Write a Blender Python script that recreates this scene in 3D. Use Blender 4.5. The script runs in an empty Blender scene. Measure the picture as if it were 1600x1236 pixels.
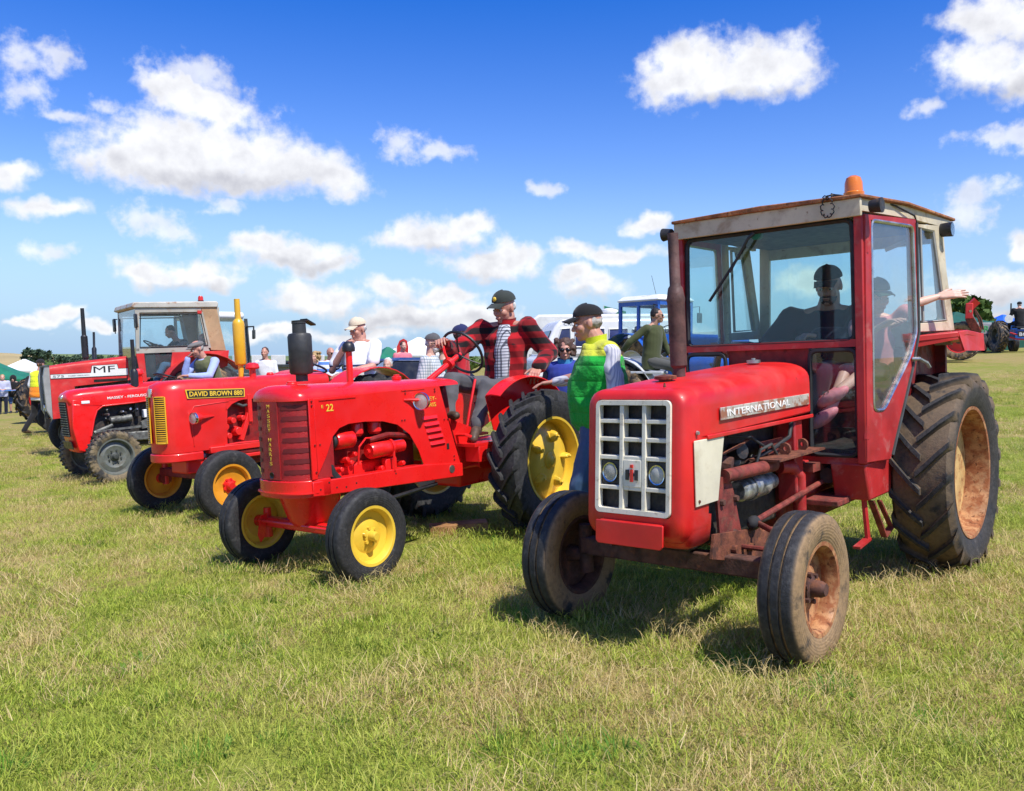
import bpy, bmesh, math, random
import numpy as np
from mathutils import Vector, Matrix, Euler, noise
random.seed(7)
PI = math.pi
SC = bpy.context.scene
COL = SC.collection
# ------------------------------------------------------------------ camera
FPX, Y0, CAMH = 1386.5, 564.05, 1.6003
PITCH = math.atan((Y0 - 618.0) / FPX)
cam_d = bpy.data.cameras.new('camera')
cam = bpy.data.objects.new('camera', cam_d); COL.objects.link(cam)
cam_d.sensor_width = 36.0; cam_d.lens = 36.0 * FPX / 1600.0
cam_d.clip_start = 0.05; cam_d.clip_end = 3000.0
cam.location = (0, 0, CAMH); cam.rotation_euler = (PI / 2 + PITCH, 0, 0)
SC.camera = cam
SC.view_settings.view_transform = 'Standard'; SC.view_settings.look = 'None'
SC.view_settings.exposure = 0.5; SC.view_settings.gamma = 1.0
SC.view_settings.use_curve_mapping = False
# ------------------------------------------------------------------ light
SUN_EL = math.radians(57); SUN_AZ = math.atan2(0.64, -0.77)      # azimuth from +Y towards +X
sdir = Vector((math.sin(SUN_AZ) * math.cos(SUN_EL), math.cos(SUN_AZ) * math.cos(SUN_EL), math.sin(SUN_EL)))
sun_d = bpy.data.lights.new('sun', 'SUN'); sun_d.energy = 4.1; sun_d.angle = math.radians(0.5)
sun_d.color = (1.0, 0.955, 0.88)
sun = bpy.data.objects.new('sun', sun_d); COL.objects.link(sun)
sun.rotation_euler = (-sdir).to_track_quat('-Z', 'Y').to_euler(); sun.location = (20, -20, 40)

def raydir(px, py):
    a = (px - 800) / FPX; b = -(py - 618) / FPX; c, s = math.cos(PITCH), math.sin(PITCH)
    return Vector((a, c - b * s, s + b * c))
def at(px, py, Y):
    d = raydir(px, py); return Vector((0, 0, CAMH)) + d * (Y / d.y)

# clouds: (px, py, rx, ry) of the photograph turned into azimuth / elevation
CL = [(185,248,78,42),(270,262,130,36),(365,276,120,26),(215,226,92,52),(300,222,110,60),(385,238,100,56),(455,262,92,40),(515,285,62,26),(300,150,62,30),(345,170,62,24),(262,128,44,24),
 (1070,108,78,54),(1185,108,92,58),(1135,128,130,36),
 (1545,18,70,40),(1600,22,70,44),(1530,104,85,50),(1600,112,60,52),
 (8,268,46,24),(62,322,68,18),(600,500,70,14),
 (400,382,50,24),(460,396,98,28),(515,410,54,18),(225,425,52,24),(300,428,76,26),(345,442,34,14),
 (465,452,46,26),(500,470,66,22),(690,364,72,32),(640,368,52,22),(728,356,36,24),(760,415,78,28),(800,402,44,26),
 (610,455,52,20),(690,467,58,14),(640,492,110,18),(740,500,80,22),(925,446,54,28),(890,425,34,18),(890,385,34,16),(960,396,84,16),(1012,350,42,16),
 (1592,386,30,22),(1550,446,120,36),(1480,462,80,40),(1580,500,90,26),(1260,440,60,30),
 (92,492,34,14),(40,498,40,8),(420,520,90,14),(560,520,90,12),(1000,520,140,16),(160,515,60,10)]
THIN = [(22,85,36,30),(88,88,50,26),(38,138,40,32),(78,402,66,16),(225,345,50,26),(270,362,46,22),(635,218,46,22),(680,234,40,16),(1435,178,34,12),(1565,216,80,18),(1535,298,54,24),(1508,334,46,26),(165,165,26,14),(345,318,34,12),(852,290,26,12),(300,120,70,34),(370,175,60,24),(100,180,40,10)]
GREY = [(360,285,170,18),(1150,152,95,12),(760,440,75,14),(685,390,70,12),(460,412,92,10),(290,448,90,9),(500,488,62,9),(1560,145,70,18),(1550,480,170,26),(650,505,130,12),(925,466,48,10)]

def build_world():
    w = bpy.data.worlds.new('World'); SC.world = w; w.use_nodes = True
    nt = w.node_tree; nt.nodes.clear(); N = nt.nodes.new; L = nt.links.new
    def math_(op, a, b=None, clamp=False):
        n = N('ShaderNodeMath'); n.operation = op; n.use_clamp = clamp
        for i, v in enumerate((a, b)):
            if v is None: continue
            if isinstance(v, (int, float)): n.inputs[i].default_value = v
            else: L(v, n.inputs[i])
        return n.outputs[0]
    out = N('ShaderNodeOutputWorld'); bg = N('ShaderNodeBackground'); bg.inputs['Strength'].default_value = 0.115
    sky = N('ShaderNodeTexSky'); sky.sky_type = 'NISHITA'; sky.sun_disc = False
    sky.sun_elevation = SUN_EL; sky.sun_rotation = SUN_AZ
    sky.air_density = 1.0; sky.dust_density = 0.35; sky.ozone_density = 3.0; sky.altitude = 100
    hs = N('ShaderNodeHueSaturation'); hs.inputs['Hue'].default_value = 0.522; hs.inputs['Value'].default_value = 1.2
    L(sky.outputs[0], hs.inputs['Color'])
    tc = N('ShaderNodeTexCoord'); sep = N('ShaderNodeSeparateXYZ'); L(tc.outputs['Generated'], sep.inputs[0])
    az = math_('ARCTAN2', sep.outputs[0], sep.outputs[1]); el = math_('ARCSINE', sep.outputs[2])
    sm = N('ShaderNodeMapRange'); L(el, sm.inputs[0]); sm.inputs[1].default_value = 0.10; sm.inputs[2].default_value = 0.42; sm.inputs[3].default_value = 1.28; sm.inputs[4].default_value = 1.46; L(sm.outputs[0], hs.inputs['Saturation'])
    cb = N('ShaderNodeCombineXYZ'); L(az, cb.inputs[0]); L(el, cb.inputs[1])
    def noise_(vec, scale, detail, rough=0.55, dist=0.0):
        n = N('ShaderNodeTexNoise'); n.inputs['Scale'].default_value = scale; n.inputs['Detail'].default_value = detail
        n.inputs['Roughness'].default_value = rough; n.inputs['Distortion'].default_value = dist; L(vec, n.inputs['Vector']); return n
    def vm(op, a, b=None, c=None):
        n = N('ShaderNodeVectorMath'); n.operation = op
        for i, v in enumerate((a, b, c)):
            if v is None: continue
            if isinstance(v, (tuple, list)): n.inputs[i].default_value = v
            else: L(v, n.inputs[i])
        return n
    # domain warp: billows
    nw = noise_(cb.outputs[0], 15.0, 4, 0.55)
    wv = vm('MULTIPLY_ADD', nw.outputs['Color'], (0.062, 0.05, 0), (-0.031, -0.025, 0)).outputs[0]
    wp = vm('ADD', cb.outputs[0], wv).outputs[0]
    def azel(px, py):
        d = raydir(px, py).normalized(); return math.atan2(d.x, d.y), math.asin(d.z)
    def field(lst):
        acc = None
        for px, py, rx, ry in lst:
            a, e = azel(px, py); a2, _ = azel(px + rx, py); _, e2 = azel(px, py - ry)
            gk = 1.0 if lst is GREY else 1.12; sx, sy = 1 / abs(a2 - a) / gk, 1 / abs(e2 - e) / gk
            q = vm('MULTIPLY_ADD', wp, (sx, sy, 0), (-a * sx, -e * sy, 0)).outputs[0]
            l = vm('LENGTH', q).outputs[1]
            acc = l if acc is None else math_('SMOOTH_MIN', acc, l)
            if acc.node.type == 'MATH': acc.node.inputs[2].default_value = 0.35
        return acc
    d = field(CL); g = field(GREY); dth = field(THIN)
    # clouds round the rest of the sky, outside the picture's angle
    n2 = noise_(vm('MULTIPLY', cb.outputs[0], (1, 2.2, 1)).outputs[0], 3.2, 6, 0.58)
    off = math_('MULTIPLY', math_('SUBTRACT', math_('ABSOLUTE', az), 0.62), 5.0, True)
    high = math_('MULTIPLY', math_('SUBTRACT', el, 0.44), 8.0, True)
    outside = math_('MAXIMUM', off, high)
    d2 = math_('MULTIPLY_ADD', n2.outputs[0], -4.2); d2.node.inputs[2].default_value = 3.42
    d2 = math_('ADD', d2, math_('MULTIPLY', math_('SUBTRACT', 1.0, outside), 3.0))
    d = math_('MINIMUM', d, d2)
    nd = noise_(cb.outputs[0], 20.0, 9, 0.56)
    nd2 = noise_(vm('ADD', cb.outputs[0], (0.005, 0.014, 0)).outputs[0], 20.0, 4, 0.5)
    dd = math_('ADD', d, math_('MULTIPLY', math_('SUBTRACT', nd.outputs[0], 0.5), 1.25)); nf = noise_(cb.outputs[0], 62.0, 7, 0.58); dd = math_('ADD', dd, math_('MULTIPLY', math_('SUBTRACT', nf.outputs[0], 0.5), 0.9))
    mr = N('ShaderNodeMapRange'); mr.interpolation_type = 'SMOOTHSTEP'; L(dd, mr.inputs[0])
    mr.inputs[1].default_value = 1.12; mr.inputs[2].default_value = 0.42; mr.inputs[3].default_value = 0; mr.inputs[4].default_value = 1
    thn = math_('ADD', dth, math_('ADD', math_('MULTIPLY', math_('SUBTRACT', nd.outputs[0], 0.5), 2.0), math_('MULTIPLY', math_('SUBTRACT', nf.outputs[0], 0.5), 2.0)))
    mt = N('ShaderNodeMapRange'); mt.interpolation_type = 'SMOOTHSTEP'; L(thn, mt.inputs[0]); mt.inputs[1].default_value = 1.15; mt.inputs[2].default_value = 0.1; mt.inputs[3].default_value = 0; mt.inputs[4].default_value = 0.72
    cover = math_('MAXIMUM', math_('MULTIPLY', mr.outputs[0], 0.97), mt.outputs[0])
    # shading: relief lit from above, greyer bases
    rel = math_('MULTIPLY', math_('SUBTRACT', nd.outputs[0], nd2.outputs[0]), 0.65)
    gm = N('ShaderNodeMapRange'); gm.interpolation_type = 'SMOOTHSTEP'; L(g, gm.inputs[0])
    gm.inputs[1].default_value = 1.7; gm.inputs[2].default_value = 0.4; gm.inputs[3].default_value = 0; gm.inputs[4].default_value = 0.22
    sh = math_('SUBTRACT', math_('ADD', 0.93, rel), gm.outputs[0])
    core = N('ShaderNodeMapRange'); L(dd, core.inputs[0]); core.inputs[1].default_value = 0.55; core.inputs[2].default_value = 0.0; core.inputs[3].default_value = 0; core.inputs[4].default_value = 0.10
    sh = math_('MAXIMUM', math_('SUBTRACT', sh, core.outputs[0]), 0.35)
    cc = N('ShaderNodeCombineXYZ')
    L(math_('MULTIPLY', sh, 6.7), cc.inputs[0]); L(math_('MULTIPLY', sh, 6.75), cc.inputs[1])
    L(math_('ADD', math_('MULTIPLY', sh, 6.3), 0.6), cc.inputs[2])
    # thin summer haze low over the horizon
    hz = N('ShaderNodeMapRange'); hz.interpolation_type = 'SMOOTHSTEP'; L(el, hz.inputs[0]); hz.inputs[1].default_value = 0.21; hz.inputs[2].default_value = -0.01; hz.inputs[3].default_value = 0; hz.inputs[4].default_value = 0.93
    m0 = N('ShaderNodeMix'); m0.data_type = 'RGBA'; L(hz.outputs[0], m0.inputs[0]); L(hs.outputs[0], m0.inputs[6]); m0.inputs[7].default_value = (2.15, 3.40, 5.25, 1)
    mix = N('ShaderNodeMix'); mix.data_type = 'RGBA'; L(cover, mix.inputs[0]); L(m0.outputs[2], mix.inputs[6]); L(cc.outputs[0], mix.inputs[7])
    L(mix.outputs[2], bg.inputs['Color']); L(bg.outputs[0], out.inputs[0])
    w.cycles.sampling_method = 'MANUAL'; w.cycles.sample_map_resolution = 512
build_world()
SC.cycles.max_bounces = 8; SC.cycles.transparent_max_bounces = 16
SC.cycles.use_adaptive_sampling = True; SC.cycles.adaptive_threshold = 0.012
SC.cycles.use_denoising = True

# ------------------------------------------------------------------ ground shape
SX, SY = 0.0452, 0.0117
def S(t):
    t = min(1, max(0, t)); return t * t * (3 - 2 * t)
def gz(x, y):
    xs = 60 * math.tanh(x / 60.0) if x > 0 else 30 * math.tanh(x / 30.0)
    ys = y if y < 30 else 30 + 22 * math.tanh((y - 30) / 22.0)
    b = 0.62 * S((y - 12) / 22.0) * S((x + 6) / 14.0)
    fade = 1 - 0.85 * S((y - 60) / 90.0) if x > 0 else 1.0
    return SX * xs * fade + SY * ys + b * (0.4 + 0.6 * fade)

# ------------------------------------------------------------------ materials
def lin(r, g, b):
    f = lambda c: c / 12.92 if c <= 0.04045 else ((c + 0.055) / 1.055) ** 2.4
    return (f(r / 255), f(g / 255), f(b / 255))
class NT:
    def __init__(s, name):
        s.m = bpy.data.materials.new(name); s.m.use_nodes = True; s.t = s.m.node_tree; s.t.nodes.clear()
        s.out = s.n('ShaderNodeOutputMaterial'); s.b = s.n('ShaderNodeBsdfPrincipled'); s.l(s.b.outputs[0], s.out.inputs[0])
        s.tc = s.n('ShaderNodeTexCoord'); s.obj = s.tc.outputs['Object']
    def n(s, t): return s.t.nodes.new(t)
    def l(s, a, b): s.t.links.new(a, b)
    def math(s, op, a, b=None, clamp=False):
        n = s.n('ShaderNodeMath'); n.operation = op; n.use_clamp = clamp
        for i, v in enumerate((a, b)):
            if v is None: continue
            if isinstance(v, (int, float)): n.inputs[i].default_value = v
            else: s.l(v, n.inputs[i])
        return n.outputs[0]
    def noise(s, scale, detail=4, rough=0.55, vec=None, dist=0):
        n = s.n('ShaderNodeTexNoise'); n.inputs['Scale'].default_value = scale; n.inputs['Detail'].default_value = detail
        n.inputs['Roughness'].default_value = rough; n.inputs['Distortion'].default_value = dist
        s.l(vec if vec is not None else s.obj, n.inputs['Vector']); return n.outputs[0]
    def step(s, v, a, b, lo=0.0, hi=1.0):
        n = s.n('ShaderNodeMapRange'); n.interpolation_type = 'SMOOTHSTEP'; s.l(v, n.inputs[0])
        for i, x in enumerate((a, b, lo, hi)): n.inputs[i + 1].default_value = x
        return n.outputs[0]
    def mix(s, f, a, b):
        n = s.n('ShaderNodeMix'); n.data_type = 'RGBA'
        if isinstance(f, (int, float)): n.inputs[0].default_value = f
        else: s.l(f, n.inputs[0])
        for i, v in ((6, a), (7, b)):
            if isinstance(v, (tuple, list)): n.inputs[i].default_value = (*v[:3], 1)
            else: s.l(v, n.inputs[i])
        return n.outputs[2]
    def bump(s, h, strength=0.3, dist=0.01):
        n = s.n('ShaderNodeBump'); n.inputs['Strength'].default_value = strength; n.inputs['Distance'].default_value = dist
        s.l(h, n.inputs['Height']); s.l(n.outputs[0], s.b.inputs['Normal'])
    def col(s, c):
        if isinstance(c, (tuple, list)): s.b.inputs['Base Color'].default_value = (*c[:3], 1)
        else: s.l(c, s.b.inputs['Base Color'])
    def rough(s, r):
        if isinstance(r, (int, float)): s.b.inputs['Roughness'].default_value = r
        else: s.l(r, s.b.inputs['Roughness'])
def mat(name, col, rough=0.5, metal=0.0, var=0.12, vs=5.0, spots=(), bump=0.0, bs=60.0, coat=0.0, rvar=0.12, sheen=0.0):
    k = NT(name)
    n = k.noise(vs, 5, 0.6)
    dark = tuple(c * (1 - var * 1.6) for c in col); light = tuple(min(1, c * (1 + var)) for c in col)
    c = k.mix(k.step(n, 0.3, 0.7), dark, light)
    r = k.step(k.noise(vs * 2.3, 4), 0.3, 0.7, max(0.02, rough - rvar), min(1, rough + rvar))
    for (sc, scale, thr, soft, amt) in spots:
        f = k.math('MULTIPLY', k.step(k.noise(scale, 7, 0.65, dist=0.4), thr - soft, thr + soft), amt)
        c = k.mix(f, c, sc)
        r = k.math('ADD', r, k.math('MULTIPLY', f, 0.35), True)
    k.col(c); k.rough(r); k.b.inputs['Metallic'].default_value = metal
    if coat: k.b.inputs['Coat Weight'].default_value = coat; k.b.inputs['Coat Roughness'].default_value = 0.08
    if sheen: k.b.inputs['Sheen Weight'].default_value = sheen
    if bump: k.bump(k.noise(bs, 5), bump)
    return k.m
RUSTC = lin(120, 70, 45)
M = {}
def init_mats():
    M['red_worn'] = mat('red_worn', (0.62, 0.014, 0.011), 0.44, var=0.12, vs=2.5, coat=0.08, spots=(((0.5, 0.09, 0.075), 2.2, 0.62, 0.14, 0.5), ((0.16, 0.03, 0.02), 38, 0.70, 0.03, 0.8)), bump=0.04, bs=8)
    M['red_faded'] = mat('red_faded', (0.42, 0.022, 0.022), 0.5, var=0.14, vs=4, spots=(((0.42, 0.13, 0.11), 9, 0.60, 0.07, 0.6), (RUSTC, 30, 0.66, 0.04, 0.7)), bump=0.05, bs=9)
    M['red_gloss'] = mat('red_gloss', (0.80, 0.014, 0.013), 0.34, var=0.05, vs=3, coat=0.22, bump=0.05, bs=4.5)
    M['red_orange'] = mat('red_orange', (0.74, 0.018, 0.016), 0.40, var=0.07, vs=3, coat=0.18, spots=(((0.20, 0.02, 0.015), 24, 0.7, 0.05, 0.5),), bump=0.02, bs=7)
    M['red_flat'] = mat('red_flat', (0.60, 0.024, 0.020), 0.5, var=0.12, vs=3, spots=(((0.5, 0.10, 0.08), 6, 0.62, 0.1, 0.5),))
    M['red_screen'] = mat('red_screen', (0.40, 0.012, 0.013), 0.45, var=0.2, vs=4, bump=0.5, bs=260)
    M['slot_red'] = mat('slot_red', (0.15, 0.007, 0.008), 0.6)
    M['red_dark'] = mat('red_dark', (0.22, 0.012, 0.010), 0.55, var=0.25, vs=8, spots=(((0.04, 0.02, 0.015), 12, 0.6, 0.1, 0.7),))
    M['rust'] = mat('rust', lin(112, 64, 46), 0.8, var=0.35, vs=14, spots=((lin(150, 92, 56), 24, 0.58, 0.08, 0.7), (lin(62, 40, 34), 9, 0.62, 0.08, 0.8)), bump=0.3, bs=90)
    M['rust_red'] = mat('rust_red', lin(128, 54, 44), 0.75, var=0.3, vs=12, spots=((lin(110, 74, 56), 20, 0.58, 0.08, 0.6), (lin(60, 34, 30), 8, 0.6, 0.08, 0.7)), bump=0.25, bs=80)
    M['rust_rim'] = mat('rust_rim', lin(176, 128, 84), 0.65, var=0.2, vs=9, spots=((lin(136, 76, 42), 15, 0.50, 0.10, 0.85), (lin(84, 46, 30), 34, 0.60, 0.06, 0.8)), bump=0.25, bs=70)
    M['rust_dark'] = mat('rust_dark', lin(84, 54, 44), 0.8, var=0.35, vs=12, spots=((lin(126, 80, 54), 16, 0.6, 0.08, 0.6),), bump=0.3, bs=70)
    M['rim_cream'] = mat('rim_cream', lin(206, 172, 112), 0.5, var=0.15, vs=6, spots=((lin(156, 96, 52), 8, 0.56, 0.12, 0.75), (lin(110, 62, 36), 30, 0.62, 0.05, 0.8)), bump=0.12, bs=40)
    M['exhaust_rust'] = mat('exhaust_rust', lin(92, 64, 58), 0.7, var=0.3, vs=10, spots=((lin(64, 46, 44), 18, 0.58, 0.1, 0.6),), bump=0.15, bs=60)
    M['roof_rust'] = mat('roof_rust', lin(150, 92, 54), 0.8, var=0.3, vs=6, spots=((lin(190, 140, 92), 11, 0.6, 0.07, 0.8), (lin(90, 54, 36), 22, 0.6, 0.06, 0.8)), bump=0.4, bs=30)
    M['cream'] = mat('cream', lin(214, 206, 178), 0.5, var=0.08, vs=4, spots=((lin(176, 156, 116), 5, 0.6, 0.12, 0.6), (RUSTC, 26, 0.69, 0.03, 0.8)), bump=0.03, bs=8)
    M['cream_grille'] = mat('cream_grille', lin(222, 216, 196), 0.5, var=0.07, vs=9, spots=((lin(150, 130, 96), 24, 0.62, 0.08, 0.5),))
    M['cab_cream'] = mat('cab_cream', lin(200, 188, 160), 0.6, var=0.1, vs=4, spots=((lin(142, 112, 80), 6, 0.6, 0.1, 0.6), (RUSTC, 24, 0.66, 0.04, 0.8)), bump=0.05, bs=10)
    M['badge_worn'] = mat('badge_worn', lin(196, 190, 176), 0.45, metal=0.2, var=0.1, vs=8, spots=((lin(150, 88, 56), 9, 0.52, 0.05, 0.9), (lin(70, 50, 42), 40, 0.64, 0.04, 0.8)))
    M['yellow'] = mat('yellow', (0.76, 0.50, 0.045), 0.38, var=0.06, vs=5, coat=0.2, bump=0.03, bs=10)
    M['yellow_dull'] = mat('yellow_dull', (0.55, 0.38, 0.05), 0.5, var=0.15, vs=6)
    M['orange_rim'] = mat('orange_rim', (0.74, 0.30, 0.02), 0.4, var=0.08, vs=6, coat=0.15, spots=(((0.2, 0.08, 0.02), 24, 0.68, 0.04, 0.7),))
    M['yellow_pipe'] = mat('yellow_pipe', (0.76, 0.42, 0.02), 0.4, var=0.05, vs=6, coat=0.2)
    M['lettering_yellow'] = mat('lettering_yellow', (0.82, 0.55, 0.05), 0.45, var=0.02)
    M['lettering_white'] = mat('lettering_white', (0.85, 0.83, 0.78), 0.45, var=0.02)
    M['lettering_black'] = mat('lettering_black', (0.02, 0.02, 0.02), 0.45, var=0.02)
    M['lettering_grey'] = mat('lettering_grey', (0.25, 0.25, 0.25), 0.45, var=0.02)
    M['lettering_green'] = mat('lettering_green', (0.06, 0.35, 0.1), 0.45, var=0.02)
    M['black'] = mat('black', (0.018, 0.018, 0.02), 0.42, var=0.2, vs=9)
    M['black_rubber'] = mat('black_rubber', (0.02, 0.02, 0.021), 0.7, var=0.2, vs=9)
    M['dark_cavity'] = mat('dark_cavity', (0.012, 0.011, 0.01), 0.9, var=0.3, vs=9)
    M['iron_black'] = mat('iron_black', (0.03, 0.028, 0.026), 0.6, var=0.35, vs=14, spots=(((0.10, 0.06, 0.04), 18, 0.6, 0.08, 0.6),), bump=0.2, bs=60)
    M['engine_grey'] = mat('engine_grey', (0.16, 0.165, 0.15), 0.55, metal=0.3, var=0.3, vs=12, spots=(((0.05, 0.045, 0.04), 14, 0.58, 0.1, 0.7),))
    M['muffler'] = mat('muffler', (0.05, 0.05, 0.048), 0.55, metal=0.4, var=0.2, vs=8, bump=0.1, bs=50)
    M['steel'] = mat('steel', (0.5, 0.5, 0.48), 0.35, metal=0.9, var=0.12, vs=10)
    M['chrome'] = mat('chrome', (0.75, 0.75, 0.73), 0.14, metal=1.0, var=0.05, rvar=0.05)
    M['silver_wrap'] = mat('silver_wrap', (0.42, 0.42, 0.38), 0.4, metal=0.6, var=0.5, vs=16, spots=(((0.1, 0.1, 0.08), 10, 0.55, 0.06, 0.8),))
    M['grey_paint'] = mat('grey_paint', lin(150, 150, 146), 0.5, var=0.1, vs=5)
    M['grey_rim'] = mat('grey_rim', lin(112, 116, 110), 0.45, metal=0.2, var=0.15, vs=7, spots=((lin(84, 76, 62), 9, 0.6, 0.1, 0.6),))
    M['grey_dark'] = mat('grey_dark', lin(72, 76, 72), 0.5, metal=0.2, var=0.2, vs=7)
    M['rim_white'] = mat('rim_white', lin(206, 208, 206), 0.45, var=0.08, vs=7)
    M['cab_tan'] = mat('cab_tan', lin(176, 142, 106), 0.6, var=0.14, vs=3, spots=((lin(206, 190, 166), 8, 0.66, 0.06, 0.7), (lin(120, 78, 48), 6, 0.62, 0.08, 0.5)))
    M['cab_grey'] = mat('cab_grey', lin(168, 164, 152), 0.5, var=0.1, vs=3, spots=((lin(140, 98, 64), 7, 0.62, 0.07, 0.7),))
    M['roof_grey'] = mat('roof_grey', lin(186, 182, 170), 0.55, var=0.12, vs=3, spots=((lin(148, 96, 60), 6, 0.6, 0.07, 0.75),))
    M['blue_paint'] = mat('blue_paint', (0.015, 0.10, 0.42), 0.35, var=0.08, coat=0.3)
    M['blue_dark'] = mat('blue_dark', (0.02, 0.05, 0.16), 0.4, var=0.1)
    M['white_paint'] = mat('white_paint', (0.80, 0.80, 0.78), 0.35, var=0.04, vs=2)
    M['white_dull'] = mat('white_dull', (0.70, 0.70, 0.67), 0.5, var=0.08, vs=2)
    M['wood'] = mat('wood', lin(168, 122, 76), 0.75, var=0.25, vs=9, spots=((lin(120, 80, 48), 12, 0.6, 0.1, 0.6),), bump=0.2, bs=40)
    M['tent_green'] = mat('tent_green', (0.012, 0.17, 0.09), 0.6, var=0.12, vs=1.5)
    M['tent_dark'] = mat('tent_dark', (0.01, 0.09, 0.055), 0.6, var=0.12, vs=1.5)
    M['tent_white'] = mat('tent_white', (0.78, 0.79, 0.78), 0.6, var=0.05, vs=1.5)
    M['tent_blue'] = mat('tent_blue', (0.02, 0.13, 0.62), 0.6, var=0.08, vs=1.5)
    M['building_grey'] = mat('building_grey', lin(150, 146, 136), 0.7, var=0.08, vs=1)
    M['window_blue'] = mat('window_blue', (0.05, 0.06, 0.16), 0.12, var=0.35, vs=1.6)
    M['window_dark'] = mat('window_dark', (0.02, 0.022, 0.025), 0.1, var=0.3, vs=2)
    M['seat_black'] = mat('seat_black', (0.022, 0.022, 0.024), 0.6, var=0.2)
    M['lens_red'] = mat('lens_red', (0.6, 0.03, 0.02), 0.25, var=0.1)
    M['lens_amber'] = mat('lens_amber', (0.78, 0.20, 0.01), 0.22, var=0.06, coat=0.5)
    M['rope_blue'] = mat('rope_blue', (0.05, 0.25, 0.7), 0.6)
init_mats()

def glass(name, tint=(0.82, 0.92, 0.92), dust_glare=0.08, dcol=(0.5, 0.5, 0.46), rough=0.0):
    k = NT(name); t = k.t
    tr = k.n('ShaderNodeBsdfTransparent'); tr.inputs[0].default_value = (*tint, 1)
    gl = k.n('ShaderNodeBsdfGlossy'); gl.inputs['Roughness'].default_value = 0.02; gl.inputs[0].default_value = (1, 1, 1, 1)
    fr = k.n('ShaderNodeLayerWeight'); fr.inputs[0].default_value = 0.5
    fc = k.math('MULTIPLY', k.math('POWER', fr.outputs['Facing'], 4.0), 0.9); fc = k.math('ADD', fc, 0.035)
    mx = k.n('ShaderNodeMixShader'); k.l(fc, mx.inputs[0]); k.l(tr.outputs[0], mx.inputs[1]); k.l(gl.outputs[0], mx.inputs[2])
    df = k.n('ShaderNodeBsdfDiffuse'); df.inputs[0].default_value = (*dcol, 1)
    nn = k.step(k.noise(5, 6, 0.65), 0.3, 0.75, dust_glare * 0.5, dust_glare * 1.5)
    m2 = k.n('ShaderNodeMixShader'); k.l(nn, m2.inputs[0]); k.l(mx.outputs[0], m2.inputs[1]); k.l(df.outputs[0], m2.inputs[2])
    t.nodes.remove(k.b); k.l(m2.outputs[0], k.out.inputs[0])
    return k.m
M['glass_cab'] = glass('glass_cab', (0.80, 0.925, 0.915), 0.010)
M['glass'] = glass('glass', (0.91, 0.965, 0.975), 0.02)
M['glass_dusty'] = glass('glass_dusty', (0.93, 0.95, 0.94), 0.055, (0.42, 0.43, 0.41))
M['glass_lamp'] = glass('glass_lamp', (0.95, 0.95, 0.9), 0.42, (0.74, 0.73, 0.66))  # pale diffuse colour stands in for the whitish reflection of the lamp lens

def tyre_mat(name, R, rim, mud=0.0, mudc=lin(150, 122, 86), base=(0.017, 0.017, 0.018), wall=1.0):
    k = NT(name); sp = k.n('ShaderNodeSeparateXYZ'); k.l(k.obj, sp.inputs[0])
    r = k.math('SQRT', k.math('ADD', k.math('POWER', sp.outputs[0], 2.0), k.math('POWER', sp.outputs[2], 2.0)))
    n = k.noise(7, 7, 0.62); n2 = k.noise(38, 5, 0.6)
    c = k.mix(k.step(n2, 0.35, 0.7), tuple(x * 0.75 for x in base), tuple(x * 1.7 for x in base))
    scuff = k.math('MULTIPLY', k.step(k.noise(13, 7, 0.72), 0.52, 0.74), 0.55)
    c = k.mix(scuff, c, (0.12, 0.115, 0.105))
    if mud > 0:
        # mud below the worn lug tops and over the walls
        side = k.math('MULTIPLY', k.step(r, R * 0.985, R * 0.945), k.step(r, R * 0.80, R * 0.92, wall, 1.0))
        f = k.math('MULTIPLY', side, k.step(n, 0.62 - 0.4 * mud, 0.78 - 0.4 * mud))
        f = k.math('MULTIPLY', f, k.step(n2, 0.2, 0.6, 0.72, 1.0))
        c = k.mix(f, c, k.mix(n2, tuple(x * 0.62 for x in mudc), tuple(min(1, x * 1.15) for x in mudc)))
    k.col(c); k.rough(0.72); k.bump(k.math('ADD', k.math('ADD', n2, k.noise(120, 3)), k.math('MULTIPLY', k.math('SINE', k.math('MULTIPLY', r, 420.0 if R < 0.5 else 260.0)), k.step(r, R * 0.9, R * 0.86, 0.0, 0.22 if R < 0.5 else 0.06))), 0.4, 0.006)
    return k.m

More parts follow.
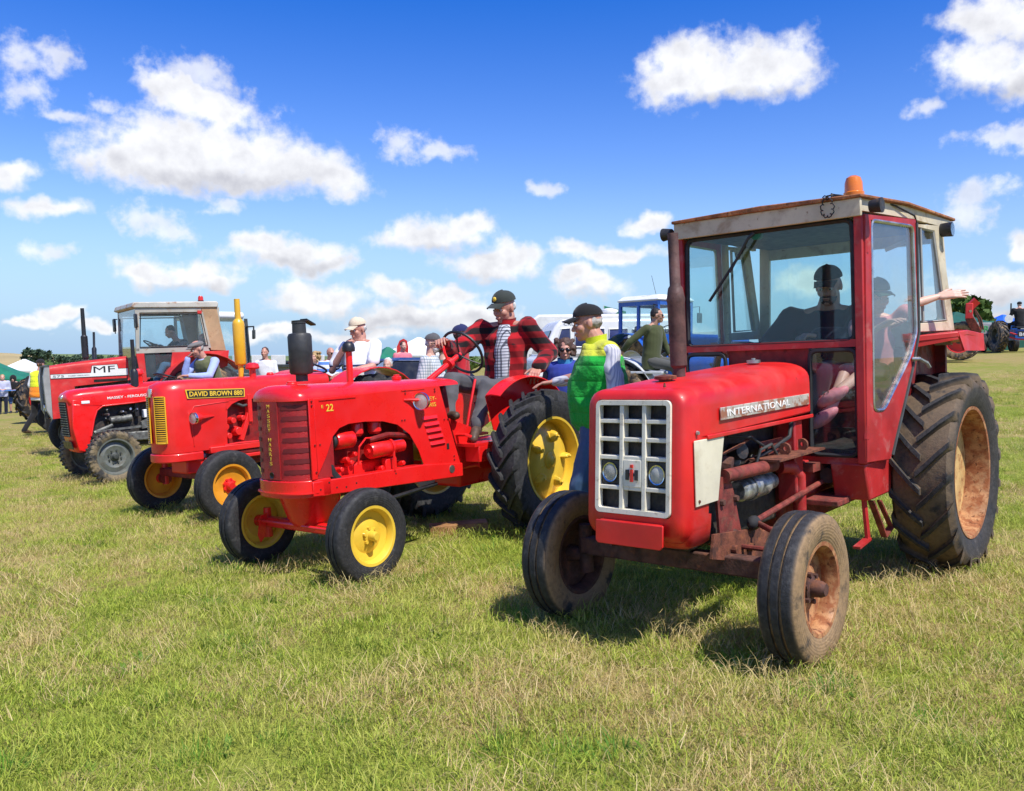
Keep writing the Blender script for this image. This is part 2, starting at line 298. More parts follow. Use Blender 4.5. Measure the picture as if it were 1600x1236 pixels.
# ------------------------------------------------------------------ mesh builder
class MB:
    def __init__(s): s.v = []; s.f = []
    def add(s, vs, fs):
        o = len(s.v); s.v += [tuple(v) for v in vs]; s.f += [tuple(i + o for i in f) for f in fs]; return s
    def box(s, x0, x1, y0, y1, z0, z1):
        vs = [(x, y, z) for x in (x0, x1) for y in (y0, y1) for z in (z0, z1)]
        return s.add(vs, [(0, 1, 3, 2), (4, 6, 7, 5), (0, 4, 5, 1), (2, 3, 7, 6), (0, 2, 6, 4), (1, 5, 7, 3)])
    def obox(s, c, u, v, w, su, sv, sw):
        c, u, v, w = Vector(c), Vector(u).normalized() * su / 2, Vector(v).normalized() * sv / 2, Vector(w).normalized() * sw / 2
        vs = [c + u * a + v * b + w * d for a in (-1, 1) for b in (-1, 1) for d in (-1, 1)]
        return s.add(vs, [(0, 1, 3, 2), (4, 6, 7, 5), (0, 4, 5, 1), (2, 3, 7, 6), (0, 2, 6, 4), (1, 5, 7, 3)])
    def bar(s, p0, p1, w, h, up=(0, 0, 1)):
        p0, p1 = Vector(p0), Vector(p1); d = p1 - p0; u = Vector(up); sdv = d.cross(u)
        if sdv.length < 1e-6: sdv = d.cross(Vector((1, 0, 0)))
        sdv.normalize(); uu = sdv.cross(d).normalized()
        return s.obox((p0 + p1) / 2, d, sdv, uu, d.length, w, h)
    def prism(s, pts, axis, a, b):
        n = len(pts); f = {'x': lambda p, t: (t, p[0], p[1]), 'y': lambda p, t: (p[0], t, p[1]), 'z': lambda p, t: (p[0], p[1], t)}[axis]
        vs = [f(p, a) for p in pts] + [f(p, b) for p in pts]
        return s.add(vs, [tuple(range(n)), tuple(range(2 * n - 1, n - 1, -1))] + [(i, (i + 1) % n, n + (i + 1) % n, n + i) for i in range(n)])
    def slab(s, pts, off):
        """polygon in space given thickness along vector off"""
        n = len(pts); off = Vector(off); vs = [Vector(p) for p in pts] + [Vector(p) + off for p in pts]
        return s.add(vs, [tuple(range(n)), tuple(range(2 * n - 1, n - 1, -1))] + [(i, (i + 1) % n, n + (i + 1) % n, n + i) for i in range(n)])
    def lathe(s, prof, p, d, n=24, closed=False, ref=None, a0=0.0, a1=None):
        """prof: (radius, along); revolve about axis d through p"""
        p, d = Vector(p), Vector(d).normalized(); r = Vector(ref) if ref else (Vector((0, 0, 1)) if abs(d.z) < 0.9 else Vector((1, 0, 0)))
        u = (r - d * r.dot(d)).normalized(); w = d.cross(u); full = a1 is None; m = n if full else n + 1
        vs = []
        for i in range(m):
            a = 2 * PI * i / n if full else a0 + (a1 - a0) * i / n
            e = u * math.cos(a) + w * math.sin(a)
            for (rr, t) in prof: vs.append(p + d * t + e * rr)
        k = len(prof); fs = []
        for i in range(n):
            j = (i + 1) % m
            for q in range(k - 1 + (1 if closed else 0)):
                q2 = (q + 1) % k; fs.append((i * k + q, j * k + q, j * k + q2, i * k + q2))
        if full and not closed:
            if prof[0][0] > 1e-6: fs.append(tuple(i * k for i in range(n))[::-1])
            if prof[-1][0] > 1e-6: fs.append(tuple(i * k + k - 1 for i in range(n)))
        return s.add(vs, fs)
    def cyl(s, p0, p1, r0, r1=None, n=16):
        p0, p1 = Vector(p0), Vector(p1); r1 = r0 if r1 is None else r1
        return s.lathe([(r0, 0), (r1, (p1 - p0).length)], p0, p1 - p0, n)
    def tube(s, path, r, n=8, closed=False):
        P = [Vector(p) for p in path]; rs = r if isinstance(r, (list, tuple)) else [r] * len(P)
        vs = []; m = len(P); prev = None
        for i, p in enumerate(P):
            t = (P[(i + 1) % m] - P[i - 1]) if closed else (P[min(i + 1, m - 1)] - P[max(i - 1, 0)])
            t.normalize()
            if prev is None:
                u = t.cross(Vector((0, 0, 1)))
                if u.length < 1e-3: u = t.cross(Vector((1, 0, 0)))
            else: u = prev - t * prev.dot(t)
            u.normalize(); prev = u; w = t.cross(u)
            for k in range(n):
                a = 2 * PI * k / n; vs.append(p + (u * math.cos(a) + w * math.sin(a)) * rs[i])
        fs = []
        for i in range(m if closed else m - 1):
            j = (i + 1) % m
            for k in range(n): fs.append((i * n + k, i * n + (k + 1) % n, j * n + (k + 1) % n, j * n + k))
        if not closed: fs += [tuple(range(n))[::-1], tuple((m - 1) * n + k for k in range(n))]
        return s.add(vs, fs)
    def loft(s, loops, cap=True, close=True):
        n = len(loops[0]); vs = [p for l in loops for p in l]; fs = []
        for i in range(len(loops) - 1):
            for k in range(n if close else n - 1):
                j = (k + 1) % n; fs.append((i * n + k, i * n + j, (i + 1) * n + j, (i + 1) * n + k))
        if cap: fs += [tuple(range(n))[::-1], tuple((len(loops) - 1) * n + k for k in range(n))]
        return s.add(vs, fs)
    def ell(s, c, r, nu=16, nv=10, M3=None):
        c = Vector(c); vs = []
        for j in range(nv + 1):
            t = PI * j / nv
            for i in range(nu):
                a = 2 * PI * i / nu; q = Vector((r[0] * math.sin(t) * math.cos(a), r[1] * math.sin(t) * math.sin(a), r[2] * math.cos(t)))
                vs.append(c + (M3 @ q if M3 else q))
        fs = [(j * nu + i, j * nu + (i + 1) % nu, (j + 1) * nu + (i + 1) % nu, (j + 1) * nu + i) for j in range(nv) for i in range(nu)]
        return s.add(vs, fs)
    def mesh(s, name, smooth=35.0):
        me = bpy.data.meshes.new(name); me.from_pydata(s.v, [], s.f)
        bm = bmesh.new(); bm.from_mesh(me); bmesh.ops.remove_doubles(bm, verts=bm.verts, dist=1e-5)
        bmesh.ops.recalc_face_normals(bm, faces=bm.faces); bm.to_mesh(me); bm.free(); me.update()
        if smooth:
            me.polygons.foreach_set('use_smooth', [True] * len(me.polygons)); me.set_sharp_from_angle(angle=math.radians(smooth))
        return me
    def build(s, name, m, parent=None, bevel=0.0, seg=2, smooth=35.0, loc=None):
        o = bpy.data.objects.new(name, s.mesh(name, smooth)); COL.objects.link(o)
        o.data.materials.append(M[m] if isinstance(m, str) else m)
        if parent is not None: o.parent = parent
        if loc is not None: o.location = loc
        if bevel:
            b = o.modifiers.new('bevel', 'BEVEL'); b.width = bevel; b.segments = seg; b.limit_method = 'ANGLE'; b.angle_limit = math.radians(38); b.harden_normals = False
        return o
def empty(name, parent=None, loc=(0, 0, 0), rotz=0.0, mw=None):
    o = bpy.data.objects.new(name, None); COL.objects.link(o); o.empty_display_size = 0.2
    if parent is not None: o.parent = parent
    if mw is not None: o.matrix_world = mw
    else: o.location = loc; o.rotation_euler = (0, 0, rotz)
    return o
def tag(o, label=None, cat=None, group=None, kind=None):
    for k, v in (('label', label), ('category', cat), ('group', group), ('kind', kind)):
        if v: o[k] = v
    return o
def text(parent, string, org, right, up, h, width, m, depth=0.004, name='lettering', bold=0.0):
    """lettering standing on the plane (right, up), bottom left corner at org, fitted to h x width"""
    cu = bpy.data.curves.new(name, 'FONT'); cu.body = string; cu.size = 1.0; cu.extrude = 0.5; cu.resolution_u = 3; cu.offset = bold
    ob = bpy.data.objects.new(name, cu); COL.objects.link(ob)
    dg = bpy.context.evaluated_depsgraph_get(); me = bpy.data.meshes.new_from_object(ob.evaluated_get(dg))
    bpy.data.objects.remove(ob); bpy.data.curves.remove(cu)
    co = np.empty(len(me.vertices) * 3); me.vertices.foreach_get('co', co); co = co.reshape(-1, 3)
    mn, mx = co.min(0), co.max(0); co = (co - mn) / np.maximum(mx - mn, 1e-9)
    r, u = Vector(right).normalized(), Vector(up); u = (u - r * u.dot(r)).normalized(); nn = r.cross(u)
    B = np.array([r, u, nn]); w = (co * np.array([width, h, depth])) @ B + np.array(org)
    me.vertices.foreach_set('co', w.ravel()); me.update()
    o = bpy.data.objects.new(name, me); COL.objects.link(o); o.parent = parent; me.materials.clear(); me.materials.append(M[m])
    return o
def pose(X, Y, deg):
    th = math.radians(deg); n = Vector((-SX, -SY, 1)).normalized(); f = Vector((math.cos(th), math.sin(th), 0)); f = (f - n * f.dot(n)).normalized(); l = n.cross(f)
    m = Matrix.Identity(4)
    for i in range(3): m[i][0], m[i][1], m[i][2] = f[i], l[i], n[i]
    m[0][3], m[1][3], m[2][3] = X, Y, SX * X + SY * Y
    return m
# ================================================================== SETTING
def fbm(x, y, z=0.0, s=1.0, o=4):
    return noise.fractal(Vector((x * s, y * s, z)), 0.6, 2.0, o, noise_basis='PERLIN_ORIGINAL')
def straw_at(x, y):
    v = 0.53 + 0.50 * fbm(x, y, 3.1, 0.5, 4) + 0.62 * fbm(x, y, 7.7, 2.1, 4)
    v += 0.16 * S((-x - 0.7) / 1.6) * S((6.5 - y) / 3.0) + 0.10 * S((-x - 1) / 6.0) + 0.05 * S((y - 9) / 10.0)
    far = S((y - 15) / 10.0)
    return min(1, max(0, v * (1 - far) + 0.66 * far))
def axis_pts(a, b, f0, f1, fine, grow=1.25):
    pts = list(np.arange(f0, f1 + 1e-6, fine)); st = fine
    p = f1
    while p < b: st *= grow; p += st; pts.append(min(p, b))
    p = f0; st = fine
    while p > a: st *= grow; p -= st; pts.insert(0, max(p, a))
    return pts
def ground_sheet(xs, ys, keep=None, lift=0.0):
    v = [(x, y, gz(x, y) + lift) for y in ys for x in xs]; nx = len(xs); f = []
    for j in range(len(ys) - 1):
        for i in range(nx - 1):
            if keep is None or keep((xs[i] + xs[i + 1]) / 2, (ys[j] + ys[j + 1]) / 2): f.append((j * nx + i, j * nx + i + 1, (j + 1) * nx + i + 1, (j + 1) * nx + i))
    return v, f
def put_attr(me, name, vals):
    a = me.attributes.new(name, 'FLOAT', 'POINT'); a.data.foreach_set('value', np.array(vals, dtype=np.float32))
def build_ground():
    xs = axis_pts(-420, 420, -9, 9, 0.22, 1.16); ys = axis_pts(-60, 700, 1.0, 17, 0.22, 1.14)
    v, f = ground_sheet(xs, ys); me = bpy.data.meshes.new('grass_field'); me.from_pydata(v, [], f)
    put_attr(me, 'straw', [straw_at(p[0], p[1]) for p in v]); me.polygons.foreach_set('use_smooth', [True] * len(f))
    o = bpy.data.objects.new('ground', me); COL.objects.link(o); tag(o, kind='structure')
    k = NT('field_turf'); at_ = k.n('ShaderNodeAttribute'); at_.attribute_name = 'straw'; s = at_.outputs['Fac']
    geo = k.n('ShaderNodeNewGeometry'); P = geo.outputs['Position']
    n1 = k.noise(3.5, 7, 0.65, P); n2 = k.noise(40, 4, 0.6, P); n3 = k.noise(0.35, 5, 0.6, P)
    f1 = k.math('ADD', s, k.math('MULTIPLY', k.math('SUBTRACT', n1, 0.5), 1.1)); f1 = k.math('ADD', f1, k.math('MULTIPLY', k.math('SUBTRACT', n3, 0.5), 0.9))
    green = k.mix(n2, (0.085, 0.12, 0.016), (0.34, 0.36, 0.062)); straw = k.mix(n2, (0.20, 0.15, 0.05), (0.46, 0.36, 0.14))
    k.col(k.mix(k.step(f1, 0.40, 0.85), green, straw)); k.rough(0.9); k.b.inputs['Specular IOR Level'].default_value = 0.1
    k.bump(k.math('ADD', n2, n1), 0.6, 0.03); me.materials.append(k.m)
    return o
build_ground()

def blade_mat(name, c0, c1, c2):
    k = NT(name); g = k.n('ShaderNodeNewGeometry'); oi = k.n('ShaderNodeObjectInfo')
    r = g.outputs['Random Per Island']
    c = k.mix(r, c0, c1); c = k.mix(k.math('MULTIPLY', k.step(oi.outputs['Random'], 0.35, 1.0), 0.65), c, c2)
    k.col(c); k.rough(0.6); k.b.inputs['Specular IOR Level'].default_value = 0.25
    tl = k.n('ShaderNodeBsdfTranslucent'); k.l(c, tl.inputs[0]); mx = k.n('ShaderNodeMixShader'); mx.inputs[0].default_value = 0.28
    k.l(k.b.outputs[0], mx.inputs[1]); k.l(tl.outputs[0], mx.inputs[2]); k.l(mx.outputs[0], k.out.inputs[0])
    return k.m
def blade(mb, p, h, lean, az, wdt, curl=0.5, segs=3):
    p = Vector(p); d = Vector((math.cos(az), math.sin(az), 0)); s = Vector((-math.sin(az), math.cos(az), 0)); vs = []
    for i in range(segs + 1):
        t = i / segs; out = lean * (t ** (1 + curl)) * h; up = h * t * math.sqrt(max(0.02, 1 - (lean * t) ** 2 * 0.9)); q = p + d * out + Vector((0, 0, up))
        w = wdt * (1 - t ** 1.6) + 0.0002
        vs += [q - s * w, q + s * w]
    mb.add(vs, [(2 * i, 2 * i + 1, 2 * i + 3, 2 * i + 2) for i in range(segs)])
def tuft_sources():
    rnd = random.Random(3); cols = {}
    G1 = blade_mat('grass_blades', (0.12, 0.215, 0.012), (0.50, 0.56, 0.075), (0.54, 0.51, 0.13))
    G2 = blade_mat('straw_blades', (0.46, 0.33, 0.11), (0.80, 0.64, 0.33), (0.54, 0.46, 0.17))
    G3 = blade_mat('lush_blades', (0.07, 0.20, 0.015), (0.17, 0.33, 0.035), (0.13, 0.26, 0.035))
    G4 = blade_mat('weed_leaves', (0.06, 0.15, 0.012), (0.14, 0.26, 0.025), (0.12, 0.2, 0.02))
    def mk(cname, n, fn, m):
        c = bpy.data.collections.new(cname); cols[cname] = c
        for i in range(n):
            mb = MB(); fn(mb); me = bpy.data.meshes.new(cname); me.from_pydata(mb.v, [], mb.f); me.materials.append(m); me.polygons.foreach_set('use_smooth', [True] * len(mb.f))
            o = bpy.data.objects.new('grass_tuft', me); c.objects.link(o)
    U = rnd.uniform
    def f1(mb):
        for _ in range(260):
            r = 0.24 * math.sqrt(rnd.random()); a = U(0, 6.28); blade(mb, (r * math.cos(a), r * math.sin(a), -0.006), U(0.016, 0.062), U(0.55, 1.02), U(0, 6.28), U(0.0009, 0.0019))
    def f2(mb):
        for _ in range(110):
            r = 0.24 * math.sqrt(rnd.random()); a = U(0, 6.28); blade(mb, (r * math.cos(a), r * math.sin(a), U(-0.004, 0.02)), U(0.03, 0.10), U(0.88, 1.02), U(0, 6.28), U(0.0006, 0.0013), U(0.0, 0.4))
        for _ in range(1):
            r = 0.2 * math.sqrt(rnd.random()); a = U(0, 6.28); blade(mb, (r * math.cos(a), r * math.sin(a), 0), U(0.08, 0.16), U(0.6, 0.97), U(0, 6.28), U(0.0006, 0.0011), 1.0)
    def f3(mb):
        for _ in range(110):
            r = 0.12 * math.sqrt(rnd.random()); a = U(0, 6.28); blade(mb, (r * math.cos(a), r * math.sin(a), -0.006), U(0.03, 0.08), U(0.4, 0.9), a + U(-0.8, 0.8), U(0.0013, 0.0028))
    def f4(mb):
        for _ in range(6):
            a = U(0, 6.28); blade(mb, (0.02 * math.cos(a), 0.02 * math.sin(a), 0.01), U(0.04, 0.075), U(0.94, 1.0), a, U(0.006, 0.011), 0.1)
    mk('turf_tufts', 6, f1, G1); mk('straw_tufts', 6, f2, G2); mk('lush_tufts', 4, f3, G3); mk('weed_rosettes', 4, f4, G4)
    return cols
def grass_object(cname, col, label, dens, dmax, seed, smin, smax):
    xs = list(np.arange(-16, 17, 0.2)); ys = []; y = 1.6
    while y < dmax: ys.append(y); y += 0.16 if y < 8 else 0.4
    keep = lambda x, y: abs(x) < 0.66 * y + 1.0 and y < dmax
    v, f = ground_sheet(xs, ys, keep); me = bpy.data.meshes.new(cname); me.from_pydata(v, [], f)
    put_attr(me, 'dens', [dens(p[0], p[1]) for p in v])
    o = bpy.data.objects.new(cname, me); COL.objects.link(o); tag(o, label, 'grass', kind='stuff')
    ng = bpy.data.node_groups.new(cname, 'GeometryNodeTree'); ng.interface.new_socket('Geometry', in_out='INPUT', socket_type='NodeSocketGeometry'); ng.interface.new_socket('Geometry', in_out='OUTPUT', socket_type='NodeSocketGeometry')
    N = ng.nodes.new; L = ng.links.new; gi = N('NodeGroupInput'); go = N('NodeGroupOutput')
    dp = N('GeometryNodeDistributePointsOnFaces'); dp.distribute_method = 'RANDOM'; dp.inputs['Seed'].default_value = seed
    na = N('GeometryNodeInputNamedAttribute'); na.data_type = 'FLOAT'; na.inputs[0].default_value = 'dens'
    ci = N('GeometryNodeCollectionInfo'); ci.inputs[0].default_value = col; ci.inputs[1].default_value = True; ci.inputs[2].default_value = True
    ip = N('GeometryNodeInstanceOnPoints'); ip.inputs['Pick Instance'].default_value = True
    rr = N('FunctionNodeRandomValue'); rr.data_type = 'FLOAT_VECTOR'; rr.inputs[0].default_value = (-0.34, -0.34, 0); rr.inputs[1].default_value = (0.34, 0.34, 6.283)
    rs = N('FunctionNodeRandomValue'); rs.data_type = 'FLOAT'; rs.inputs[2].default_value = smin; rs.inputs[3].default_value = smax
    L(gi.outputs[0], dp.inputs['Mesh']); L(na.outputs['Attribute'], dp.inputs['Density']); L(dp.outputs[0], ip.inputs['Points']); L(ci.outputs[0], ip.inputs['Instance'])
    L(rr.outputs[0], ip.inputs['Rotation']); L(rs.outputs[1], ip.inputs['Scale']); L(ip.outputs[0], go.inputs[0])
    md = o.modifiers.new('scatter', 'NODES'); md.node_group = ng
    return o
def build_grass():
    c = tuft_sources()
    con = []
    for X, Y, dg, wb, tf_, tr_ in ((2.359, 6.446, 228.7, 2.195, 0.723, 0.785), (-0.25, 8.233, 231.5, 2.024, 0.632, 0.712), (-2.149, 10.931, 230.5, 1.95, 0.673, 0.70), (-4.576, 14.048, 221.8, 1.85, 0.622, 0.675)):
        m = pose(X, Y, dg)
        for x_, y_ in ((wb, tf_), (wb, -tf_), (0, tr_), (0, -tr_)): con.append(m @ Vector((x_, y_, 0)))
    wheelside = lambda x, y: sum(math.exp(-((x - p.x) ** 2 + (y - p.y) ** 2) / 0.055) for p in con)
    fall = lambda y: 1.0 if y < 5 else max(0.0, (5 / y) ** 1.25) * (1 - S((y - 19) / 8))
    grass_object('grass', c['turf_tufts'], 'short mown green grass covering the show field', lambda x, y: 52 * fall(y) * (1.2 - 0.55 * straw_at(x, y)), 27, 1, 0.75, 1.35)
    grass_object('cut_hay', c['straw_tufts'], 'dry straw coloured cuttings lying over the green grass', lambda x, y: 44 * fall(y) * S((straw_at(x, y) - 0.40) / 0.45), 27, 2, 0.7, 1.45)
    grass_object('lush_grass', c['lush_tufts'], 'taller lush green tufts scattered in the short grass', lambda x, y: 9 * fall(y) * S((0.62 - straw_at(x, y)) / 0.4) * S((fbm(x, y, 11, 0.9, 3) + 0.25) / 0.4) + 55 * wheelside(x, y), 22, 3, 0.6, 1.2)
    grass_object('weeds', c['weed_rosettes'], 'small broad leaved weeds flat among the grass', lambda x, y: 2.4 * fall(y) * S((fbm(x, y, 17, 0.7, 3) + 0.1) / 0.4), 14, 4, 0.5, 1.1)
build_grass()

# far land
def leafmat(name, a, b):
    k = NT(name); g = k.n('ShaderNodeNewGeometry'); c = k.mix(g.outputs['Random Per Island'], a, b); k.col(c); k.rough(0.7); k.b.inputs['Specular IOR Level'].default_value = 0.2
    return k.m
M['leaf_dark'] = leafmat('leaf_dark', (0.018, 0.048, 0.014), (0.045, 0.085, 0.02))
M['leaf_mid'] = leafmat('leaf_mid', (0.04, 0.085, 0.015), (0.10, 0.15, 0.03))
M['leaf_blue'] = leafmat('leaf_blue', (0.03, 0.06, 0.035), (0.055, 0.09, 0.05))
M['bark'] = mat('bark', (0.12, 0.085, 0.06), 0.9, var=0.3, vs=8, bump=0.4)
def hill(px0, px1, Y, prof, depth, name, m):
    """a low swell of land: prof = skyline (px, py) seen at distance Y"""
    vs = []; n = len(prof)
    for px, py in prof:
        t = at(px, py, Y); vs.append((t.x, t.y, t.z))
    near = [(v[0] * (Y - depth) / Y, Y - depth, gz(v[0], Y - depth) - 0.6) for v in vs]; far = [(v[0] * 1.2, Y + depth, v[2] - 14) for v in vs]
    mid = [((a[0] + b[0]) / 2, (a[1] + b[1]) / 2, a[2] * 0.45 + b[2] * 0.55 + 0.5) for a, b in zip(near, vs)]
    mb = MB().loft([near, mid, vs, far], cap=False, close=False); o = mb.build(name, m, smooth=60); tag(o, kind='structure'); return o
M['field_tan'] = mat('field_tan', (0.40, 0.31, 0.13), 0.9, var=0.12, vs=0.02)
M['field_green'] = mat('field_green', (0.14, 0.19, 0.05), 0.9, var=0.2, vs=0.03)
hill(0, 0, 420, [(-420, 548), (-200, 546), (-60, 549), (20, 552), (60, 556), (140, 562), (240, 566)], 130, 'hill_field', 'field_tan')
hill(0, 0, 520, [(-500, 552), (60, 553), (150, 553.5), (260, 556), (400, 556), (620, 557), (900, 556)], 150, 'hill_meadow', 'field_green')
def leaf_cloud(mb, c, r, n, size, rnd, flat=0.0):
    c = Vector(c)
    for _ in range(n):
        while True:
            q = Vector((rnd.uniform(-1, 1), rnd.uniform(-1, 1), rnd.uniform(-1, 1)))
            if 0.25 < q.length < 1: break
        q = Vector((q.x * r[0], q.y * r[1], q.z * r[2])); a = Vector((rnd.gauss(0, 1), rnd.gauss(0, 1), rnd.gauss(0, 1))).normalized(); b = a.orthogonal().normalized(); d = a.cross(b); s = size * rnd.uniform(0.6, 1.4)
        p = c + q; mb.add([p - b * s, p + d * s * 0.55, p + b * s, p - d * s * 0.55], [(0, 1, 2, 3)])
def hedge(name, pts, h, th, m, label, leaf=0.35, per=60, seed=1, cat='hedge'):
    rnd = random.Random(seed); core = MB(); lv = MB()
    for (x0, y0), (x1, y1) in zip(pts, pts[1:]):
        Ln = math.hypot(x1 - x0, y1 - y0); n = max(1, int(Ln / (th * 1.1)))
        for i in range(n):
            t = (i + rnd.random()) / n; x, y = x0 + (x1 - x0) * t, y0 + (y1 - y0) * t; hh = h * rnd.uniform(0.75, 1.15); z = gz(x, y)
            core.ell((x, y, z + hh * 0.42), (th * 0.62, th * 0.5, hh * 0.44), 8, 6); leaf_cloud(lv, (x, y, z + hh * 0.52), (th * 0.9, th * 0.7, hh * 0.55), per, leaf, rnd)
    root = empty(name, loc=(pts[0][0], pts[0][1], gz(*pts[0]))); tag(root, label, cat)
    iv = Matrix.Translation(-root.location)
    for mb, nm in ((core, 'thicket'), (lv, 'leaves')):
        mb.v = [tuple(iv @ Vector(v)) for v in mb.v]; o = mb.build(nm, m, root, smooth=0); tag(o, kind='stuff')
    return root
hedge('field_hedge', [(-118, 150), (-80, 152), (-40, 150), (-10, 152), (20, 150)], 2.3, 2.6, 'leaf_mid', 'long dark green field hedge beyond the crowd at left', 0.3, 90, 5)
def tree(p, h, cr, m, label, seed, leaf=0.25, n=26, per=70, trunkr=0.16, group=None, low=0.35):
    rnd = random.Random(seed); root = empty('tree', loc=p); tag(root, label, 'tree', group)
    tr = MB(); top = Vector((0, 0, h * 0.6)); tr.tube([(0, 0, -0.2), (0.03 * h, 0, h * 0.25), (0, 0.02 * h, h * 0.6)], [trunkr * 1.3, trunkr, trunkr * 0.45], 8)
    lv = MB()
    for i in range(n):
        a = rnd.uniform(0, 6.28); rr = cr * math.sqrt(rnd.random()) * 0.8; zz = h * rnd.uniform(low, 0.93); k = 1 - 0.45 * abs(zz / h - 0.6) / 0.4; c = Vector((rr * math.cos(a) * k, rr * math.sin(a) * k, zz)); s = cr * rnd.uniform(0.26, 0.42)
        leaf_cloud(lv, c, (s, s, s * 0.75), per, leaf, rnd)
        if i < 9: tr.tube([(0, 0, h * 0.22 + 0.03 * i * h), c * 0.55 + Vector((0, 0, h * 0.15)), c], [trunkr * 0.5, trunkr * 0.3, trunkr * 0.1], 5)
    tr.build('trunk', 'bark', root); lv.build('crown', m, root, smooth=0)
    return root
def tree_at(px, Y, top, w, m, label, seed, **k):
    b = at(px, 560, Y); z = gz(b.x, Y); h = at(px, top, Y).z - z; return tree((b.x, Y, z), h, w / 2 / FPX * Y, m, label, seed, **k)
# clump and far wood on the left hill
for i, (px, top, w, Y, lb) in enumerate([(44, 545, 20, 300, 'leftmost round tree of the dark clump on the left skyline'), (57, 546, 22, 310, 'middle and tallest round tree of the dark clump on the left skyline'), (70, 550, 20, 320, 'lower round tree at the right end of the skyline clump')]):
    tree_at(px, Y, top, w * 1.15, 'leaf_blue', lb, 40 + i, leaf=0.9, n=14, per=26, trunkr=0.4, group='clump of trees on the left skyline', low=0.2)
fw_ = MB(); rw_ = random.Random(8)
for i in range(16, 50):
    px = -14 + i * 5.2 + rw_.uniform(-3, 3); t = at(px, 555.0 + 2 * S(i / 46) + rw_.uniform(-1, 1.5), 330); leaf_cloud(fw_, (t.x, 330 + rw_.uniform(-4, 4), t.z - 1.4), (2.6, 2.0, 2.0), 60, 0.6, rw_)
tag(fw_.build('far_wood', 'leaf_blue', None, smooth=0), 'far line of dark trees along the left hill', 'wood', kind='stuff')
tree_at(1508, 62, 468, 88, 'leaf_mid', 'leafy green tree behind the dark green marquee at right', 77, leaf=0.34, n=34, per=70, trunkr=0.22)
# middle distance grass strip behind the trailers
hedge('low_hedge', [(-34, 92), (-20, 94), (-6, 93), (10, 94), (24, 92)], 1.9, 2.0, 'leaf_mid', 'low green hedge showing just above the grey sheds', 0.3, 60, 9)

# tents -------------------------------------------------------------
def gazebo(name, c, w, d, hleg, hpk, m, label, cat, rot=0.0, valance=0.25, leg_m='white_dull', group=None, walls=()):
    root = empty(name, loc=c, rotz=rot); tag(root, label, cat, group)
    a, b = w / 2, d / 2; zt = hleg; mb = MB(); top = [(-a, -b), (a, -b), (a, b), (-a, b)]
    l0 = [Vector((x * 1.03, y * 1.03, zt)) for x, y in top]; l1 = [Vector((x * 0.5, y * 0.5, zt + (hpk - zt) * 0.42)) for x, y in top]; l2 = [Vector((x * 0.04, y * 0.04, hpk)) for x, y in top]
    mb.loft([l0, l1, l2], cap=False); mb.add([l2[0], l2[1], l2[2], l2[3]], [(0, 1, 2, 3)])
    lv = [Vector((v.x, v.y, zt - valance)) for v in l0]; mb.loft([lv, l0], cap=False); o = mb.build('canopy', m, root, smooth=20); so = o.modifiers.new('thickness', 'SOLIDIFY'); so.thickness = 0.012
    for x, y in top: MB().box(x - 0.025, x + 0.025, y - 0.025, y + 0.025, 0, zt).build('leg', leg_m, root)
    for s in walls:
        wl = {'-y': [(-a, -b), (a, -b)], '+y': [(-a, b), (a, b)], '-x': [(-a, -b), (-a, b)], '+x': [(a, -b), (a, b)]}[s]
        (x0, y0), (x1, y1) = wl; nn = Vector((y1 - y0, x0 - x1, 0)).normalized() * 0.012
        MB().slab([(x0, y0, 0.02), (x1, y1, 0.02), (x1, y1, zt - 0.02), (x0, y0, zt - 0.02)], nn).build('side_wall', m, root)
    return root
def gp(px, Y): 
    b = at(px, 560, Y); return Vector((b.x, Y, gz(b.x, Y)))
gazebo('green_marquee', gp(-14, 46), 4.2, 3.4, 1.15, 2.1, 'tent_green', 'green peaked marquee with the crowd before it at far left', 'marquee', 0.2)
gazebo('white_gazebo', gp(38, 62), 3.2, 3, 1.5, 2.25, 'tent_white', 'low white canopy between the green marquee and the hedge', 'gazebo', 0.25)
gazebo('green_tent', gp(606, 46), 2.8, 3.0, 1.2, 2.1, 'tent_green', 'green tent behind the checked shirt man', 'tent', 0.5, walls=('-y', '-x'))
gazebo('white_marquee', gp(655, 60), 5.5, 4, 1.7, 2.9, 'tent_white', 'white marquee with two peaks seen behind the men', 'marquee', 0.1, walls=('-y',))
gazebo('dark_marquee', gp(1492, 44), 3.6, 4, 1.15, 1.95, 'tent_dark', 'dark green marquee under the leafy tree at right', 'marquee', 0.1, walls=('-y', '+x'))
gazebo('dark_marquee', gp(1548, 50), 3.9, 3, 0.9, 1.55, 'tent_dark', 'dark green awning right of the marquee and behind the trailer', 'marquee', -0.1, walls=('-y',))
gazebo('blue_gazebo', gp(1566, 70), 3.2, 3, 1.75, 2.55, 'tent_blue', 'bright blue gazebo roof behind the man in black', 'gazebo', 0.3, leg_m='white_dull')
gazebo('white_awning', gp(1570, 63), 4.2, 3, 1.35, 1.75, 'tent_white', 'white awning just below the blue gazebo', 'gazebo', 0.05, walls=('-y',))
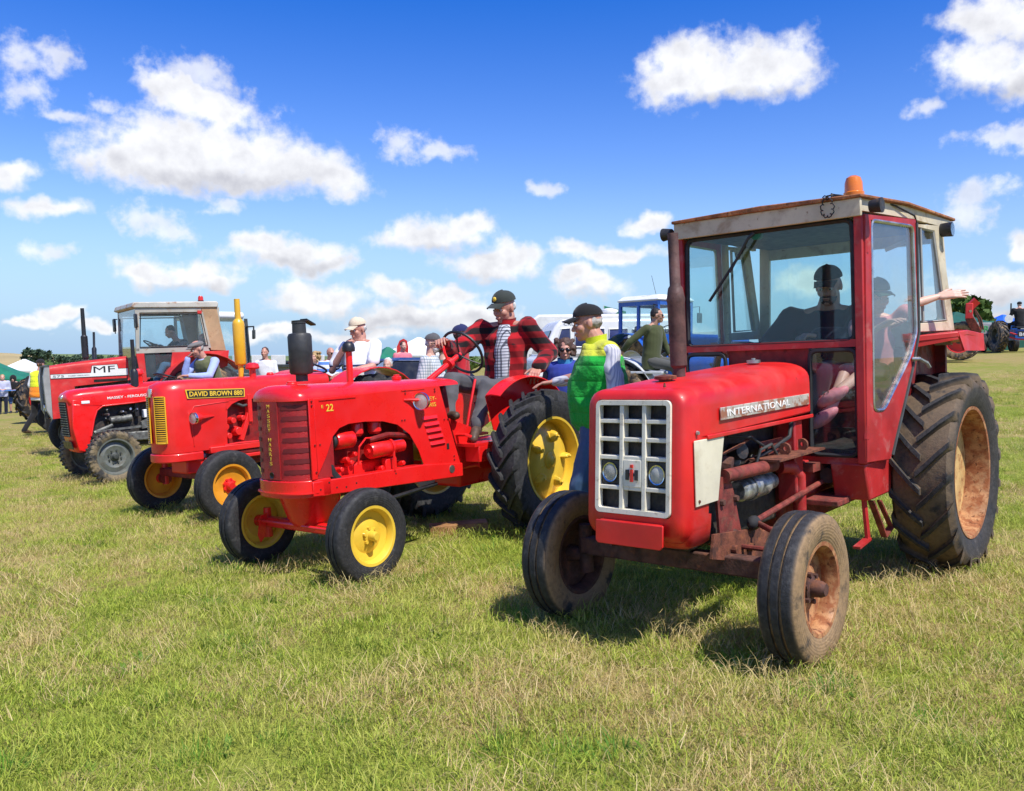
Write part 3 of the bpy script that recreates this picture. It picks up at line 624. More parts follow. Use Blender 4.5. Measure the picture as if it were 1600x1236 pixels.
# ================================================================== WHEELS
def tyre_front(R, w, rim, grooves=(0.3, 0.3)):
    p = [(rim - 0.006, -0.36 * w), (rim + 0.012, -0.43 * w), ((R + rim) * 0.5, -0.5 * w), (R * 0.92, -0.47 * w), (R * 0.965, -0.42 * w), (R * 0.982, -0.36 * w)]
    g = R * 0.955
    p += [(R * 0.99, -0.30 * w), (R * 0.992, -0.17 * w), (g, -0.160 * w), (g, -0.095 * w), (R, -0.082 * w), (R, 0.082 * w), (g, 0.095 * w), (g, 0.160 * w), (R * 0.992, 0.17 * w), (R * 0.99, 0.30 * w)]
    p += [(R * 0.982, 0.36 * w), (R * 0.965, 0.42 * w), (R * 0.92, 0.47 * w), ((R + rim) * 0.5, 0.5 * w), (rim + 0.012, 0.43 * w), (rim - 0.006, 0.36 * w)]
    return MB().lathe(p, (0, 0, 0), (0, 1, 0), 56, closed=True)
def tyre_block(R, w, rim, n=34):
    b = R * 0.945
    p = [(rim - 0.006, -0.36 * w), (rim + 0.012, -0.43 * w), ((R + rim) * 0.5, -0.5 * w), (b * 0.95, -0.49 * w), (b, -0.4 * w), (b * 1.005, 0), (b, 0.4 * w), (b * 0.95, 0.49 * w), ((R + rim) * 0.5, 0.5 * w), (rim + 0.012, 0.43 * w), (rim - 0.006, 0.36 * w)]
    mb = MB().lathe(p, (0, 0, 0), (0, 1, 0), 48, closed=True)
    for i in range(n):
        for s in (-1, 1):
            a = 2 * PI * (i + (0.5 if s > 0 else 0)) / n
            st = [(0.51, 0.90, 0.82), (0.46, 0.985, 0.88), (0.30, 1.0, 0.92), (0.06, 1.0, 0.92)]
            loops = []
            for (u, rt, rb) in st:
                h = 0.030 if u > 0.2 else 0.024
                loops.append([(rr * R * math.cos(a + da), s * u * w, rr * R * math.sin(a + da)) for rr, da in ((rb, -h * 1.6), (rt, -h), (rt, h), (rb, h * 1.6))])
            mb.loft(loops)
    return mb
def tyre_lug(R, w, rim, n=20, sign=1, lh=1.0, span=0.34):
    b = R * (1 - 0.062 * lh)
    p = [(rim - 0.008, -0.36 * w), (rim + 0.02, -0.43 * w), (rim * 0.45 + R * 0.55, -0.5 * w), (b * 0.93, -0.49 * w), (b * 0.985, -0.42 * w), (b, -0.25 * w), (b * 1.004, 0)]
    p += [(r, -t) for r, t in p[-2::-1]]
    mb = MB().lathe(p, (0, 0, 0), (0, 1, 0), 64, closed=True)
    for i in range(n):
        for s in (-1, 1):
            a0 = 2 * PI * (i + (0.5 if s > 0 else 0)) / n
            st = [(0.505, 0.885, 0.0), (0.50, 0.935, 0.03), (0.46, 0.985, 0.13), (0.30, 0.996, 0.42), (0.12, 1.0, 0.75), (-0.035, 1.0, 1.0)]
            loops = []
            for k, (u, rt, q) in enumerate(st):
                a = a0 - sign * q * span
                ht, hb = (0.026, 0.040) if k > 1 else (0.034, 0.046)
                rb = b * 0.97 if k > 1 else b * 0.90
                loops.append([(rr * R * math.cos(a + da), s * u * w, rr * R * math.sin(a + da)) for rr, da in ((rb / R, -hb), (rt, -ht), (rt, ht), (rb / R, hb))])
            mb.loft(loops)
    return mb
def rim_prof(rim, w, dish, disc_r=0.9, hub=0.0):
    o = [(rim + 0.010, 0.43 * w), (rim - 0.010, 0.42 * w), (rim - 0.020, 0.33 * w), (rim - 0.028, 0.12 * w)]
    q = dish
    d = [(rim * disc_r, q[0] * w), (rim * 0.62, q[1] * w), (rim * 0.40, q[2] * w), (0.0, q[2] * w)]
    back = [(0.0, q[2] * w - 0.014), (rim * 0.40, q[2] * w - 0.014), (rim * 0.62, q[1] * w - 0.014), (rim * disc_r, q[0] * w - 0.016), (rim - 0.032, -0.12 * w), (rim - 0.022, -0.33 * w), (rim - 0.010, -0.42 * w), (rim + 0.010, -0.43 * w)]
    return o + d + back
def wheel(T, c, R, w, rim, side, tyre_mb, tm, rm, hm, dish, steer=0.0, nuts=6, nut_r=0.3, hubr=0.055, hublen=0.07, disc_r=0.9, cast=None, spin=0.0, disc_m=None):
    W = empty('wheel', T, c); W.rotation_euler = (0, spin * 0, math.radians(steer) + (PI if side < 0 else 0))
    t = tyre_mb.build('tyre', tm, W, smooth=42); t.rotation_euler = (0, spin, 0)
    pr = rim_prof(rim, w, dish, disc_r)
    if disc_m is None: MB().lathe(pr, (0, 0, 0), (0, 1, 0), 48, closed=True).build('rim', rm, W, smooth=30)
    else:
        MB().lathe(pr[:4] + pr[-4:], (0, 0, 0), (0, 1, 0), 48, closed=True).build('rim', rm, W, smooth=30)
        y0 = dish[0] * w; MB().lathe([(rim - 0.029, 0.02 * w), (rim * 0.93, y0 + 0.05 * w), (rim * 0.80, y0), (rim * 0.56, dish[1] * w), (rim * 0.50, dish[1] * w + 0.012), (rim * 0.40, dish[2] * w), (0, dish[2] * w), (0, dish[2] * w - 0.016), (rim * 0.40, dish[2] * w - 0.016), (rim * 0.80, y0 - 0.016), (rim - 0.029, -0.02 * w)], (0, 0, 0), (0, 1, 0), 48).build('wheel_disc', disc_m, W, smooth=30)
    y = dish[2] * w; h = MB().lathe([(hubr * 1.5, y - 0.004), (hubr * 1.5, y + 0.012), (hubr, y + 0.02), (hubr * 0.95, y + hublen * 0.75), (hubr * 0.7, y + hublen), (0, y + hublen)], (0, 0, 0), (0, 1, 0), 20)
    h.lathe([(0.0, y - 0.12), (hubr * 0.9, y - 0.12), (hubr * 1.25, y - 0.016), (0.0, y - 0.016)], (0, 0, 0), (0, 1, 0), 16); h.build('hub', hm, W)
    for i in range(nuts):
        a = 2 * PI * i / nuts + 0.3; p = Vector((nut_r * rim * math.cos(a), y - 0.002, nut_r * rim * math.sin(a)))
        MB().cyl(p, p + Vector((0, 0.024, 0)), 0.013 if rim < 0.3 else 0.017, n=6).build('wheel_nut', hm, W, smooth=20)
    if cast:
        for i in range(cast[0]):
            a = 2 * PI * i / cast[0] + cast[3]; rr = cast[1]; u = Vector((math.cos(a), 0, math.sin(a))); v = Vector((0, 1, 0)); p = u * rr + Vector((0, cast[4], 0))
            b = MB(); b.loft([[p + u * (cast[2] * k * x) + u.cross(v) * (cast[2] * k * 0.62 * z) + v * hgt for x, z in ((-1.25, 0), (-0.7, 0.8), (0.5, 0.9), (1.1, 0), (0.5, -0.9), (-0.7, -0.8))] for k, hgt in ((1, -0.02), (0.9, 0.02), (0.62, 0.055))])
            b.cyl(p + v * 0.05, p + v * 0.075, 0.014, n=6); b.build('wheel_clamp', rm, W, bevel=0.006)
    return W
def squircle(t, e):
    c, s = math.cos(t), math.sin(t); return math.copysign(abs(c) ** (2 / e), c), math.copysign(abs(s) ** (2 / e), s)
def hood_loop(x, w, zb, zs, zt, e=2.4, n=9):
    l = [(x, -w, zb)]
    for i in range(n + 1):
        c, s = squircle(PI - PI * 0.5 * i / n, e); l.append((x, c * w, zs + s * (zt - zs)))
    for i in range(1, n + 1):
        c, s = squircle(PI / 2 - PI * 0.5 * i / n, e); l.append((x, c * w, zs + s * (zt - zs)))
    l.append((x, w, zb)); return l
def foot_loop(z, xr, xs, xf, w, e=2.6, n=12):
    l = [(xr, -w, z)]
    for i in range(n + 1):
        c, s = squircle(-PI / 2 + PI * i / n, e); l.append((xs + (xf - xs) * c, s * w, z))
    l.append((xr, w, z)); return l
def bolt(T, p, d, r=0.011, h=0.010, m='iron_black', name='bolt'):
    p, d = Vector(p), Vector(d).normalized(); return MB().cyl(p - d * 0.004, p + d * h, r, r * 0.8, 6).build(name, m, T, smooth=20)
def steering_wheel(T, c, axis, R, m='black', spokes=3, name='steering_wheel'):
    c, ax = Vector(c), Vector(axis).normalized(); u = ax.orthogonal().normalized(); v = ax.cross(u); mb = MB()
    mb.tube([c + (u * math.cos(a) + v * math.sin(a)) * R for a in [2 * PI * i / 36 for i in range(36)]], 0.013, 8, closed=True)
    for i in range(spokes):
        a = 2 * PI * i / spokes + 0.5; mb.tube([c - ax * 0.05, c - ax * 0.035 + (u * math.cos(a) + v * math.sin(a)) * R * 0.5, c + (u * math.cos(a) + v * math.sin(a)) * R], 0.008, 6)
    mb.cyl(c - ax * 0.09, c - ax * 0.03, 0.03, 0.024, 12); return mb.build(name, m, T)
def lamp_round(T, c, d, r, body_m, name='headlight', depth=0.09, lens_m=None):
    c, d = Vector(c), Vector(d).normalized()
    h = MB().lathe([(0.0, -depth), (r * 0.45, -depth * 0.92), (r * 0.86, -depth * 0.5), (r, -0.012), (r, 0.0), (r * 0.9, 0.002)], c, d, 22).build(name, body_m, T)
    MB().lathe([(r * 1.03, -0.014), (r * 1.06, 0.0), (r * 1.0, 0.012), (r * 0.9, 0.010), (r * 0.9, -0.01)], c, d, 22, closed=True).build('bezel', 'chrome', h)
    MB().lathe([(0.0, -depth * 0.55), (r * 0.5, -depth * 0.4), (r * 0.89, -0.004)], c, d, 22).build('reflector', 'chrome', h)
    MB().lathe([(r * 0.9, 0.004), (r * 0.6, 0.012), (0.0, 0.018)], c, d, 22).build('lens', lens_m or 'glass_lamp', h)
    return h

# ================================================================== CABBED TRACTOR NEAREST THE CAMERA
def big_tractor():
    T = empty('tractor', mw=pose(2.359, 6.446, 228.7))
    tag(T, 'muddy red tractor with a glazed cab, white grille and amber beacon, nearest the camera', 'tractor', 'vintage tractors lined up on the field')
    tf = tyre_mat('tyre_muddy_front', 0.375, 0.2, mud=0.78); trr = tyre_mat('tyre_muddy_rear', 0.662, 0.4, mud=0.74, mudc=lin(106, 88, 66), wall=0.12)
    for s in (1, -1):
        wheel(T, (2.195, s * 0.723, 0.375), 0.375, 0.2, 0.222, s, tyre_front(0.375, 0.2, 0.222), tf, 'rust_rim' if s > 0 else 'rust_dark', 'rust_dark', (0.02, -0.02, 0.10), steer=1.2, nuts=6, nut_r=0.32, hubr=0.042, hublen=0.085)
        wheel(T, (0, s * 0.785, 0.662), 0.662, 0.368, 0.425, s, tyre_lug(0.662, 0.368, 0.425, 19, s), trr, 'rust_rim', 'rust_red', (-0.36, -0.30, -0.12), nuts=8, nut_r=0.30, hubr=0.075, hublen=0.07, disc_r=0.88, spin=0.06, disc_m='rim_cream')
    # bonnet
    hood = MB().loft([hood_loop(2.50, 0.322, 1.115, 1.24, 1.372, 3.4), hood_loop(2.44, 0.33, 1.115, 1.27, 1.392, 3.4), hood_loop(2.1, 0.332, 1.12, 1.285, 1.415, 3.2), hood_loop(1.6, 0.335, 1.13, 1.30, 1.44, 3.0), hood_loop(1.17, 0.338, 1.14, 1.32, 1.455, 3.0)]).build('bonnet', 'red_worn', T, bevel=0.012)
    MB().box(1.16, 2.42, 0.337, 0.350, 1.108, 1.130).build('lip', 'red_worn', hood, bevel=0.004); MB().box(1.16, 2.42, -0.350, -0.337, 1.108, 1.130).build('lip', 'red_worn', hood, bevel=0.004)
    for y in (-0.33, 0.33): bolt(hood, (2.50, math.copysign(0.336, y), 1.15), (0, y, 0), 0.012, 0.008, 'steel')
    # worn badge strip on both flanks
    for s in (1, -1):
        b = MB().box(1.21, 2.28, s * 0.337, s * 0.3475, 1.192, 1.258).build('name_strip', 'badge_worn', T, bevel=0.003)
        if s > 0: text(b, 'INTERNATIONAL', (2.22, 0.3478, 1.208), (-1, 0, 0), (0, 0, 1), 0.036, 0.74, 'lettering_white', 0.003)
    # nose shell: ring round the grille
    def ring(x, y, z0, z1, r=0.06, n=5):
        l = []
        for cy, cz, a0 in ((y - r, z1 - r, 0), (-y + r, z1 - r, 90), (-y + r, z0 + r, 180), (y - r, z0 + r, 270)):
            for i in range(n + 1):
                a = math.radians(a0 + 90 * i / n); l.append((x, cy + r * math.cos(a), cz + r * math.sin(a)))
        return l
    nose = MB().loft([ring(2.36, 0.330, 0.60, 1.372, 0.09), ring(2.53, 0.330, 0.60, 1.372, 0.09), ring(2.575, 0.322, 0.62, 1.365, 0.085), ring(2.598, 0.300, 0.65, 1.345, 0.07), ring(2.598, 0.250, 0.735, 1.322, 0.03), ring(2.50, 0.246, 0.738, 1.319, 0.03)], cap=False).build('nose_shell', 'red_worn', T, smooth=50)
    # lower nose, tapering under the grille
    MB().loft([foot_loop(0.725, 2.33, 2.50, 2.592, 0.3285, 4), foot_loop(0.66, 2.33, 2.50, 2.585, 0.326, 4), foot_loop(0.585, 2.30, 2.45, 2.53, 0.30, 4), foot_loop(0.56, 2.30, 2.42, 2.47, 0.26, 4)]).build('nose_shell', 'red_worn', T, smooth=50)
    MB().prism([(-0.222, 0.705), (0.222, 0.705), (0.222, 0.60), (0.205, 0.585), (-0.205, 0.585), (-0.222, 0.60)], 'x', 2.625, 2.637).build('skirt_plate', 'red_worn', T, bevel=0.004)
    MB().box(2.57, 2.63, -0.2, 0.2, 0.69, 0.705).build('skirt_bracket', 'red_worn', T)
    for s in (1, -1):
        MB().prism([(2.555, 1.114), (2.25, 1.110), (2.30, 0.93), (2.335, 0.785), (2.56, 0.785)], 'y', s * 0.329, s * 0.337).build('side_panel', 'cream', T, bevel=0.003)
        bolt(T, (2.53, s * 0.337, 0.81), (0, s, 0), 0.01, 0.006, 'rust')
    # grille: cream frame, two uprights, cross bars, dark cells
    g = MB().loft([ring(2.575, 0.248, 0.738, 1.320, 0.03), ring(2.612, 0.246, 0.740, 1.318, 0.03), ring(2.612, 0.222, 0.764, 1.294, 0.012), ring(2.575, 0.222, 0.764, 1.294, 0.012)], cap=False).build('grille', 'cream_grille', T, smooth=40)
    zt, zb = 1.294, 0.764; H = zt - zb
    for y in (-0.074, 0.074): MB().box(2.555, 2.606, y - 0.0135, y + 0.0135, zb, zt).build('upright', 'cream_grille', g, bevel=0.004)
    ys = [(-0.222, -0.0875), (-0.0605, 0.0605), (0.0875, 0.222)]; rows = [0.157, 0.333, 0.51]; MB().box(2.535, 2.545, -0.245, 0.245, 0.742, 1.316).build('grille_mesh', 'iron_black', g)
    for (a, b) in ys:
        for f in rows + [0.80]:
            z = zt - H * f; MB().box(2.56, 2.602, a, b, z - 0.011, z + 0.011).build('cross_bar', 'cream_grille', g, bevel=0.004)
    for s in (-1, 1):
        yc = s * 0.155; zc = zt - H * 0.655
        MB().prism([(yc - 0.066, zc - 0.064), (yc + 0.066, zc - 0.064), (yc + 0.066, zc + 0.064), (yc - 0.066, zc + 0.064)], 'x', 2.556, 2.588).build('lamp_bezel', 'black', g, bevel=0.006)
        lp = lamp_round(T, (2.588, yc, zc), (1, 0, 0), 0.05, 'black', depth=0.05)
    pl = MB().box(2.56, 2.606, -0.0595, 0.0595, zt - H * 0.785, zt - H * 0.525).build('emblem_plate', 'cream_grille', g, bevel=0.003)
    zc = zt - H * 0.655
    for y in (-0.030, 0.030): MB().box(2.6062, 2.612, y - 0.0105, y + 0.0105, zc - 0.032, zc + 0.020).build('emblem_h', 'black', pl)
    MB().box(2.6062, 2.611, -0.020, 0.020, zc - 0.012, zc + 0.002).build('emblem_h', 'black', pl)
    MB().box(2.6062, 2.615, -0.0085, 0.0085, zc - 0.040, zc + 0.022).build('emblem_i', 'lens_red', pl); MB().box(2.6062, 2.615, -0.0085, 0.0085, zc + 0.030, zc + 0.046).build('emblem_i', 'lens_red', pl)
    # the sheet metal is a little narrower than the frame it was set out on, and the face leans forward at its foot
    def reshape(names, fn):
        for o in list(T.children):
            if o.name.split('.')[0] in names:
                for q in [o] + list(o.children_recursive):
                    if q.type == 'MESH':
                        for v in q.data.vertices: v.co = fn(v.co)
                        q.data.update()
    reshape(('nose_shell', 'skirt_plate', 'skirt_bracket', 'grille', 'headlight'), lambda c: Vector((c.x - 0.022 + (1.03 - c.z) * 0.085, c.y * 0.912, c.z)))
    reshape(('bonnet', 'name_strip'), lambda c: Vector((c.x - 0.04 - 0.035 * (2.5 - c.x), c.y * 0.92, c.z)))
    reshape(('side_panel', 'bolt'), lambda c: Vector((c.x - 0.055, c.y * 0.93, c.z)))
    # exhaust, caps
    MB().lathe([(0.034, 0), (0.034, 0.06), (0.046, 0.075), (0.048, 0.42), (0.052, 0.44), (0.047, 0.46), (0.040, 0.50), (0.030, 0.515), (0.029, 0.80), (0.026, 0.80), (0.026, 0.6)], (2.06, -0.02, 1.40), (0.0, -0.012, 1), 22).build('exhaust', 'exhaust_rust', T)
    MB().lathe([(0.036, 0), (0.036, 0.012), (0.058, 0.016), (0.060, 0.032), (0.02, 0.040), (0, 0.040)], (2.27, 0.02, 1.395), (0, 0, 1), 18).build('radiator_cap', 'rust', T)
    MB().lathe([(0.030, 0), (0.042, 0.004), (0.042, 0.022), (0.012, 0.026), (0.012, 0.034), (0, 0.034)], (1.30, 0.05, 1.452), (0, 0, 1), 16).build('fuel_cap', 'steel', T)
    MB().cyl((2.46, 0.13, 1.378), (2.46, 0.13, 1.40), 0.008, 0.004, 8).build('bonnet_stud', 'rust', T)
    # engine bay
    MB().box(1.25, 2.30, -0.17, 0.15, 0.50, 1.09).build('engine_block', 'iron_black', T, bevel=0.02)
    MB().box(1.45, 2.15, -0.13, 0.10, 1.05, 1.13).build('rocker_cover', 'rust_dark', T, bevel=0.02)
    MB().box(2.30, 2.40, -0.27, 0.27, 0.60, 1.12).build('radiator', 'iron_black', T)
    rnd = random.Random(5)
    for i in range(10):
        x = rnd.uniform(1.35, 2.1); z = rnd.uniform(0.75, 1.05); MB().cyl((x, 0.14, z), (x + rnd.uniform(-0.05, 0.05), rnd.uniform(0.18, 0.24), z + rnd.uniform(-0.03, 0.03)), rnd.uniform(0.018, 0.05), n=10).build('engine_fitting', rnd.choice(['iron_black', 'rust_dark', 'engine_grey']), T, bevel=0.003)
    for k, pth in enumerate([[(1.95, 0.2, 1.08), (1.8, 0.26, 1.06), (1.62, 0.27, 0.98), (1.55, 0.24, 0.86)], [(1.30, 0.28, 1.10), (1.38, 0.30, 1.02), (1.55, 0.28, 0.97), (1.70, 0.24, 0.93)], [(1.75, 0.26, 0.88), (1.72, 0.28, 0.98), (1.60, 0.29, 1.0), (1.50, 0.28, 0.92)], [(2.1, 0.2, 0.98), (1.9, 0.24, 1.02), (1.7, 0.22, 1.05)]]):
        MB().tube(pth, 0.009 if k != 1 else 0.012, 8).build('hose', ['black_rubber', 'black_rubber', 'grey_dark', 'rust'][k], T)
    st = MB().lathe([(0, 0), (0.05, 0.0), (0.062, 0.02), (0.062, 0.13), (0.055, 0.14), (0.066, 0.15), (0.066, 0.30), (0.05, 0.32), (0.045, 0.42), (0, 0.42)], (1.93, 0.235, 0.775), (-1, 0.02, 0.0), 20).build('fuel_filter', 'silver_wrap', T)
    MB().lathe([(0.064, 0.12), (0.072, 0.12), (0.072, 0.15), (0.064, 0.15)], (1.93, 0.235, 0.775), (-1, 0.02, 0), 20, closed=True).build('clamp_band', 'steel', st)
    MB().prism([(2.02, 0.88), (2.10, 1.02), (2.05, 1.05), (1.98, 0.9)], 'y', 0.17, 0.20).build('gauge_plate', 'steel', T)
    # loader brackets, rusty tubes
    MB().cyl((2.17, 0.29, 0.893), (1.62, 0.31, 0.885), 0.036, n=16).build('loader_tube', 'rust_red', T)
    MB().box(1.10, 1.74, 0.22, 0.40, 0.918, 0.930).build('loader_plate', 'rust', T)
    b = MB().box(1.10, 1.62, 0.225, 0.237, 0.930, 1.01).build('loader_bracket', 'rust_red', T)
    for x in (1.50, 1.26): MB().lathe([(0.014, 0), (0.036, 0), (0.036, 0.02), (0.014, 0.02)], (x, 0.32, 0.962), (-1, 0, 0), 14, closed=True).build('lug_eye', 'rust', b)
    MB().prism([(2.22, 0.55), (1.98, 0.55), (2.06, 0.80), (2.10, 0.89), (2.25, 0.89)], 'y', 0.27, 0.285).build('loader_bracket', 'rust_red', T)
    for p in ((2.07, 0.58), (2.18, 0.58), (2.05, 0.76), (2.2, 0.76)): bolt(T, (p[0], 0.285, p[1]), (0, 1, 0), 0.02, 0.02, 'rust_dark')
    MB().prism([(2.34, 0.62), (1.80, 0.56), (1.80, 0.40), (1.92, 0.39), (2.37, 0.50)], 'y', 0.30, 0.315).build('side_rail', 'rust', T)
    MB().box(1.62, 1.86, 0.27, 0.298, 0.42, 0.53).build('side_rail', 'rust', T, bevel=0.004)
    for x, z in ((2.15, 0.51), (1.97, 0.485)): MB().cyl((x, 0.313, z), (x, 0.345, z), 0.024, 0.022, 8).build('bolt', 'rust', T)
    MB().prism([(2.34, 0.62), (1.80, 0.56), (1.80, 0.40), (2.37, 0.50)], 'y', -0.315, -0.30).build('side_rail', 'rust', T)
    MB().bar((2.195, -0.62, 0.44), (2.195, 0.62, 0.44), 0.09, 0.10).build('front_axle', 'rust_dark', T, bevel=0.01)
    for s in (1, -1): MB().cyl((2.195, s * 0.61, 0.28), (2.195, s * 0.61, 0.56), 0.042, 0.038, 14).build('kingpin', 'rust_dark', T); MB().bar((2.195, s * 0.61, 0.53), (2.02, s * 0.57, 0.55), 0.03, 0.04).build('steering_arm', 'rust', T)
    MB().tube([(2.02, 0.57, 0.56), (1.92, 0.33, 0.615), (0.95, 0.32, 0.70), (0.78, 0.32, 0.72)], 0.017, 10).build('drag_link', 'rust_red', T); MB().ell((1.93, 0.33, 0.61), (0.05, 0.035, 0.04), 12, 8).build('ball_joint', 'black_rubber', T)
    MB().tube([(2.04, -0.56, 0.50), (2.04, 0.56, 0.50)], 0.014, 8).build('track_rod', 'rust_red', T)
    MB().box(1.19, 1.30, 0.18, 0.30, 0.62, 1.11).build('side_pillar', 'red_faded', T, bevel=0.01)
    MB().tube([(1.40, 0.24, 0.84), (1.30, 0.27, 0.83), (1.24, 0.29, 0.77), (1.24, 0.29, 0.55)], 0.040, 12).build('breather_pipe', 'red_faded', T)
    MB().box(0.15, 1.26, -0.20, 0.20, 0.42, 0.86).build('gearbox', 'red_dark', T, bevel=0.03); MB().cyl((0, -0.62, 0.662), (0, 0.62, 0.662), 0.13, n=18).build('rear_axle', 'red_dark', T)
    MB().box(0.42, 1.22, 0.21, 0.27, 0.62, 0.84).build('frame_plate', 'red_faded', T, bevel=0.008); MB().box(0.70, 1.18, 0.27, 0.50, 0.585, 0.62).build('frame_plate', 'rust_red', T, bevel=0.006)
    MB().box(0.72, 1.15, 0.26, 0.34, 0.78, 0.83).build('frame_plate', 'rust_red', T); MB().cyl((0.98, 0.36, 0.74), (0.80, 0.37, 0.76), 0.05, 0.04, 14).build('brake_housing', 'iron_black', T)
    MB().prism([(0.98, 0.60), (0.60, 0.60), (0.55, 0.83), (1.04, 0.83)], 'y', 0.40, 0.615).build('cab_footwell', 'red_faded', T, bevel=0.012)
    # steps
    stp = MB(); stp.bar((0.93, 0.56, 0.62), (0.93, 0.58, 0.35), 0.045, 0.018); stp.bar((0.93, 0.58, 0.36), (1.12, 0.58, 0.34), 0.045, 0.014); stp.build('step', 'red_faded', T)
    stp = MB(); stp.bar((0.86, 0.58, 0.58), (0.70, 0.60, 0.33), 0.04, 0.012); stp.bar((0.70, 0.60, 0.335), (0.58, 0.60, 0.37), 0.04, 0.012); stp.bar((0.58, 0.60, 0.37), (0.72, 0.58, 0.56), 0.03, 0.012); stp.build('step', 'rust_red', T)
    cab(T)
    return T

def cab(T):
    """the cab: red front frame and doors, cream rear quarter, rusty roof"""
    def dp(x, s=1): return s * (0.61 + 0.092 * (1.02 - x))          # y of the cab flank at x
    ZT = 2.295
    roof = MB(); 
    roof.loft([[(1.06, -0.635, 2.40), (1.06, 0.635, 2.40), (1.06, 0.635, 2.42), (1.06, 0, 2.435), (1.06, -0.635, 2.42)], [(0.4, -0.70, 2.405), (0.4, 0.70, 2.405), (0.4, 0.70, 2.425), (0.4, 0, 2.45), (0.4, -0.70, 2.425)], [(-0.42, -0.755, 2.36), (-0.42, 0.755, 2.36), (-0.42, 0.755, 2.38), (-0.42, 0, 2.415), (-0.42, -0.755, 2.38)]])
    rf = roof.build('roof', 'roof_rust', T, bevel=0.006)
    ln = MB().box(-0.40, 1.03, -0.60, 0.60, 2.30, 2.33).build('roof_lining', 'black_rubber', rf)
    MB().slab([(1.045, -0.625, ZT), (1.045, 0.625, ZT), (1.045, 0.625, 2.40), (1.045, -0.625, 2.40)], (-0.03, 0, 0)).build('roof_fascia', 'cab_cream', rf, bevel=0.004)
    for s in (1, -1):
        MB().slab([(1.012, dp(1.012, s), 2.33), (0.28, dp(0.28, s), 2.33), (-0.35, dp(-0.35, s), 2.305), (-0.35, dp(-0.35, s), 2.36), (0.28, dp(0.28, s), 2.404), (1.012, dp(1.012, s), 2.404)], (0, -s * 0.03, 0)).build('roof_fascia', 'cab_cream' , rf)
    bc = MB().lathe([(0.07, 0), (0.07, 0.02), (0.06, 0.022)], (0.80, 0.50, 2.425), (0, 0, 1), 24).build('beacon', 'black', T)
    MB().lathe([(0.060, 0.02), (0.062, 0.045), (0.055, 0.05), (0.052, 0.105), (0.042, 0.135), (0.02, 0.148), (0, 0.15)], (0.80, 0.50, 2.425), (0, 0, 1), 26).build('beacon_lens', 'lens_amber', bc)
    cc = [(0.86, 0.47, 2.44), (1.0, 0.44, 2.445), (1.07, 0.42, 2.43)]; pth = []
    for i in range(90):
        t = i / 89; a = Vector(cc[0]).lerp(Vector(cc[1]), min(1, t * 2)) if t < 0.5 else Vector((1.07, 0.44 - 0.03 * math.cos((t - 0.5) * 2 * PI), 2.43)) + Vector((0, 0.055 * math.sin((t - 0.5) * 4 * PI), -0.06 + 0.06 * math.cos((t - 0.5) * 4 * PI)))
        pth.append(a + Vector((0.004 * math.cos(i * 1.6), 0.009 * math.sin(i * 1.6), 0.009 * math.cos(i * 1.6))))
    MB().tube(pth, 0.004, 5).build('coiled_cable', 'black_rubber', T)
    MB().tube([(0.80, 0.56, 2.43), (0.55, 0.665, 2.39), (0.3, 0.70, 2.345), (0.27, 0.705, 2.30)], 0.006, 6).build('cable', 'black_rubber', T)
    # front frame
    def post(p0, p1, w, m, nm='pillar'): return MB().bar(p0, p1, w, w, up=(1, 0, 0)).build(nm, m, T, bevel=0.006)
    for s in (1, -1):
        post((1.03, s * 0.60, 0.83), (1.0, s * 0.60, 2.30), 0.052, 'red_faded'); post((0.262, dp(0.262, s) - s * 0.02, 1.55), (0.262, dp(0.262, s) - s * 0.02, 2.33), 0.042, 'cab_cream')
    fr = MB().slab([(1.028, -0.58, 1.53), (1.028, 0.58, 1.53), (1.026, 0.58, 1.575), (1.026, -0.58, 1.575)], (-0.03, 0, 0)).build('windscreen_rail', 'red_faded', T)
    # windscreen and rubber
    def pane(pts, off, rub=0.016, gm='glass', nm='window', rm='black_rubber', inset=0.012):
        """a rounded pane in a rubber strip; pts = corner list"""
        P = [Vector(p) for p in pts]; n = len(P); r = 0.055; ring_ = []
        for i in range(n):
            a, b, c = P[i - 1], P[i], P[(i + 1) % n]; da, dc = (a - b), (c - b); rr = min(r, da.length * 0.4, dc.length * 0.4); p0, p1 = b + da.normalized() * rr, b + dc.normalized() * rr
            for k in range(5):
                t = k / 4; ring_.append(p0 * (1 - t) ** 2 + b * 2 * t * (1 - t) + p1 * t * t)
        f = MB().tube(ring_, rub * 0.62, 6, closed=True).build(nm, rm, T)
        MB().slab(ring_, off).build('pane', gm, f, smooth=0)
        return f
    pane([(1.012, -0.563, 1.565), (1.012, 0.563, 1.565), (0.992, 0.556, 2.287), (0.992, -0.556, 2.287)], (-0.005, 0, 0), 0.026, nm='windscreen', gm='glass_cab')
    for s in (1, -1): pane([(1.028, s * 0.285, 0.875), (1.028, s * 0.572, 0.875), (1.020, s * 0.572, 1.515), (1.020, s * 0.285, 1.515)], (-0.005, 0, 0), 0.024, nm='lower_window', gm='glass')
    MB().prism([(-0.27, 0.84), (0.27, 0.84), (0.27, 1.53), (-0.27, 1.53)], 'x', 0.985, 1.005).build('firewall', 'red_dark', T); MB().box(0.80, 0.985, -0.25, 0.25, 1.36, 1.55).build('dashboard', 'black', T, bevel=0.03)
    MB().box(0.985, 1.03, -0.60, 0.60, 0.82, 0.862).build('sill', 'red_faded', T)
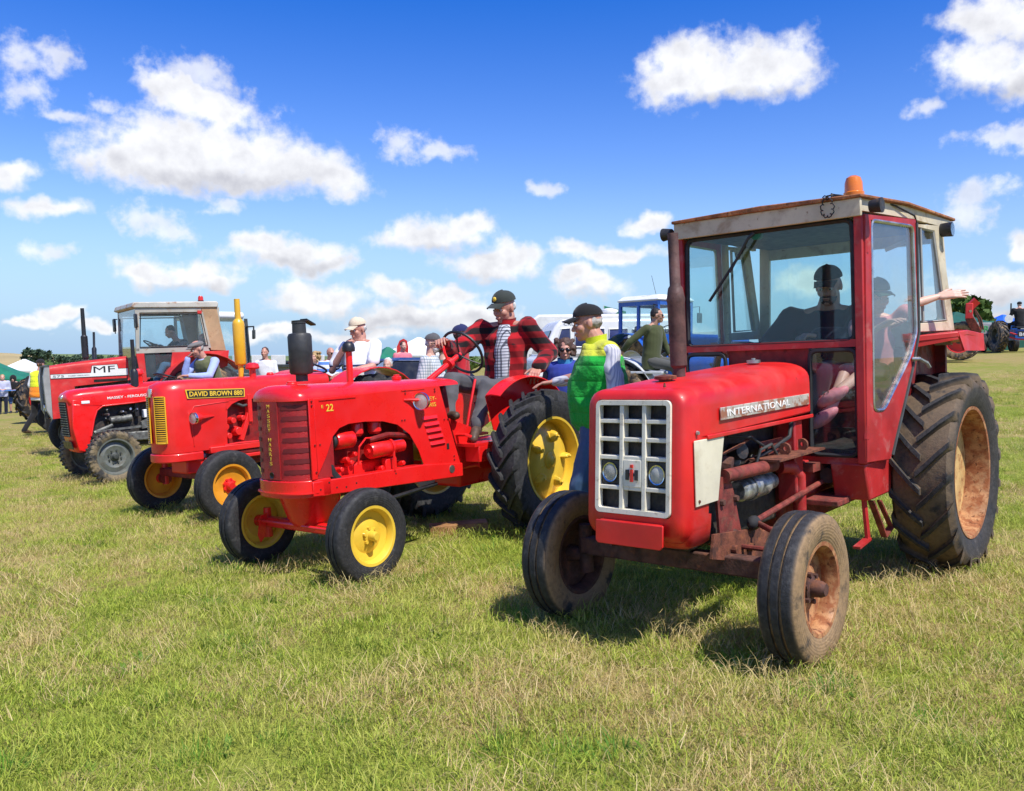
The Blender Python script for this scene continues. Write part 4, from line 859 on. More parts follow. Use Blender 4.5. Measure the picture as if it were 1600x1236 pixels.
    # wiper
    wp = MB().tube([(1.02, -0.06, 2.275), (1.045, -0.09, 2.24), (1.045, -0.22, 2.04)], [0.014, 0.010, 0.006], 7).build('wiper', 'black', T); MB().bar((1.035, -0.11, 2.20), (1.042, -0.375, 1.865), 0.012, 0.018, up=(1, 0, 0)).build('wiper_blade', 'black_rubber', wp); MB().lathe([(0, 0), (0.035, 0), (0.035, 0.045), (0.02, 0.06), (0, 0.06)], (0.995, -0.06, 2.27), (-1, 0, 0), 14).build('wiper_motor', 'tent_green', wp)
    # doors
    for s in (1, -1):
        O = lambda x, z, e=0.0: Vector((x, dp(x, s) + s * e, z))
        outer = [(1.0, 2.305), (0.285, 2.325), (0.285, 1.595), (0.40, 1.35), (0.735, 0.825), (1.055, 0.84)]; inner = [(0.925, 2.275), (0.335, 2.275), (0.315, 1.60), (0.43, 1.44), (0.815, 1.135), (0.955, 1.145)]
        # door = frame strips round the glass and a lower sheet
        seq = [(outer[i], outer[(i + 1) % 6], inner[(i + 1) % 6], inner[i]) for i in range(6)]
        D = empty('door', T); fr_ = MB()
        for q in seq: fr_.slab([O(*p) for p in q], (0, s * 0.026, 0))
        fr_.build('door_frame', 'red_faded', D, bevel=0.004)
        R_ = [O(x, z, 0.024) for x, z in inner]
        P = R_; n = len(P); ring_ = []
        for i in range(n):
            a, b, c = P[i - 1], P[i], P[(i + 1) % n]; da, dc = (a - b), (c - b); rr = min(0.045, da.length * 0.4, dc.length * 0.4)
            for k in range(4):
                t = k / 3; ring_.append((b + da.normalized() * rr) * (1 - t) ** 2 + b * 2 * t * (1 - t) + (b + dc.normalized() * rr) * t * t)
        MB().tube(ring_, 0.011, 6, closed=True).build('window_seal', 'steel', D); MB().slab([p - Vector((0, s * 0.010, 0)) for p in ring_], (0, s * 0.005, 0)).build('door_glass', 'glass_dusty' if s > 0 else 'glass', D, smooth=0)
        MB().tube([O(0.285, 2.30, 0.03), O(0.285, 1.60, 0.03), O(0.40, 1.36, 0.03), O(0.72, 0.85, 0.03)], 0.010, 6).build('door_seal', 'grey_dark', D)
        h = MB().tube([O(0.40, 1.43, 0.03), O(0.39, 1.43, 0.07), O(0.30, 1.40, 0.08), O(0.26, 1.37, 0.08)], 0.012, 8).build('door_handle', 'steel', D)
        MB().cyl(O(0.985, 2.17, 0.01), O(0.985, 2.08, 0.01), 0.022, n=10).build('hinge', 'red_faded', D); MB().cyl(O(1.03, 1.06, 0.01), O(1.035, 0.98, 0.01), 0.02, n=10).build('hinge', 'red_faded', D)
        # rear quarter: cream frame, sliding glass
        q_o = [(0.255, 2.30), (-0.19, 2.315), (-0.40, 1.60), (0.255, 1.60)]; q_i = [(0.235, 2.285), (-0.085, 2.275), (-0.275, 1.665), (0.235, 1.655)]
        Q = empty('rear_quarter', T); qm = MB()
        for i in range(4):
            j = (i + 1) % 4; qm.slab([O(*q_o[i]), O(*q_o[j]), O(*q_i[j]), O(*q_i[i])], (0, -s * 0.04, 0))
        qm.build('quarter_frame', 'cab_cream', Q, bevel=0.004)
        sg = [(0.125, 2.278), (-0.080, 2.270), (-0.262, 1.675), (0.11, 1.665)]; ring_ = [O(x, z, -0.012) for x, z in sg]
        MB().tube(ring_, 0.011, 6, closed=True).build('sliding_frame', 'grey_paint', Q); MB().slab(ring_, (0, -s * 0.005, 0)).build('sliding_glass', 'glass', Q, smooth=0)
        MB().cyl(O(-0.20, 2.285, -0.01), O(-0.20, 2.285, 0.07), 0.045, 0.05, 18).build('work_lamp', 'black', T); MB().lathe([(0, 0), (0.045, 0.0)], O(-0.20, 2.285, 0.072), (0, s, 0), 18).build('work_lamp_lens', 'chrome', T)
        # fenders
        F = empty('fender', T)
        MB().loft([[(0.26, dp(0.26, s), 1.535), (0.26, dp(0.26, s), 1.575), (0.10, s * 0.895, 1.59), (0.10, s * 0.895, 1.555)], [(-0.1, dp(-0.1, s) - s * 0.06, 1.545), (-0.1, dp(-0.1, s) - s * 0.06, 1.585), (-0.1, s * 0.90, 1.60), (-0.1, s * 0.90, 1.565)], [(-0.50, dp(-0.5, s) - s * 0.06, 1.51), (-0.50, dp(-0.5, s) - s * 0.06, 1.545), (-0.50, s * 0.90, 1.57), (-0.50, s * 0.90, 1.535)]]).build('fender_top', 'red_flat', F, bevel=0.006)
        MB().slab([(0.10, s * 0.895, 1.59), (-0.50, s * 0.90, 1.57), (-0.50, s * 0.905, 1.45), (0.02, s * 0.91, 1.465)], (0, -s * 0.012, 0)).build('fender_flange', 'red_flat', F)
        MB().slab([(0.262, dp(0.26, s) - s * 0.01, 1.555), (0.10, s * 0.89, 1.572), (0.10, s * 0.89, 1.54), (0.255, dp(0.26, s) - s * 0.01, 1.50)], (-0.012, 0, 0)).build('fender_flange', 'red_flat', F)
        MB().slab([(0.24, s * 0.60, 1.55), (0.0, s * 0.60, 1.56), (-0.6, s * 0.60, 1.5), (-0.55, s * 0.60, 0.9), (0.0, s * 0.60, 1.05), (0.36, s * 0.60, 1.1), (0.62, s * 0.60, 0.84)], (0, s * 0.012, 0)).build('inner_fender', 'red_dark', F)
        MB().bar((0.19, s * 0.64, 1.53), (0.30, s * 0.63, 1.15), 0.05, 0.05).build('fender_stay', 'red_dark', F)
        MB().cyl((1.0, s * 0.665, 2.345), (1.0, s * 0.735, 2.345), 0.034, 0.045, 14).build('marker_lamp', 'iron_black', T)
    MB().box(1.0, 1.03, -0.67, -0.63, 2.13, 2.20).build('amber_marker', 'lens_amber', T); MB().bar((1.0, -0.60, 2.17), (1.015, -0.65, 2.17), 0.012, 0.012).build('marker_arm', 'iron_black', T)
    # rear wall with its window
    rw = MB(); 
    for a, b, c, d in ((-0.72, 0.72, 1.50, 1.68), (-0.66, 0.66, 2.22, 2.33)): rw.slab([(-0.38, a, c), (-0.38, b, c), (-0.36, b, d), (-0.36, a, d)], (-0.03, 0, 0))
    for s in (1, -1): rw.slab([(-0.39, s * 0.72, 1.5), (-0.36, s * 0.68, 2.33), (-0.36, s * 0.60, 2.33), (-0.39, s * 0.64, 1.5)], (-0.03, 0, 0))
    rw.build('rear_wall', 'cab_cream', T); MB().slab([(-0.39, -0.64, 1.68), (-0.39, 0.64, 1.68), (-0.37, 0.60, 2.22), (-0.37, -0.60, 2.22)], (-0.004, 0, 0)).build('rear_window', 'glass', T, smooth=0)
    MB().box(-0.40, 0.95, -0.60, 0.60, 0.86, 0.90).build('cab_floor', 'iron_black', T); MB().box(-0.42, -0.38, -0.68, 0.68, 0.9, 1.52).build('rear_panel', 'red_dark', T)
    MB().box(-0.30, 0.16, -0.24, 0.24, 1.10, 1.24).build('seat', 'seat_black', T, bevel=0.04); MB().box(-0.36, -0.26, -0.22, 0.22, 1.24, 1.62).build('seat_back', 'seat_black', T, bevel=0.04)
    MB().cyl((0.88, 0, 1.30), (0.62, 0, 1.47), 0.025, n=10).build('steering_column', 'black', T); steering_wheel(T, (0.58, 0, 1.50), (-0.4, 0, 0.9), 0.19)
    for y in (0.10, 0.16, -0.2): MB().tube([(0.72, y, 0.95), (0.70, y, 1.35), (0.66, y + 0.02, 1.52)], 0.009, 6).build('lever', 'black', T)
    MB().slab([(-0.355, 0.30, 2.19), (-0.355, 0.44, 2.235), (-0.355, 0.43, 2.265), (-0.355, 0.29, 2.22)], (0.003, 0, 0)).build('tax_disc', 'tent_white', T)
BIG = big_tractor()
# ================================================================== RED AND YELLOW TRACTOR (SECOND FROM THE FRONT)
def red_yellow_tractor():
    T = empty('tractor', mw=pose(-0.250, 8.233, 231.5))
    tag(T, 'glossy red tractor with bright yellow wheels and the number 22 on its bonnet', 'tractor', 'vintage tractors lined up on the field')
    tf = tyre_mat('tyre_clean_front', 0.338, 0.19, mud=0.0); trr = tyre_mat('tyre_clean_rear', 0.625, 0.38, base=(0.024, 0.024, 0.025))
    for s in (1, -1):
        wheel(T, (2.024, s * 0.632, 0.338), 0.338, 0.159, 0.205, s, tyre_front(0.338, 0.159, 0.205), tf, 'yellow', 'yellow' if s > 0 else 'red_gloss', (0.10, 0.02, 0.16), steer=0.7, nuts=6, nut_r=0.28, hubr=0.036, hublen=0.075)
        wheel(T, (0, s * 0.712, 0.625), 0.625, 0.288, 0.375, s, tyre_lug(0.625, 0.288, 0.375, 20, s), trr, 'yellow', 'yellow', (0.02, 0.20, 0.24), nuts=0, hubr=0.05, hublen=0.03, disc_r=0.9, cast=(5, 0.215, 0.052, 0.55, 0.068), spin=0.1)
    w = 0.285; xs, xf = 2.165, 2.292; KIDS0 = set(T.children)
    # nose and bonnet top
    def dome(x):
        k = 1.0 if x <= xs else math.sqrt(max(0.0, 1 - ((x - xs) / (xf - xs)) ** 2.6)); return k
    loops = []
    for x in (0.56, 1.0, 1.5, 2.0, 2.165, 2.2, 2.235, 2.262, 2.28, 2.289):
        k = max(0.06, dome(x)); zs = 1.337 - 0.0145 * (x - 0.56); zt = 1.388 + 0.022 * (x - 0.56)
        loops.append(hood_loop(x, w * k ** 0.8, zs - 0.004, zs, zs + (zt - zs) * (0.25 + 0.75 * k), 2.3))
    top = MB().loft(loops).build('bonnet_top', 'red_gloss', T, smooth=50)
    MB().box(0.57, 2.16, -0.012, 0.012, 1.384, 1.4215).build('seam', 'red_gloss', top) if False else None
    # rounded nose: screen with slots, centre strip
    MB().loft([foot_loop(0.737, 1.95, 2.06, xf - 0.004, w - 0.003, 2.5), foot_loop(1.312, 1.95, 2.06, xf - 0.004, w - 0.003, 2.5)]).build('grille_screen', 'red_screen', T, smooth=60)
    def nose_pt(t, e=0.0):
        c, s = squircle(t, 2.5); c2, s2 = math.cos(t), math.sin(t); return Vector((2.06 + (xf - 0.004 - 2.06) * c + e * c2, (w - 0.003) * s + e * s2, 0))
    for s in (1, -1):
        for i in range(7):
            zc = 1.262 - i * 0.077; lo = []; 
            for k in range(9):
                t = s * (0.36 + 0.95 * k / 8); p = nose_pt(t, 0.0025); h = 0.017 * (1 - abs(k / 8 - 0.5) ** 4 * 6); lo.append((p, h))
            mb = MB(); mb.loft([[(p.x, p.y, zc - h), (p.x, p.y, zc + h)] for p, h in lo], cap=False, close=False); mb.build('louvre_slot', 'slot_red', T, smooth=60)
    st = []
    for t in (-0.24, -0.12, 0, 0.12, 0.24): st.append(nose_pt(t, 0.006))
    strip = MB().loft([[(p.x, p.y, 0.745), (p.x, p.y, 1.31), (p.x - 0.012, p.y, 1.31), (p.x - 0.012, p.y, 0.745)] for p in st]).build('centre_strip', 'red_screen', T, smooth=60)
    lines = 'MASSEY HARRIS'
    for i, ch in enumerate(lines):
        if ch != ' ': text(strip, ch, (xf + 0.0035, -0.016 if ch != 'I' else -0.004, 1.262 - i * 0.0345), (0, 1, 0), (0, 0, 1), 0.026, 0.030 if ch != 'I' else 0.008, 'lettering_yellow', 0.002)
    p = nose_pt(0.0, 0.004); MB().lathe([(0.0, 0), (0.018, 0), (0.024, 0.004), (0.024, 0.0)], (xf + 0.002, 0, 0.775), (1, 0, 0), 16).build('crank_hole', 'black', T)
    # side framing beside the screen
    for s in (1, -1):
        MB().box(2.115, 2.165, s * (w - 0.004), s * (w + 0.010), 0.737, 1.322).build('nose_edge', 'red_gloss', T, bevel=0.004)
        # flank sheet with the arched engine opening
        arch = [(2.11, 0.762), (2.02, 0.90), (1.955, 1.03), (1.89, 1.085), (1.80, 1.108), (1.64, 1.110), (1.45, 1.095), (1.30, 1.055), (1.17, 0.965), (1.08, 0.83), (1.03, 0.712)]
        pts = [(2.112, 1.318), (0.80, 1.336), (0.665, 0.90), (0.555, 0.585), (0.60, 0.575), (1.03, 0.640)] + arch[::-1]
        MB().prism(pts, 'y', s * w, s * (w + 0.006)).build('side_panel', 'red_gloss', T, bevel=0.002)
        for a, b in (((2.14, 1.30), 0), ((2.14, 1.27), 0), ((2.13, 0.985), 0), ((2.08, 0.985), 0), ((2.13, 0.79), 0), ((1.20, 1.318), 0), ((1.20, 1.295), 0), ((0.86, 1.31), 0), ((0.86, 1.29), 0), ((1.25, 1.085), 0), ((1.22, 1.085), 0), ((0.76, 1.05), 0), ((0.72, 1.05), 0), ((0.66, 0.70), 0), ((0.66, 0.73), 0)):
            bolt(T, (a[0], s * (w + 0.006 if a[0] < 2.11 else w + 0.011), a[1]), (0, s, 0), 0.008, 0.007, 'red_dark')
        for i in range(5):
            z0 = 1.085 - i * 0.054; x0 = 1.02 - 0.020 * i; x1 = 0.84 - 0.020 * i
            MB().loft([[(x0, s * (w + 0.005), z0 - 0.016), (x1, s * (w + 0.005), z0 - 0.012), (x1, s * (w + 0.005), z0 + 0.014), (x0, s * (w + 0.005), z0 + 0.010)], [(x0 - 0.008, s * (w + 0.022), z0 - 0.018), (x1 + 0.008, s * (w + 0.022), z0 - 0.014), (x1 + 0.012, s * (w + 0.012), z0 + 0.004), (x0 - 0.012, s * (w + 0.012), z0 + 0.0)]]).build('louvre', 'red_gloss', T, bevel=0.002)
        MB().box(0.715, 0.745, s * (w + 0.004), s * (w + 0.008), 0.795, 0.845).build('slot', 'dark_cavity', T)
        # strip flap lines along the bonnet edge
        MB().box(1.72, 2.07, s * (w + 0.001), s * (w + 0.012), 1.300, 1.310).build('hinge_strip', 'red_gloss', T); MB().box(0.98, 1.24, s * (w + 0.001), s * (w + 0.012), 1.318, 1.327).build('hinge_strip', 'red_gloss', T)
        # frame rail
        MB().prism([(2.165, 0.616), (2.165, 0.722), (1.03, 0.704), (0.56, 0.66), (0.56, 0.545)], 'y', s * 0.19, s * (w + 0.012)).build('frame_rail', 'red_gloss', T, bevel=0.006)
        for x, z in ((2.02, 0.70), (1.95, 0.655), (1.86, 0.645), (1.76, 0.66), (1.35, 0.675), (2.1, 0.66)): bolt(T, (x, s * (w + 0.012), z), (0, s, 0), 0.008, 0.003, 'dark_cavity', 'bolt_hole')
        if s > 0:
            text(T, '22', (2.005, w + 0.0065, 1.218), (-1, 0, 0), (0, 0, 1), 0.052, 0.066, 'lettering_yellow', 0.002, bold=0.012); text(T, 'E', (2.048, w + 0.0065, 1.245), (-1, 0, 0), (0, 0, 1), 0.022, 0.016, 'lettering_yellow', 0.002)
            text(T, 'MASSEY-', (1.07, w + 0.0065, 1.218), (-1, 0, 0), (0, 0, 1), 0.034, 0.225, 'lettering_yellow', 0.002); text(T, 'HARRIS', (1.065, w + 0.0065, 1.168), (-1, 0, 0), (0, 0, 1), 0.034, 0.215, 'lettering_yellow', 0.002)
            MB().lathe([(0, 0), (0.033, 0), (0.033, 0.004), (0, 0.004)], (0.70, w + 0.012, 0.625), (0, 1, 0), 20).build('maker_plate', 'steel', T); a = MB().tube([(1.215, w, 1.245), (1.16, w + 0.02, 1.243), (1.08, w + 0.06, 1.235)], 0.013, 8).build('lamp_arm', 'red_gloss', T)
        lamp_round(T, (1.085, s * (w + 0.07), 1.225), (1, s * 0.28, 0.02), 0.070, 'red_gloss', depth=0.085)
    # band under the screen, pedestal and axle
    MB().loft([foot_loop(0.608, 2.00, 2.07, xf + 0.006, w + 0.012, 2.5), foot_loop(0.735, 2.00, 2.07, xf + 0.006, w + 0.012, 2.5)]).build('nose_band', 'red_gloss', T, bevel=0.006, smooth=50)
    MB().loft([foot_loop(0.640, 2.12, 2.13, xf + 0.012, w + 0.016, 2.5), foot_loop(0.648, 2.12, 2.13, xf + 0.012, w + 0.016, 2.5)]).build('nose_band_lip', 'red_gloss', T)
    MB().loft([foot_loop(0.36, 1.90, 2.00, 2.14, 0.12, 2.2), foot_loop(0.42, 1.88, 2.00, 2.18, 0.16, 2.2), foot_loop(0.612, 1.86, 2.02, 2.245, 0.20, 2.3)]).build('front_pedestal', 'red_gloss', T, bevel=0.008, smooth=50)
    MB().bar((2.03, -0.56, 0.345), (2.03, 0.56, 0.345), 0.07, 0.075).build('front_axle', 'red_gloss', T, bevel=0.01)
    for s in (1, -1):
        k = MB().cyl((2.024, s * 0.52, 0.22), (2.024, s * 0.52, 0.45), 0.035, 0.030, 14).build('kingpin', 'red_gloss', T); MB().cyl((2.024, s * 0.50, 0.338), (2.024, s * 0.60, 0.338), 0.045, 0.05, 14).build('stub_axle', 'red_gloss', k)
        MB().prism([(2.06, 0.42), (2.12, 0.40), (2.15, 0.26), (2.13, 0.20), (2.09, 0.24)], 'y', s * 0.47, s * 0.485).build('steering_arm', 'red_gloss', T)
    MB().tube([(2.13, -0.48, 0.37), (2.13, 0.48, 0.37)], 0.012, 8).build('track_rod', 'red_gloss', T); MB().tube([(1.80, 0.22, 0.50), (1.60, 0.26, 0.47), (0.9, 0.26, 0.52)], 0.016, 8).build('drag_link', 'black', T); MB().ell((1.80, 0.22, 0.50), (0.04, 0.04, 0.05), 12, 8).build('ball_joint', 'red_gloss', T)
    for o in set(T.children) - KIDS0:      # sheet metal sits a little further forward than the chassis
        if o.name.split('.')[0] not in ('front_axle', 'kingpin', 'steering_arm', 'track_rod', 'drag_link', 'ball_joint', 'front_pedestal'): o.location.x += 0.042
    # stacks
    MB().lathe([(0.045, -0.02), (0.045, 0.03), (0.078, 0.035), (0.087, 0.05), (0.089, 0.315), (0.080, 0.335), (0.052, 0.342), (0.050, 0.41), (0.054, 0.412), (0.054, 0.425), (0.048, 0.425), (0.046, 0.36)], (2.02, 0, 1.46), (0, 0, 1), 26).build('silencer', 'muffler', T)
    fl = MB().lathe([(0, 0), (0.056, 0), (0.058, 0.008), (0, 0.012)], (2.015, 0, 1.886), (0, 0, 1), 18); fl.slab([(1.975, -0.04, 1.895), (1.975, 0.04, 1.895), (1.885, 0.03, 1.855), (1.885, -0.03, 1.855)], (0, 0, 0.012)); fl.build('rain_flap', 'muffler', T)
    MB().lathe([(0.042, 0), (0.042, 0.012), (0.036, 0.02), (0.036, 0.03), (0, 0.032)], (2.115, 0, 1.415), (0, 0, 1), 18).build('radiator_cap', 'red_gloss', T); MB().lathe([(0.034, 0), (0.040, 0.006), (0.040, 0.026), (0.025, 0.034), (0.025, 0.045), (0, 0.046)], (1.045, 0, 1.398), (0, 0, 1), 18).build('fuel_cap', 'red_gloss', T)
    ai = MB().lathe([(0.026, 0), (0.026, 0.26)], (1.55, 0.0, 1.40), (0, 0, 1), 16).build('air_stack', 'red_gloss', T); MB().lathe([(0.028, 0.245), (0.050, 0.25), (0.052, 0.275), (0.046, 0.305), (0.028, 0.325), (0, 0.332)], (1.55, 0, 1.40), (0, 0, 1), 20).build('air_cap', 'black', ai)
    # engine in red
    MB().box(1.02, 2.0, -0.14, 0.14, 0.55, 0.96).build('engine_block', 'red_dark', T, bevel=0.02); MB().box(1.2, 1.9, -0.12, 0.13, 0.66, 0.80).build('engine_sump', 'red_gloss', T, bevel=0.03); MB().box(1.15, 1.85, -0.1, 0.1, 0.96, 1.12).build('cylinder_head', 'red_dark', T, bevel=0.02); MB().box(2.0, 2.09, -0.2, 0.2, 0.72, 1.2).build('radiator', 'iron_black', T)
    MB().lathe([(0, 0), (0.06, 0.0), (0.068, 0.012), (0.068, 0.16), (0.06, 0.172), (0, 0.172)], (1.90, 0.18, 0.985), (-1, 0.03, 0.015), 20).build('dynamo', 'red_gloss', T); MB().lathe([(0.025, 0), (0.062, 0.004), (0.062, 0.03), (0.025, 0.034)], (1.945, 0.18, 0.985), (-1, 0, 0), 18).build('pulley', 'iron_black', T)
    MB().lathe([(0, 0), (0.055, 0.0), (0.064, 0.015), (0.064, 0.23), (0.052, 0.25), (0.05, 0.36), (0, 0.37)], (1.58, 0.20, 0.875), (-1, 0.0, 0.02), 20).build('starter', 'red_gloss', T); MB().cyl((1.60, 0.2, 0.87), (1.575, 0.2, 0.87), 0.022, n=12).build('starter_knob', 'red_gloss', T)
    MB().lathe([(0.066, 0), (0.074, 0), (0.074, 0.022), (0.066, 0.022)], (1.38, 0.20, 0.879), (-1, 0, 0), 18, closed=True).build('clamp_band', 'red_gloss', T); MB().tube([(1.37, 0.26, 0.88), (1.37, 0.262, 0.78), (1.37, 0.262, 0.70)], 0.010, 6).build('engine_strap', 'red_gloss', T)
    for x, r, z0, z1 in ((1.66, 0.05, 1.0, 1.09), (1.48, 0.055, 1.0, 1.10)): MB().lathe([(r * 0.7, 0), (r, 0.02), (r, z1 - z0), (r * 0.9, z1 - z0 + 0.012)], (x, 0.17, z0), (0, 0, 1), 18).build('fuel_bowl', 'red_gloss', T)
    MB().tube([(1.58, 0.21, 0.96), (1.40, 0.225, 0.985), (1.22, 0.22, 0.965), (1.1, 0.20, 0.93)], 0.022, 10).build('hose', 'red_dark', T); MB().tube([(1.70, 0.21, 0.78), (1.69, 0.22, 0.92), (1.62, 0.22, 0.98), (1.5, 0.215, 0.97)], 0.008, 8).build('fuel_pipe', 'red_gloss', T)
    MB().tube([(1.98, 0.20, 0.97), (1.99, 0.215, 0.86), (1.97, 0.22, 0.76), (1.92, 0.21, 0.70)], [0.028, 0.03, 0.035, 0.045], 10).build('radiator_hose', 'black_rubber', T)
    for x, z in ((1.80, 0.83), (1.76, 0.80), (1.72, 0.86), (1.86, 0.76), (1.45, 0.72), (1.22, 0.73)): MB().cyl((x, 0.14, z), (x - 0.005, 0.21, z + 0.01), 0.024, 0.018, 10).build('engine_fitting', 'red_gloss', T, bevel=0.003)
    MB().box(1.30, 1.42, 0.16, 0.22, 0.70, 0.80).build('filter_body', 'red_gloss', T, bevel=0.012)
    for o in T.children:
        if o.name.split('.')[0] in ('dynamo', 'pulley', 'starter', 'starter_knob', 'clamp_band', 'engine_strap', 'fuel_bowl', 'hose', 'fuel_pipe', 'radiator_hose', 'engine_fitting', 'filter_body', 'engine_sump'): o.location = (0.03, 0.035, 0)
    # behind the bonnet
    MB().prism([(0.58, 0.55), (0.74, 1.0), (0.66, 1.32), (0.60, 1.33), (0.54, 0.98), (0.36, 0.60)], 'y', -0.15, 0.15).build('bell_housing', 'red_dark', T, bevel=0.02); MB().box(-0.28, 0.5, -0.16, 0.16, 0.42, 0.80).build('gearbox', 'red_gloss', T, bevel=0.03); MB().cyl((0, -0.62, 0.625), (0, 0.62, 0.625), 0.10, n=18).build('rear_axle', 'red_dark', T)
    MB().slab([(0.70, 0.24, 1.05), (0.55, 0.24, 0.60), (0.34, 0.26, 0.66), (0.44, 0.26, 0.95)], (0, 0.012, 0)).build('clutch_guard', 'red_gloss', T, bevel=0.003)
    MB().box(-0.32, 0.62, 0.18, 0.46, 0.80, 0.825).build('foot_plate', 'red_gloss', T); MB().box(-0.32, 0.62, -0.46, -0.18, 0.80, 0.825).build('foot_plate', 'red_gloss', T)
    tb = MB().box(0.40, 0.57, 0.30, 0.46, 0.665, 0.80).build('tool_box', 'red_gloss', T, bevel=0.006); MB().box(0.43, 0.47, 0.46, 0.468, 0.70, 0.77).build('box_plate', 'steel', tb)
    MB().tube([(0.50, 0.18, 0.60), (0.42, 0.30, 0.62), (0.41, 0.34, 0.62)], [0.018, 0.018, 0.03], 8).build('pedal', 'red_gloss', T); MB().tube([(0.48, 0.22, 0.82), (0.40, 0.24, 1.15), (0.30, 0.22, 1.36)], 0.012, 8).build('hand_lever', 'red_gloss', T); MB().tube([(0.62, 0.24, 0.9), (0.60, 0.34, 0.90), (0.55, 0.36, 0.88)], 0.014, 8).build('pedal', 'red_gloss', T)
    MB().cyl((0.66, 0.0, 1.375), (0.24, 0.0, 1.585), 0.026, n=14).build('steering_column', 'red_gloss', T); MB().lathe([(0.03, 0), (0.055, 0.01), (0.055, 0.05), (0.03, 0.06)], (0.42, 0, 1.495), (-0.42, 0, 0.21), 14).build('column_clamp', 'red_gloss', T); MB().tube([(0.40, 0.02, 1.50), (0.44, 0.0, 1.60), (0.40, -0.05, 1.66)], 0.012, 8).build('throttle_lever', 'red_gloss', T)
    steering_wheel(T, (0.205, 0.0, 1.603), (-0.86, 0.0, 0.50), 0.215, 'black')
    # mudguards: crown strip over the tyre and a flat inner sheet
    for s in (1, -1):
        n = 18; ang = [math.radians(54 + 104 * i / n) for i in range(n + 1)]; rad = lambda a: 0.705 + 0.03 * math.sin(a)
        crown = [[(rad(a) * math.cos(a), s * y, 0.625 + rad(a) * math.sin(a) + dz) for y, dz in ((0.44, 0.012), (0.50, 0.02), (0.60, 0.008), (0.60, 0.0), (0.50, 0.010), (0.44, 0.0))] for a in ang]
        MB().loft(crown).build('mudguard', 'red_gloss', T, smooth=50)
        sheet = [(rad(a) * math.cos(a), 0.625 + rad(a) * math.sin(a)) for a in ang] + [(0.30 * math.cos(a), 0.625 + 0.30 * math.sin(a)) for a in ang[::-1]] + [(0.34, 0.92)]
        MB().prism(sheet, 'y', s * 0.432, s * 0.440).build('mudguard_sheet', 'red_gloss', T)
    MB().loft([[(-0.52, -0.2, 1.12), (-0.52, 0.2, 1.12), (-0.52, 0.2, 1.15), (-0.52, -0.2, 1.15)], [(-0.35, -0.23, 1.08), (-0.35, 0.23, 1.08), (-0.35, 0.23, 1.11), (-0.35, -0.23, 1.11)], [(-0.12, -0.18, 1.10), (-0.12, 0.18, 1.10), (-0.12, 0.18, 1.13), (-0.12, -0.18, 1.13)]]).build('seat', 'red_dark', T, bevel=0.012); MB().bar((-0.3, 0, 0.80), (-0.34, 0, 1.09), 0.06, 0.03).build('seat_spring', 'iron_black', T)
    return T
SECOND = red_yellow_tractor()

